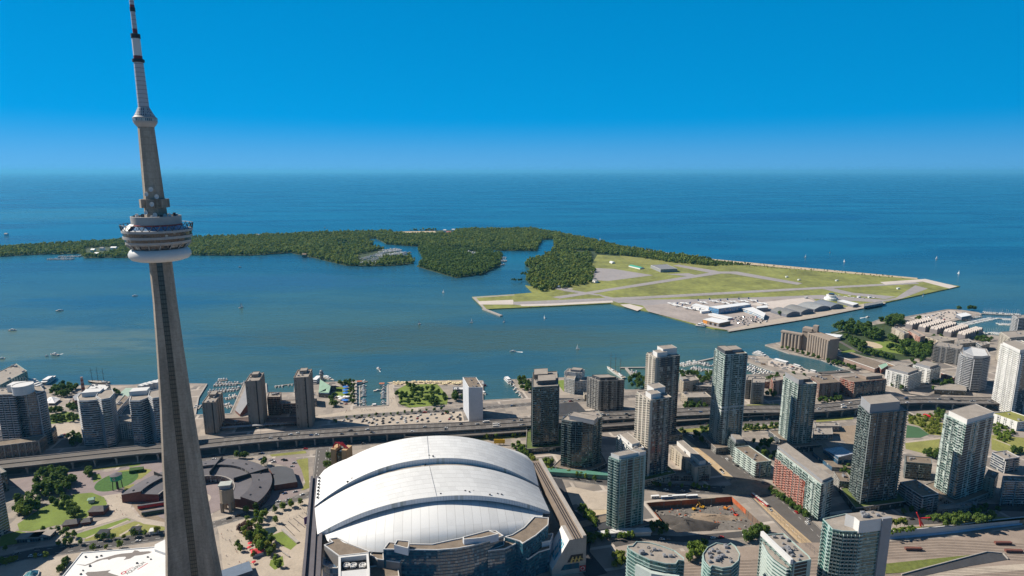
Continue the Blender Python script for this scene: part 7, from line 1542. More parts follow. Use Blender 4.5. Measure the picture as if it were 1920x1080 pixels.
lot([(560, 850), (1060, 830), (1500, 800), (1920, 760), (2700, 690), (2760, 850), (1900, 890), (1000, 940)], 46, 1.2, 'parked on the pale lot by the waterfront drive', h5, 6)
lot([(480, 430), (720, 425), (700, 580), (560, 600)], 8, .3, 'parked on the quay lot by the green copper roof', h5)
lot([(1380, 470), (1530, 400), (1420, 420)], 3, .3, 'parked behind the warehouse', h3)
lot([(1060, 150), (1370, 95), (1500, 112), (1330, 170)], 44, .4, 'parked on the gravel lot by the sail marina', c9, 7)
lot([(20, 470), (330, 545), (250, 552), (0, 495)], 20, .3, 'parked on the channel quay strip', c9, 6)
lot([(960, 330), (1350, 340), (1500, 410), (1150, 480), (930, 400)], 48, .5, 'parked at the airport terminal', e7, 7, 1.3)
lot([(1080, 30), (1500, 95), (1480, 330), (1150, 200)], 0, 0, '', h2)
lot([(330, 210), (690, 195), (740, 300), (640, 260)], 7, .2, 'parked on the mauve yard behind the curved shed', c4)
lot([(560, 450), (720, 420), (700, 470), (560, 530)], 4, .5, 'parked beside the slate roofed annex', c4)
lot([(1060, 90), (1240, 85), (1230, 125), (1080, 130)], 6, .2, 'parked under the expressway edge by the lawn', (0, 810, 4))
lot([(1230, 500), (1380, 420), (1560, 430), (1560, 470)], 6, .3, 'parked at the lakeside garden', h3)
lot([(720, 160), (1000, 190), (1130, 240), (1100, 390), (950, 330)], 7, .6, 'parked in the earth yard by the beige community building', (1440, 770, 8.31))
# --- streetcar, trailers and diggers by the pit
t = thing('streetcar', 'red and white streetcar stopped in the tram street reservation', 'streetcar', (*at((1425, 939)), .3))
a, b = at((1410, 928)), at((1440, 951)); d = (b-a).normalized(); L = (b-a).length
for k in range(3):
    q = MB(); q.beam(a+d*(L*k/3+.4), a+d*(L*(k+1)/3-.4), 3.2, .7, 3.0); q.build('body', [M('streetcar_red', (.50, .02, .03), .4, .05, .3)], t); q = MB(); q.beam(a+d*(L*k/3+.5), a+d*(L*(k+1)/3-.5), 3.25, 2.0, 2.8); q.build('window_band', [m_glass], t)
    q = MB(); q.beam(a+d*(L*k/3+.4), a+d*(L*(k+1)/3-.4), 2.9, 3.0, 3.5); q.build('roof', [m_white], t)
def digger(p, ang, label, col):
    t = thing('excavator', label, 'excavator', (p.x, p.y, -9), None, 0); e = Vector((math.cos(ang), math.sin(ang))); n_ = Vector((-e.y, e.x)); mt = M('digger_'+col, {'yellow': (.60, .33, .03), 'red': (.55, .06, .03), 'orange': (.62, .22, .03)}[col], .5, .1, .4)
    for s in (-1, 1): q = MB(); q.beam(p+n_*s*1.5-e*2.6, p+n_*s*1.5+e*2.6, .8, -9, -8); q.build('track', [m_black], t)
    q = MB(); q.beam(p-e*2.8, p+e*1.6, 3.2, -8, -6.3); q.build('body', [mt], t); q = MB(); q.beam(p-e*.2+n_*.8, p+e*1.8+n_*.8, 1.4, -6.3, -4.8); q.build('cab', [m_glass], t)
    P = [Vector((*(p+e*1.4), -6.6)), Vector((*(p+e*5), -2.2)), Vector((*(p+e*8.5), -4.8)), Vector((*(p+e*8), -8))]; q = MB()
    for u, v in zip(P, P[1:]): q.tube(u, v, .42, .36, 6)
    q.build('boom', [mt], t); q = MB(); q.beam(p+e*7.2, p+e*9, 1.7, -9, -7.6); q.build('bucket', [m_steel], t)
for px, an, lab, c_ in (((1302, 956), .4, 'yellow excavator left of its twin at the orange far wall of the pit', 'yellow'), ((1316, 952), 2.4, 'yellow excavator right of its twin at the orange far wall of the pit', 'yellow'), ((1361, 955), -.6, 'orange excavator in the far right corner of the pit', 'orange'), ((1379, 967), 2.0, 'red drilling excavator beside the right pit wall', 'red'), ((1268, 983), .3, 'orange excavator buried in shade at the left of the pit', 'orange')): digger(at(px, -9), an, lab, c_)
def cont(px, ang, L, label, colr, name='site_trailer', cat='trailer'):
    p = at(px); t = thing(name, label, cat, (p.x, p.y, 0)); q = MB(); q.box(p.x, p.y, .4, 3.4, L, 3, ang); q.build('body', [colr], t); q = MB(); q.box(p.x, p.y, 3.4, 3.7, L+.3, 3.2, ang); q.build('roof', [m_wm], t)
    for k in range(3): x = -L/3+k*L/3; q = MB(); c_, s_ = math.cos(ang), math.sin(ang); q.box(p.x+x*c_+1.52*s_, p.y+x*s_-1.52*c_, 1.4, 2.5, 1.6, .12, ang); q.build('window', [m_glass], t)
cont((1271, 933), .1, 26, 'long white site trailer behind the orange pit wall', m_white); cont((1228, 934), .1, 10, 'short white site trailer at the left end of the pit wall', m_white)
cont((1250, 935), .1, 14, 'blue site container between the white trailers', M('container_blue', (.05, .13, .28), .6, .1, .3), 'container', 'container'); cont((1297, 933), .1, 15, 'blue grey container right of the long white trailer', M('container_slate', (.12, .18, .24), .6, .1, .3), 'container', 'container')
# --- boats
m_hull = M('white_hull', (.72, .72, .71), .35, .03, .5); m_deckb = M('boat_deck', (.46, .40, .33), .7, .1, .5)
def hull(q, L, w, h, z0=-.3, m=0, md=1, n=8):
    top, bot = [], []
    for k in range(n+1):
        s = k/n; x = -L/2+L*s; wy = w/2*(1 if s < .45 else math.cos((s-.45)/.55*math.pi/2)**.75); top.append((x, wy, h*(1+.25*s*s))); bot.append((x*.94, wy*.72, z0))
    for k in range(n):
        for sg in (1, -1):
            P = [(x, y*sg, z) for x, y, z in (bot[k], bot[k+1], top[k+1], top[k])]; q.face(P if sg < 0 else P[::-1], m)
        a, b = top[k], top[k+1]; q.face([(a[0], -a[1], a[2]-.15), (b[0], -b[1], b[2]-.15), (b[0], b[1], b[2]-.15), (a[0], a[1], a[2]-.15)], md)
    q.face([(bot[0][0], -bot[0][1], z0), (top[0][0], -top[0][1], h), (top[0][0], top[0][1], h), (bot[0][0], bot[0][1], z0)][::-1], m)
def motorboat(L=10, w=3.4):
    q = MB(); hull(q, L, w, 1.4); q.box(-.3, 0, 1.2, 2.5, L*.42, w*.66, 0, 0); q.box(.2, 0, 1.9, 2.4, L*.44, w*.68, 0, 2); q.box(-.8, 0, 2.5, 3.3, L*.22, w*.5, 0, 0); return q.mesh('motorboat', [m_hull, m_deckb, m_glass])
def sailboat(L=10, w=3, sail=False):
    q = MB(); hull(q, L, w, 1.1); q.box(0, 0, 1, 1.7, L*.4, w*.5, 0, 0); q.tube((.6, 0, 1), (.6, 0, 14.5), .16, .1, 5, 3); q.tube((.6, 0, 2.2), (-L*.42, 0, 2.3), .28, .22, 5, 4)
    if sail: q.face([(.5, .05, 2.6), (-L*.4, .5, 2.7), (-.8, .9, 7), (.5, .1, 14)], 0); q.face([(.7, 0, 13), (L*.45, .1, 1.6), (1.0, .9, 2.4)], 0)
    return q.mesh('sailboat', [m_hull, m_deckb, m_glass, M('mast_metal', (.60, .60, .58), .4, .05, 1, .2), M('sail_cover', (.10, .17, .30), .8, .1, 1)])
MOT = [motorboat(8.5, 3), motorboat(11, 3.6), motorboat(14, 4.4)]; SAIL = [sailboat(9, 2.9), sailboat(11, 3.3)]; SAILUP = sailboat(10, 3, True)
def dock(a, b, w, label, where): q = MB(); q.beam(a, b, w, -1.4, -.2, 0); o = q.build('dock', [m_conc]); tag(o, label, 'dock', where)
MOORED = []
def moor(px0, px1, n, where, kind='m', side=(1, -1), org=None, sc=(.8, 1.15), dk=True, gap=1.0, z=-1.5):
    a, b = (at(p, -1.5) for p in (S(*org, [px0, px1]) if org else (px0, px1))); d = (b-a); L = d.length; d.normalize(); nn = Vector((-d.y, d.x)); ang = math.atan2(d.y, d.x)
    if dk: dock(a, b, 2.2, 'grey floating dock '+where, 'floating docks '+where)
    for k in range(n):
        for s in side:
            if random.random() < .08: continue
            p = a+d*(L*(k+.5)/n+random.uniform(-.6, .6))+nn*s*(6.2*gap); me = random.choice(MOT[:2] if kind == 'm' else SAIL)
            MOORED.append((kind, me, p, z, ang+s*math.pi/2+random.choice((0, math.pi)), random.uniform(*sc), where))
hz1 = (360, 680, 8)
w1 = 'in the marina between tall tower and slab towers'
moor((330, 335), (790, 315), 10, w1, org=hz1); moor((380, 285), (540, 265), 4, w1, org=hz1, side=(1,)); moor((235, 440), (710, 400), 10, w1, org=hz1); moor((480, 540), (680, 500), 5, w1, org=hz1); moor((490, 670), (600, 640), 3, w1, org=hz1); moor((95, 700), (140, 640), 2, w1, org=hz1)
moor((1235, 360), (1520, 325), 6, 'in the pool between the slab towers', org=hz1, side=(-1,))
w3 = 'in the boat slip beside the harbour lawn'
moor((905, 610), (905, 230), 14, w3+' on its left dock', org=h5, side=(-1,), gap=1.1); moor((905, 610), (905, 230), 9, w3+' on its inner dock', org=h5, side=(1,), dk=False, sc=(.6, .8)); moor((1400, 590), (1400, 230), 12, w3+' on its right dock', org=h5, side=(1,), gap=1.1)
moor((960, 180), (1050, 150), 3, w3+' at its mouth', org=h5, side=(1,))
moor((925, 310), (1010, 425), 5, 'along the pier behind the slim dark tower', org=c5, side=(1,), dk=False, sc=(.9, 1.4))
w5 = 'in the marina behind the tallest tower'; hB2 = (1260, 680, 8.73)
moor((130, 50), (420, -10), 8, w5, org=hB2); moor((320, 85), (640, 150), 8, w5, org=hB2); moor((120, 130), (300, 190), 5, w5, org=hB2); moor((460, 10), (660, 60), 5, w5, org=hB2); moor((1230, 60), (1600, 190), 10, w5, org=hB2); moor((1260, 120), (1420, 200), 4, w5, org=hB2)
moor((1090, 290), (1190, 300), 3, 'inside the small breakwater by the twin towers', org=(1040, 660, 7.71))
hM = (1700, 560, 8.709); w6 = 'in the sail marina at the right'
moor((1250, 225), (1860, 262), 18, w6+' along the breakwater', 's', (1, -1), hM, gap=.8); moor((890, 430), (1420, 318), 20, w6+' on the long diagonal dock', 's', (1, -1), hM, gap=.9); moor((1480, 330), (1830, 345), 12, w6+' beyond the diagonal dock', 's', (1, -1), hM, gap=.8)
moor((1480, 415), (1800, 430), 10, w6+' on the short dock', 's', (1, -1), hM, gap=.8); moor((1200, 560), (1600, 575), 11, w6+' by the near shore', 's', (1, -1), hM); moor((930, 345), (1240, 300), 9, w6+' by the clubhouse', 's', (1,), hM)
w7 = 'at the island yacht club'; hI = (480, 410, 4)
for a_, b_, n_ in (((780, 335), (940, 330), 13), ((790, 312), (960, 262), 14), ((850, 318), (1000, 278), 14), ((900, 290), (1110, 260), 18), ((930, 262), (1090, 240), 14), ((960, 245), (1060, 232), 9), ((1060, 290), (1140, 260), 8)): moor(a_, b_, n_, w7, 'm', (1, -1), hI, (1.4, 2.3), gap=1.6, z=1.2 if b_[1] < 270 else -.6)
for a_, b_, n_ in (((1770, 265), (1840, 262), 5), ((1800, 295), (1880, 295), 6), ((1805, 315), (1880, 320), 6), ((1815, 345), (1855, 350), 3)): moor(a_, b_, n_, 'off the wooded inner island', 'm', (1, -1), hI, (1.3, 1.9), gap=1.4)
moor((1570, 245), (1670, 275), 7, 'ashore among the inner island trees', 'm', (1, -1), hI, (1.5, 2.2), dk=False, z=.6)
for a_, b_, n_ in (((360, 345), (560, 345), 12), ((440, 330), (610, 325), 10)): moor(a_, b_, n_, 'off the far left island shore', 'm', (1, -1), (0, 400, 4), (1.4, 2.1), gap=1.5)
restb = []
for kd, nm, cap in (('m', 'motorboat', 284), ('s', 'sailboat', 280)):
    L_ = sorted([b for b in MOORED if b[0] == kd], key=lambda b: b[2].length/b[5])
    for i, (k_, me, p, z, a_, sc_, where) in enumerate(L_):
        if i < cap: put(me, nm, (p.x, p.y, z), a_, sc_, None, f'white {nm} moored {where}', 'boat', f'{nm}s {where}')
        else: restb.append((me, p, z, a_, sc_))
if restb:
    q = MB(); um = []
    for me, p, z, a_, sc_ in restb:
        X = Matrix.Translation((p.x, p.y, z)) @ Matrix.Rotation(a_, 4, 'Z') @ Matrix.Scale(sc_, 4)
        for f in me.polygons: q.face([X @ me.vertices[i].co for i in f.vertices], min(2, f.material_index))
    tag(q.build('moored_boats', [m_hull, m_deckb, m_glass]), kind='stuff')
def boat(px, ang, mesh, name, label, sc=1.0, cat='boat'): p = at(px, -1.5); put(mesh, name, (p.x, p.y, -1.5), ang, sc, None, label, cat)
def wake(px):
    P = [at(p, -1.5) for p in px]; q = MB(); q.face([(*P[0], -1.45), (*P[1], -1.45), (*P[2], -1.45)]); tag(q.build('wake', [M('foam', (.62, .66, .66), .8, .12, .3)]), kind='structure')
boat((102, 666), 2.9, MOT[2], 'motorboat', 'dark edged motor yacht trailing a short wake at left', 1.7); wake([(107, 665.6), (119, 662.5), (117, 664)])
boat((961, 659.5), 3.1, MOT[1], 'motorboat', 'small white speedboat with a wide white wake in the middle harbour', 1.2); wake([(963, 659.2), (980, 659.5), (980, 661.2)])
boat((709, 692), 2.3, MOT[1], 'motorboat', 'white cruiser just off the boat slip', 1.3); wake([(710, 693), (714, 697), (712, 697.4)])
boat((452, 577), .6, SAILUP, 'sailboat', 'lone sailboat under sail in the left harbour', 1.3); boat((1627, 595), .3, MOT[1], 'motorboat', 'speedboat running in the channel beyond the silos', 1.2); wake([(1626, 594.6), (1612, 596), (1613, 597.4)])
boat((3, 673), 3.4, MOT[1], 'motorboat', 'white launch at the left edge of the harbour', 1.2); wake([(1, 674), (9, 671), (8, 672.5)]); boat((24, 620), 0, MOT[2], 'motorboat', 'flat white boat in the upper left harbour', 1.5); boat((112, 583), .4, MOT[2], 'motorboat', 'dark shadowed barge like boat far left', 1.4); boat((253, 555), .4, MOT[2], 'motorboat', 'dark boat close behind the tall tower shaft', 1.2); boat((88, 668), 0, MOT[0], 'motorboat', 'tiny dinghy ahead of the left motor yacht', .9); boat((450, 501), .2, MOT[1], 'motorboat', 'tiny boat below the left island wood', 1.2)
for k, px in enumerate([(884, 605), (945, 604), (1021, 597), (1083, 655), (786, 608), (1125, 449), (1510, 483), (1556, 474), (1583, 491), (1756, 486), (609, 427), (1797, 513), (831, 549), (1731, 555)]):
    boat(px, k, SAILUP, 'sailboat', ['small sailboat nearest the airfield breakwater', 'small sailboat right of the airfield breakwater', 'sailboat off the airfield shore', 'sailboat above the tall ship', 'sailboat alone in the middle harbour', 'sailboat on the lake behind the island point', 'leftmost sailboat of three off the long beach', 'middle sailboat of three off the long beach', 'rightmost sailboat of three off the long beach', 'sailboat far out beyond the runway end', 'sailboat on the lake behind the island woods', 'sailboat off the runway tip', 'sailboat off the inner island', 'sailboat at the channel mouth by the runway tip'][k], (.9 if px[1] > 540 else 1.1))
def ship(px0, px1, label, w, h, deck, name='ferry', cat='ship', colr=None, masts=0, mz=30, z0=-1.5):
    a, b = at(px0, -1.5), at(px1, -1.5); L = (b-a).length; d = (b-a).normalized(); p = (a+b)/2; t = thing(name, label, cat, (p.x, p.y, z0)); org = p
    def B(q, nm, m): o = bpy.data.objects.new(nm, q.mesh(nm, m)); COL.objects.link(o); o.parent = t; return o
    q = MB(); hull(q, L, w, h); B(q, 'hull', [colr or m_hull, m_deckb])
    for k, (x0, x1, ww, za, zb) in enumerate(deck): q = MB(); q.box((x0+x1)/2*L, 0, za, zb, (x1-x0)*L, w*ww, 0, 0); q.box((x0+x1)/2*L, 0, za+(zb-za)*.4, za+(zb-za)*.8, (x1-x0)*L+.1, w*ww+.1, 0, 1); B(q, 'cabin', [m_wm, m_glass])
    for k in range(masts):
        x = L*(-.28+.28*k); q = MB(); q.tube((x, 0, h), (x, 0, mz*(1-.08*abs(k-1))), .45, .2, 6); q.tube((x-3.5, 0, mz*.62), (x+3.5, 0, mz*.62), .2, n=4); q.tube((x, -4, mz*.75), (x, 4, mz*.75), .2, n=4); q.tube((x, 0, h+2.5), (x-L*.17, 0, h+3), .4, n=5); B(q, 'mast', [m_bark])
    t.rotation_euler[2] = math.atan2(d.y, d.x); return t
ship((1170, 711), (1138, 690), 'white hulled tall ship with three masts at the pier by the brown grey block', 9, 3.4, [(-.4, -.25, .6, 3, 5), (.1, .22, .5, 3.4, 5)], 'tall_ship', 'tall ship', None, 3, 44)
ship((204, 720), (165, 717), 'dark hulled three masted ship behind the power plant roofs', 9, 3, [(-.4, -.2, .6, 3, 5)], 'tall_ship', 'tall ship', m_brick, 3, 34)
ship((80, 724), (105, 708), 'long white ferry leaving the left pier', 13, 3.5, [(-.45, .3, .85, 3, 7), (-.3, .15, .7, 7, 9.5)])
ship((588, 722), (603, 709), 'white excursion ship moored behind the rightmost slab tower', 12, 3.5, [(-.45, .35, .85, 3, 6.5), (-.4, .2, .8, 6.5, 9.5)])
ship((605, 708), (627, 716), 'sleek white motor yacht moored beside the lighthouse tower', 7.5, 2.8, [(-.4, .15, .7, 2.6, 5), (-.25, .02, .5, 5, 7)], 'motor_yacht', 'yacht')
ship((948, 712), (958, 722), 'white double deck tour boat at the pier behind the slim dark tower', 9, 3, [(-.45, .3, .85, 2.6, 6), (-.35, .15, .75, 6, 8.5)])
ship((900, 722), (912, 724), 'red and white fire boat beside the thin white tower', 7, 2.4, [(-.2, .2, .6, 2.2, 5), (-.05, .1, .4, 5, 7)], 'fire_boat', 'fire boat', m_red)
ship((903, 735), (911, 741), 'blue white tug below the fire boat', 6, 2, [(-.2, .2, .6, 1.8, 4.4)], 'tug', 'tug')
ship((1157, 703), (1166, 708), 'red tug beside the tall ship', 7, 2.6, [(-.15, .2, .6, 2.4, 5.5)], 'tug', 'tug', m_red)
ship((1412, 664), (1442, 672), 'large white motor yacht at the quay of the green channel', 11, 3.4, [(-.45, .25, .8, 3, 6), (-.35, .1, .65, 6, 8.6), (-.25, -.02, .45, 8.6, 10.5)], 'motor_yacht', 'yacht')
ship((1452, 677), (1478, 684), 'red roofed white restaurant boat in the channel', 12, 3, [(-.48, .42, .9, 2.8, 6)])
ship((1486, 686), (1506, 692), 'white yacht further down the channel quay', 8, 2.8, [(-.4, .2, .75, 2.6, 5.4)], 'motor_yacht', 'yacht'); ship((1518, 697), (1534, 701), 'white yacht at the channel head', 8, 2.6, [(-.4, .2, .75, 2.4, 5.2)], 'motor_yacht', 'yacht')
ship((1304, 611), (1328, 614), 'white car ferry docked at the airport island corner', 14, 3, [(-.3, .25, .7, 2.8, 8), (-.1, .1, .4, 8, 11)])
ship((700, 734), (714, 732), 'light blue workboat in the boat slip', 5, 1.6, [(-.1, .2, .6, 1.5, 3)], 'workboat', 'boat', M('light_blue_hull', (.18, .42, .55), .5, .05, .3))
ship((697, 762), (707, 761), 'white tour boat at the head of the boat slip', 6, 2, [(-.35, .3, .8, 1.8, 4.2)])
# --- aircraft
def plane_mesh(prop=True):
    q = MB(); n = 10; st_ = [(-16, .3, 2.9), (-12, .9, 2.6), (-8, 1.35, 2.4), (8, 1.4, 2.3), (12, 1.3, 2.2), (14.5, .8, 2.0), (16, .15, 1.9)]
    R_ = [[(x, r*math.cos(2*math.pi*i/n), z+r*math.sin(2*math.pi*i/n)) for i in range(n)] for x, r, z in st_]
    for a, b in zip(R_, R_[1:]):
        for i in range(n): q.face([a[i], a[(i+1) % n], b[(i+1) % n], b[i]])
    for s in (-1, 1):
        q.face([(2.5, 0, 3.7), (1.5, s*14, 3.9), (-.2, s*14, 3.9), (-1.2, 0, 3.7)][::s]); q.face([(2.5, 0, 3.5), (1.5, s*14, 3.75), (-.2, s*14, 3.75), (-1.2, 0, 3.5)][::-s])
        q.tube((-2.5, s*4.6, 3.3), (4.3, s*4.6, 3.2), .75, .5, 8); q.face([(-13.4, 0, 8.2), (-14, s*4.8, 8.3), (-15.6, s*4.8, 8.3), (-16, 0, 8.2)][::s], 1)
        q.tube((0, s*4.6, .2), (0, s*4.6, 3), .25, n=5); q.box(4.6, s*4.6, 1.4, 5.0, .15, .35, 0, 2)
    q.prism([Vector((-11, -.2)), Vector((-15.6, -.2)), Vector((-15.6, .2)), Vector((-11, .2))], 2.6, 3.4, 1)
    q.face([(-10.5, .15, 3.2), (-13.4, .15, 8.4), (-16, .15, 8.4), (-15, .15, 3)], 1); q.face([(-10.5, -.15, 3.2), (-15, -.15, 3), (-16, -.15, 8.4), (-13.4, -.15, 8.4)], 1)
    q.tube((11, 0, .2), (11, 0, 2), .2, n=5)
    return q.mesh('turboprop', [m_wm, M('tail_blue', (.03, .06, .14), .5, .05, .3), m_black])
PL = plane_mesh()
for k, (x, y) in enumerate([(85, 165), (150, 190), (265, 160), (300, 225), (415, 245), (520, 145), (690, 130), (840, 150), (950, 135), (1110, 125), (1250, 120), (1380, 160)]):
    p = at(S(*e7, [(x, y)])[0], 1); put(PL, 'aircraft', (p.x, p.y, 1.4), (2.2 if k < 5 else -.9)+random.uniform(-.15, .15), 1.25, None, 'white turboprop aircraft parked at the airport terminal piers', 'aircraft', 'turboprops at the terminal piers')
for k, (x, y) in enumerate([(1010, 378), (1060, 388), (1090, 382), (1120, 395), (1200, 398), (1230, 386), (1270, 396), (900, 402), (880, 408)]):
    p = at(S(*f8, [(x, y)])[0], 1); put(PL, 'light_aircraft', (p.x, p.y, 1.35), random.uniform(0, 6), .48, None, 'small white light aircraft parked on the apron beside the control tower', 'aircraft', 'light aircraft by the control tower')
# --- people on the squares
def person_mesh():
    me = bpy.data.meshes.new('person'); V_ = [(0, 0, .95), (0, 0, 1.15), (0, 0, 1.42), (0, 0, 1.53), (0, 0, 1.70), (0, .19, 1.42), (.02, .26, 1.12), (.1, .27, .85), (0, -.19, 1.42), (-.02, -.26, 1.12), (.02, -.27, .86), (0, .1, .9), (.08, .11, .5), (-.03, .11, .06), (.1, .11, .03), (0, -.1, .9), (-.04, -.11, .5), (-.16, -.11, .06), (-.04, -.11, .03)]
    E_ = [(0, 1), (1, 2), (2, 3), (3, 4), (2, 5), (5, 6), (6, 7), (2, 8), (8, 9), (9, 10), (0, 11), (11, 12), (12, 13), (13, 14), (0, 15), (15, 16), (16, 17), (17, 18)]
    R_ = [.15, .14, .17, .06, .11, .07, .05, .035, .07, .05, .035, .1, .07, .045, .04, .1, .07, .045, .04]
    me.from_pydata(V_, E_, []); o = bpy.data.objects.new('person', me); COL.objects.link(o); md = o.modifiers.new('s', 'SKIN'); md.use_smooth_shade = True
    for v, r in zip(me.skin_vertices[0].data, R_): v.radius = (r, r*1.15)
    me.skin_vertices[0].data[0].use_root = True
    bpy.context.view_layer.update(); m2 = bpy.data.meshes.new_from_object(o.evaluated_get(bpy.context.evaluated_depsgraph_get())); bpy.data.objects.remove(o); return m2
PM = person_mesh(); PV = {}
m_skin = M('skin', (.42, .26, .19), .6, .05, 2); m_trs = M('dark_trousers', (.03, .035, .05), .8, .1, 2)
for nm, c_ in (('white', (.6, .6, .58)), ('red', (.5, .04, .04)), ('blue', (.05, .12, .35)), ('black', (.03, .03, .03))):
    m2 = PM.copy(); m2.materials.clear()
    for mt in (M('shirt_'+nm, c_, .8, .05, 2), m_trs, m_skin): m2.materials.append(mt)
    for f in m2.polygons: z = f.center.z; f.material_index = 2 if z > 1.5 or (z < 1.0 and abs(f.center.y) > .2) else (1 if z < .93 else 0)
    PV[nm] = m2
def crowd(px, n, where, org, dm=3):
    for p in scatter(W(S(*org, px)), n, dm):
        c_ = random.choice(list(PV)); put(PV[c_], 'person', (p[0], p[1], .1), random.uniform(0, 6.3), 1.15, None, f'person in a {c_} shirt walking {where}', 'person', f'people in {c_} shirts {where}')
crowd([(130, 700), (260, 740), (370, 960), (420, 1060), (200, 1050), (150, 850)], 26, 'on the tower plaza', c4); crowd([(600, 600), (790, 560), (770, 760), (700, 740)], 10, 'on the stadium forecourt', c4)
crowd([(780, 500), (900, 480), (980, 560), (960, 640), (850, 600)], 9, 'on the pale park path', c2); crowd([(480, 690), (860, 650), (1420, 610), (1400, 660), (600, 720)], 18, 'on the waterfront promenade', h5); crowd([(640, 560), (780, 470), (700, 620)], 0, '', c4)
crowd([(1430, 230), (1490, 220), (1540, 560), (1480, 600)], 8, 'on the slip side promenade', h5)
# ================================================================ SMALL THINGS ON LAND
def parasol(colm, r=2.6, h=2.6):
    q = MB(); q.lathe(0, 0, [(r, h), (.1, h+1.1)], 8, cap=False); q.tube((0, 0, 0), (0, 0, h+.9), .07, n=5); return q.mesh('parasol', [colm])
m_ylw = M('yellow_canvas', (.62, .52, .30), .8, .06, .5); m_blu = M('blue_canvas', (.02, .15, .50), .8, .06, .5)
PY, PB, PWh, PR = parasol(m_ylw, 3), parasol(m_blu, 5, 3), parasol(MATS['white_canvas'], 4, 3), parasol(MATS['red_canvas'], 2.4)
for k in range(34):
    x = 1540+k*36+random.uniform(-9, 9); p = at(S(*h5, [(x, random.uniform(155, 205))])[0]); put(PY, 'beach_parasol', (p.x, p.y, .1), random.random(), 1, None, 'pale yellow beach parasol on the sand of the beach park', 'parasol', 'yellow parasols on the beach')
for y, l in ((270, 'blue canopy farthest of three on the harbour lawn'), (325, 'blue canopy in the middle of three on the harbour lawn'), (378, 'blue canopy nearest of three on the harbour lawn')): p = at(S(*h5, [(652, y)])[0]); put(PB, 'canopy', (p.x, p.y, .1), .4, 1.1, None, l, 'canopy')
for k, (x, y) in enumerate([(540, 445), (580, 470), (640, 440), (690, 445), (560, 480), (630, 505), (665, 510)]): p = at(S(*h5, [(x, y)])[0]); put(PWh if k < 5 else PB, 'market_tent', (p.x, p.y, .1), .3, 1, None, 'white market tent below the harbour lawn' if k < 5 else 'blue market tent below the harbour lawn', 'tent', 'white market tents' if k < 5 else 'blue market tents')
for k, (x, y) in enumerate([(180, 395), (188, 410), (184, 425), (178, 440), (196, 402)]): p = at((380+x/4, 810+y/4)); put(PWh, 'court_parasol', (p.x, p.y, .1), 0, .95, None, 'white parasol in the round railway court', 'parasol', 'white parasols in the railway court')
for k, (x, y) in enumerate([(350, 880), (405, 915), (490, 910), (385, 990), (355, 850)]): p = at(S(*c4, [(x, y)])[0]); put(PR, 'red_parasol', (p.x, p.y, .1), 0, 1, None, 'red parasol on the tower plaza', 'parasol', 'red parasols on the tower plaza')
p = at((396, 898)); put(PR, 'red_parasol', (p.x, p.y, .1), 0, 1.6, None, 'pink red canopy in the railway court beside the tower shaft', 'canopy')
# big outdoor pieces
t = thing('sculpture', 'tall red steel figure of beams on the terrace by the rail yard', 'sculpture', (*at((1727, 988), 8.7), 8.7)); p = at((1726.6, 987), 8.7); z1 = hgt((1726.6, 987), (1717, 963), 8.7)
A = Vector((p.x, p.y, 8.7)); Bm = Vector((p.x-3, p.y, 8.7+(z1-8.7)*.62)); q = MB(); q.tube(A, Bm, 1.1, .8, 6); q.build('leg', [M('red_steel', (.60, .025, .03), .5, .05, .3)], t)
for tip in (Vector((p.x-6.5, p.y+1, z1+1)), Vector((p.x+9, p.y, z1-5))): q = MB(); q.tube(Bm, tip, .8, .6, 6); q.build('arm', [MATS['red_steel']], t)
q = MB(); q.tube(A+Vector((4, 2, 0)), Bm, .9, .7, 6); q.build('leg', [MATS['red_steel']], t)
a, b = at((1732, 778), 1), at((1745, 783), 1); q = MB(); d = (b-a); hull(q, d.length, 5, 2.2, 0, 0, 0); o = q.build('boat_sculpture', [MATS['red_steel']]); o.location = (*((a+b)/2), 1); o.rotation_euler[2] = math.atan2(d.y, d.x); tag(o, 'bright red boat shaped sculpture lying in the new park', 'sculpture')
def billboard(px, w, h, z, label, mt):
    p = at(px); t = thing('billboard', label, 'billboard', (p.x, p.y, 0)); q = MB(); q.box(p.x, p.y, z, z+h, w, .8, -.05); q.build('panel', [mt], t)
    for s in (-w*.3, w*.3): q = MB(); q.tube((p.x+s, p.y, 0), (p.x+s, p.y, z), .35, n=6); q.build('post', [m_steel], t)
billboard((932, 834), 9.4, 6.5, 2.5, 'left yellow panel of a pair of billboards behind the dome', m_yellow); billboard((941, 834), 9.4, 6.5, 2.5, 'right yellow panel of a pair of billboards behind the dome', m_yellow)
p = at((576, 983)); t = thing('banner_stand', 'purple banner stand leaning at the stadium forecourt edge', 'banner', (p.x, p.y, 0)); q = MB(); q.box(p.x, p.y, 1, 10, 7, .6, .9); q.build('panel', [M('purple_banner', (.07, .04, .16), .7, .1, .3)], t); q = MB(); q.tube((p.x, p.y, 0), (p.x, p.y, 1), .4); q.build('foot', [m_steel], t)
for k, (x, y) in enumerate([(505, 695), (545, 640), (600, 610), (640, 560), (215, 850), (330, 720), (290, 610)]):
    p = at(S(*c4, [(x, y)])[0]); put(lampm, 'street_lamp', (p.x, p.y, 0), random.random()*6, .8, None, 'grey lamp post on the paving between tower and stadium', 'street lamp', 'lamp posts on the plaza')
for k in range(16):
    f = k/15; p = at((1410+120*f+(0), 928+112*f*1.0)); put(lampm, 'tram_pole', (p.x-2, p.y, .1), 1.3, .75, None, 'slim steel pole in the sandy tram reservation', 'pole', 'poles of the tram reservation')
for k in range(14):
    p = at((600+k*38, 795-k*3.3)); put(lampm, 'street_lamp', (p.x, p.y, 0), 1.6, .8, None, 'lamp post along the waterfront drive lot', 'street lamp', 'lamp posts along the waterfront lot')
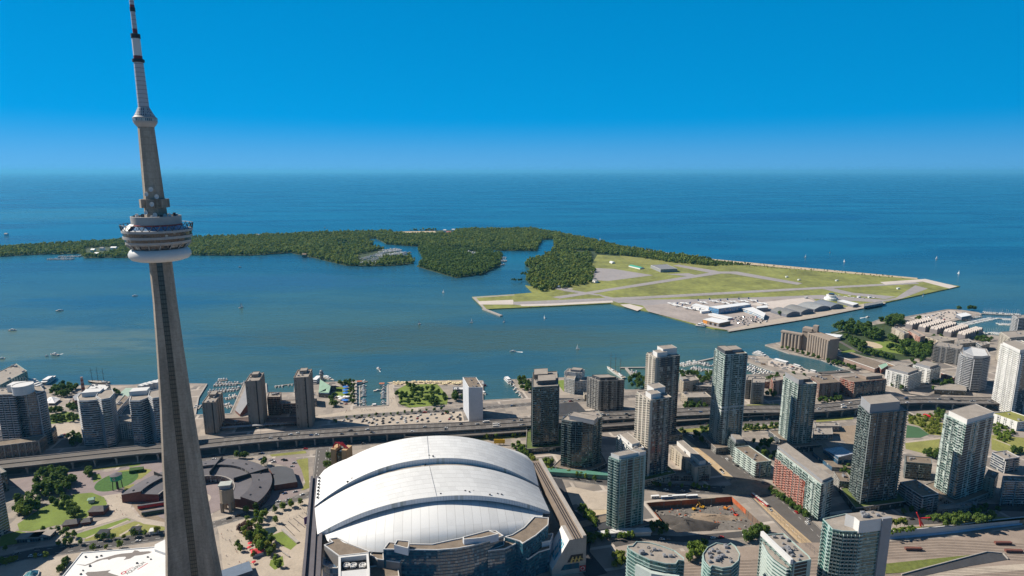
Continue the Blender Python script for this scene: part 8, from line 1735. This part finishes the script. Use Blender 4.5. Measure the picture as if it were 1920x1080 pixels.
for k in range(12):
    p = at((1500+k*30, 772-k*2.2)); put(lampm, 'street_lamp', (p.x, p.y, 0), 1.6, 1.1, None, 'tall lamp post below the right half of the expressway', 'street lamp', 'lamp posts below the expressway')
# fountain pond and stone walls on the plaza
sheet('pond', W(S(*c4, [(340, 760), (480, 720), (545, 710), (560, 740), (520, 770), (420, 800)])), .14, M('pond_water', (.02, .035, .035), .15, .1, .2))
for px, lab in (([(600, 735), (715, 835)], 'long white stone seat wall beside the plaza lawn'), ([(515, 785), (570, 850)], 'short pale stone wall on the left of the plaza lawn'), ([(600, 905), (650, 940)], 'pale stone wall below the plaza lawn')):
    a, b = [at(p) for p in S(*c4, px)]; q = MB(); q.beam(a, b, 3.4 if 'long' in lab else 1.2, 0, 1.6); tag(q.build('stone_wall', [m_conc]), lab, 'wall')
q = MB(); a, b = at((200, 1066)), at((185, 1060))
t = thing('hedge', 'clipped box hedge behind the round flower bed', 'hedge', (*at((256, 885)), 0)); pl = W(S(*c2, [(970, 315), (1075, 300), (1080, 280), (975, 290)])); q = MB(); q.prism(pl, 0, 4.5); q.build('hedge_body', [M('hedge_leaf', (.04, .085, .018), .95, .4, .8)], t)
# railway coaches in the yard
for k, (px, an, lab) in enumerate([((1712, 1032), -.02, 'brown freight wagon at the far left of the rail yard'), ((1880, 1021), -.02, 'rust red freight wagon at the right of the rail yard'), ((1900, 1036), -.04, 'rust red flat wagon near the right frame edge')]):
    p = at(px); t = thing('wagon', lab, 'wagon', (p.x, p.y, .3)); e = Vector((math.cos(an), math.sin(an))); q = MB(); q.beam(p-e*9, p+e*9, 3, 1.2, 3.6); q.build('body', [m_brick], t)
    for s in (-6, 6): q = MB(); q.beam(p+e*(s-2), p+e*(s+2), 2.6, .35, 1.2); q.build('bogie', [m_black], t)
# houses and roofs that show among the island trees
for k, (px, lab, mr) in enumerate([((850, 432), 'white pavilion on the island meadow edge', m_wm), ((834, 433), 'white boat house beside the red roofed island building', m_wm), ((841, 436.5), 'red roofed building beside the island meadow', M('red_roof', (.50, .17, .17), .7, .1, .05)), ((175, 470), 'white club house on the far left island', m_wm), ((192, 467), 'pale roofed house on the far left island', m_conc), ((214, 466), 'wide white roofed house on the far left island', m_wm), ((182, 477), 'white shed at the far left island shore', m_wm), ((12, 440), 'small pale house in the left island wood', m_conc), ((571, 479), 'brown boat shed at the island tip', m_brw), ((484, 442), 'pale house on the outer island shore', m_conc)]):
    p = at(px, 8); t = thing('island_house', lab, 'house', (p.x, p.y, .4)); q = MB(); L_ = 30 if k in (2, 5) else 20; pl = [Vector((p.x+x, p.y+y)) for x, y in ((-L_/2, -8), (L_/2, -8), (L_/2, 8), (-L_/2, 8))]; gable(q, [pl[0], pl[1], pl[2], pl[3]], .4, 13, 6, 0, 1); q.build('house_body', [m_wm if k != 8 else m_brw, mr], t)
# loose cabins on the channel quay, dock huts
for k, (x, y) in enumerate([(960, 285), (1010, 295), (1040, 320), (1085, 335), (1180, 350), (1240, 370), (1300, 372), (1150, 330)]):
    p = at(S(*c7, [(x, y)])[0]); q = MB(); q.box(p.x, p.y, 0, 3.4, random.uniform(6, 13), 4, -.5, 0); q.box(p.x, p.y, 3.4, 3.8, 5, 3, -.5, 1); tag(q.build('quay_cabin', [random.choice((m_white, m_conc, m_brw)), m_steel]), 'small flat cabin on the sandy channel quay', 'cabin', 'cabins on the channel quay')
for px, lab in (((716, 722), 'red roofed hut at the mouth of the boat slip'), ((674, 718), 'orange roofed float hut at the top of the boat slip')):
    p = at(px); t = thing('slip_hut', lab, 'hut', (p.x, p.y, 0)); q = MB(); q.box(p.x, p.y, 0, 3, 9, 6, .1); q.build('wall', [m_wm], t); q = MB(); q.box(p.x, p.y, 3, 3.8, 10, 7, .1); q.build('roof', [M('terracotta', (.42, .15, .08), .8, .1, .2)], t)
q = MB(); a, b = at((1163, 689.5)), at((1215, 689)); q.beam(a, b, 5, -2, .6); tag(q.build('breakwater', [m_conc]), 'thin breakwater arm reaching left from the twin towers', 'breakwater')
q = MB(); a, b = at((1174, 690)), at((1185, 703)); q.beam(a, b, 5, -2, .6); tag(q.build('breakwater', [m_conc]), 'short breakwater stub turning back to the marina shore', 'breakwater')
q = MB(); a, b = at((1276, 685)), at((1340, 671)); q.beam(a, b, 5, -2, .6); tag(q.build('breakwater', [m_conc]), 'long low breakwater closing the marina behind the tallest tower', 'breakwater')
q = MB(); P = [at(p) for p in ((1838, 588), (1920, 592), (2050, 600))]; q.beam(P[0], P[1], 7, -2, .8); q.beam(P[1], P[2], 7, -2, .8); tag(q.build('breakwater', [m_conc]), 'outer breakwater of the sail marina at the right edge', 'breakwater')
# ================================================================ AIR
hz = MB(); X0, X1, Y0, Y1, Z0, Z1 = -330000, 330000, -5000, 340000, -10.6, 575
c_ = [(X0, Y0), (X1, Y0), (X1, Y1), (X0, Y1)]
hz.face([(x, y, Z0) for x, y in c_[::-1]]); hz.face([(x, y, Z1) for x, y in c_])
for i in range(4): a, b = c_[i], c_[(i+1) % 4]; hz.face([(*a, Z0), (*b, Z0), (*b, Z1), (*a, Z1)])
bm = bpy.data.materials.new('haze_air'); bm.use_nodes = True; nt = bm.node_tree; nt.nodes.clear()
vo = nt.nodes.new('ShaderNodeVolumePrincipled'); vo.inputs['Color'].default_value = (.15, .62, 1.0, 1); vo.inputs['Density'].default_value = 1.7e-5; vo.inputs['Anisotropy'].default_value = .1
out = nt.nodes.new('ShaderNodeOutputMaterial'); nt.links.new(vo.outputs[0], out.inputs['Volume'])
ho = tag(hz.build('haze', bm), None, None, None, 'stuff')
bmm = bmesh.new(); bmm.from_mesh(ho.data); bmesh.ops.remove_doubles(bmm, verts=bmm.verts, dist=.01); bmesh.ops.recalc_face_normals(bmm, faces=bmm.faces); bmm.to_mesh(ho.data); bmm.free()
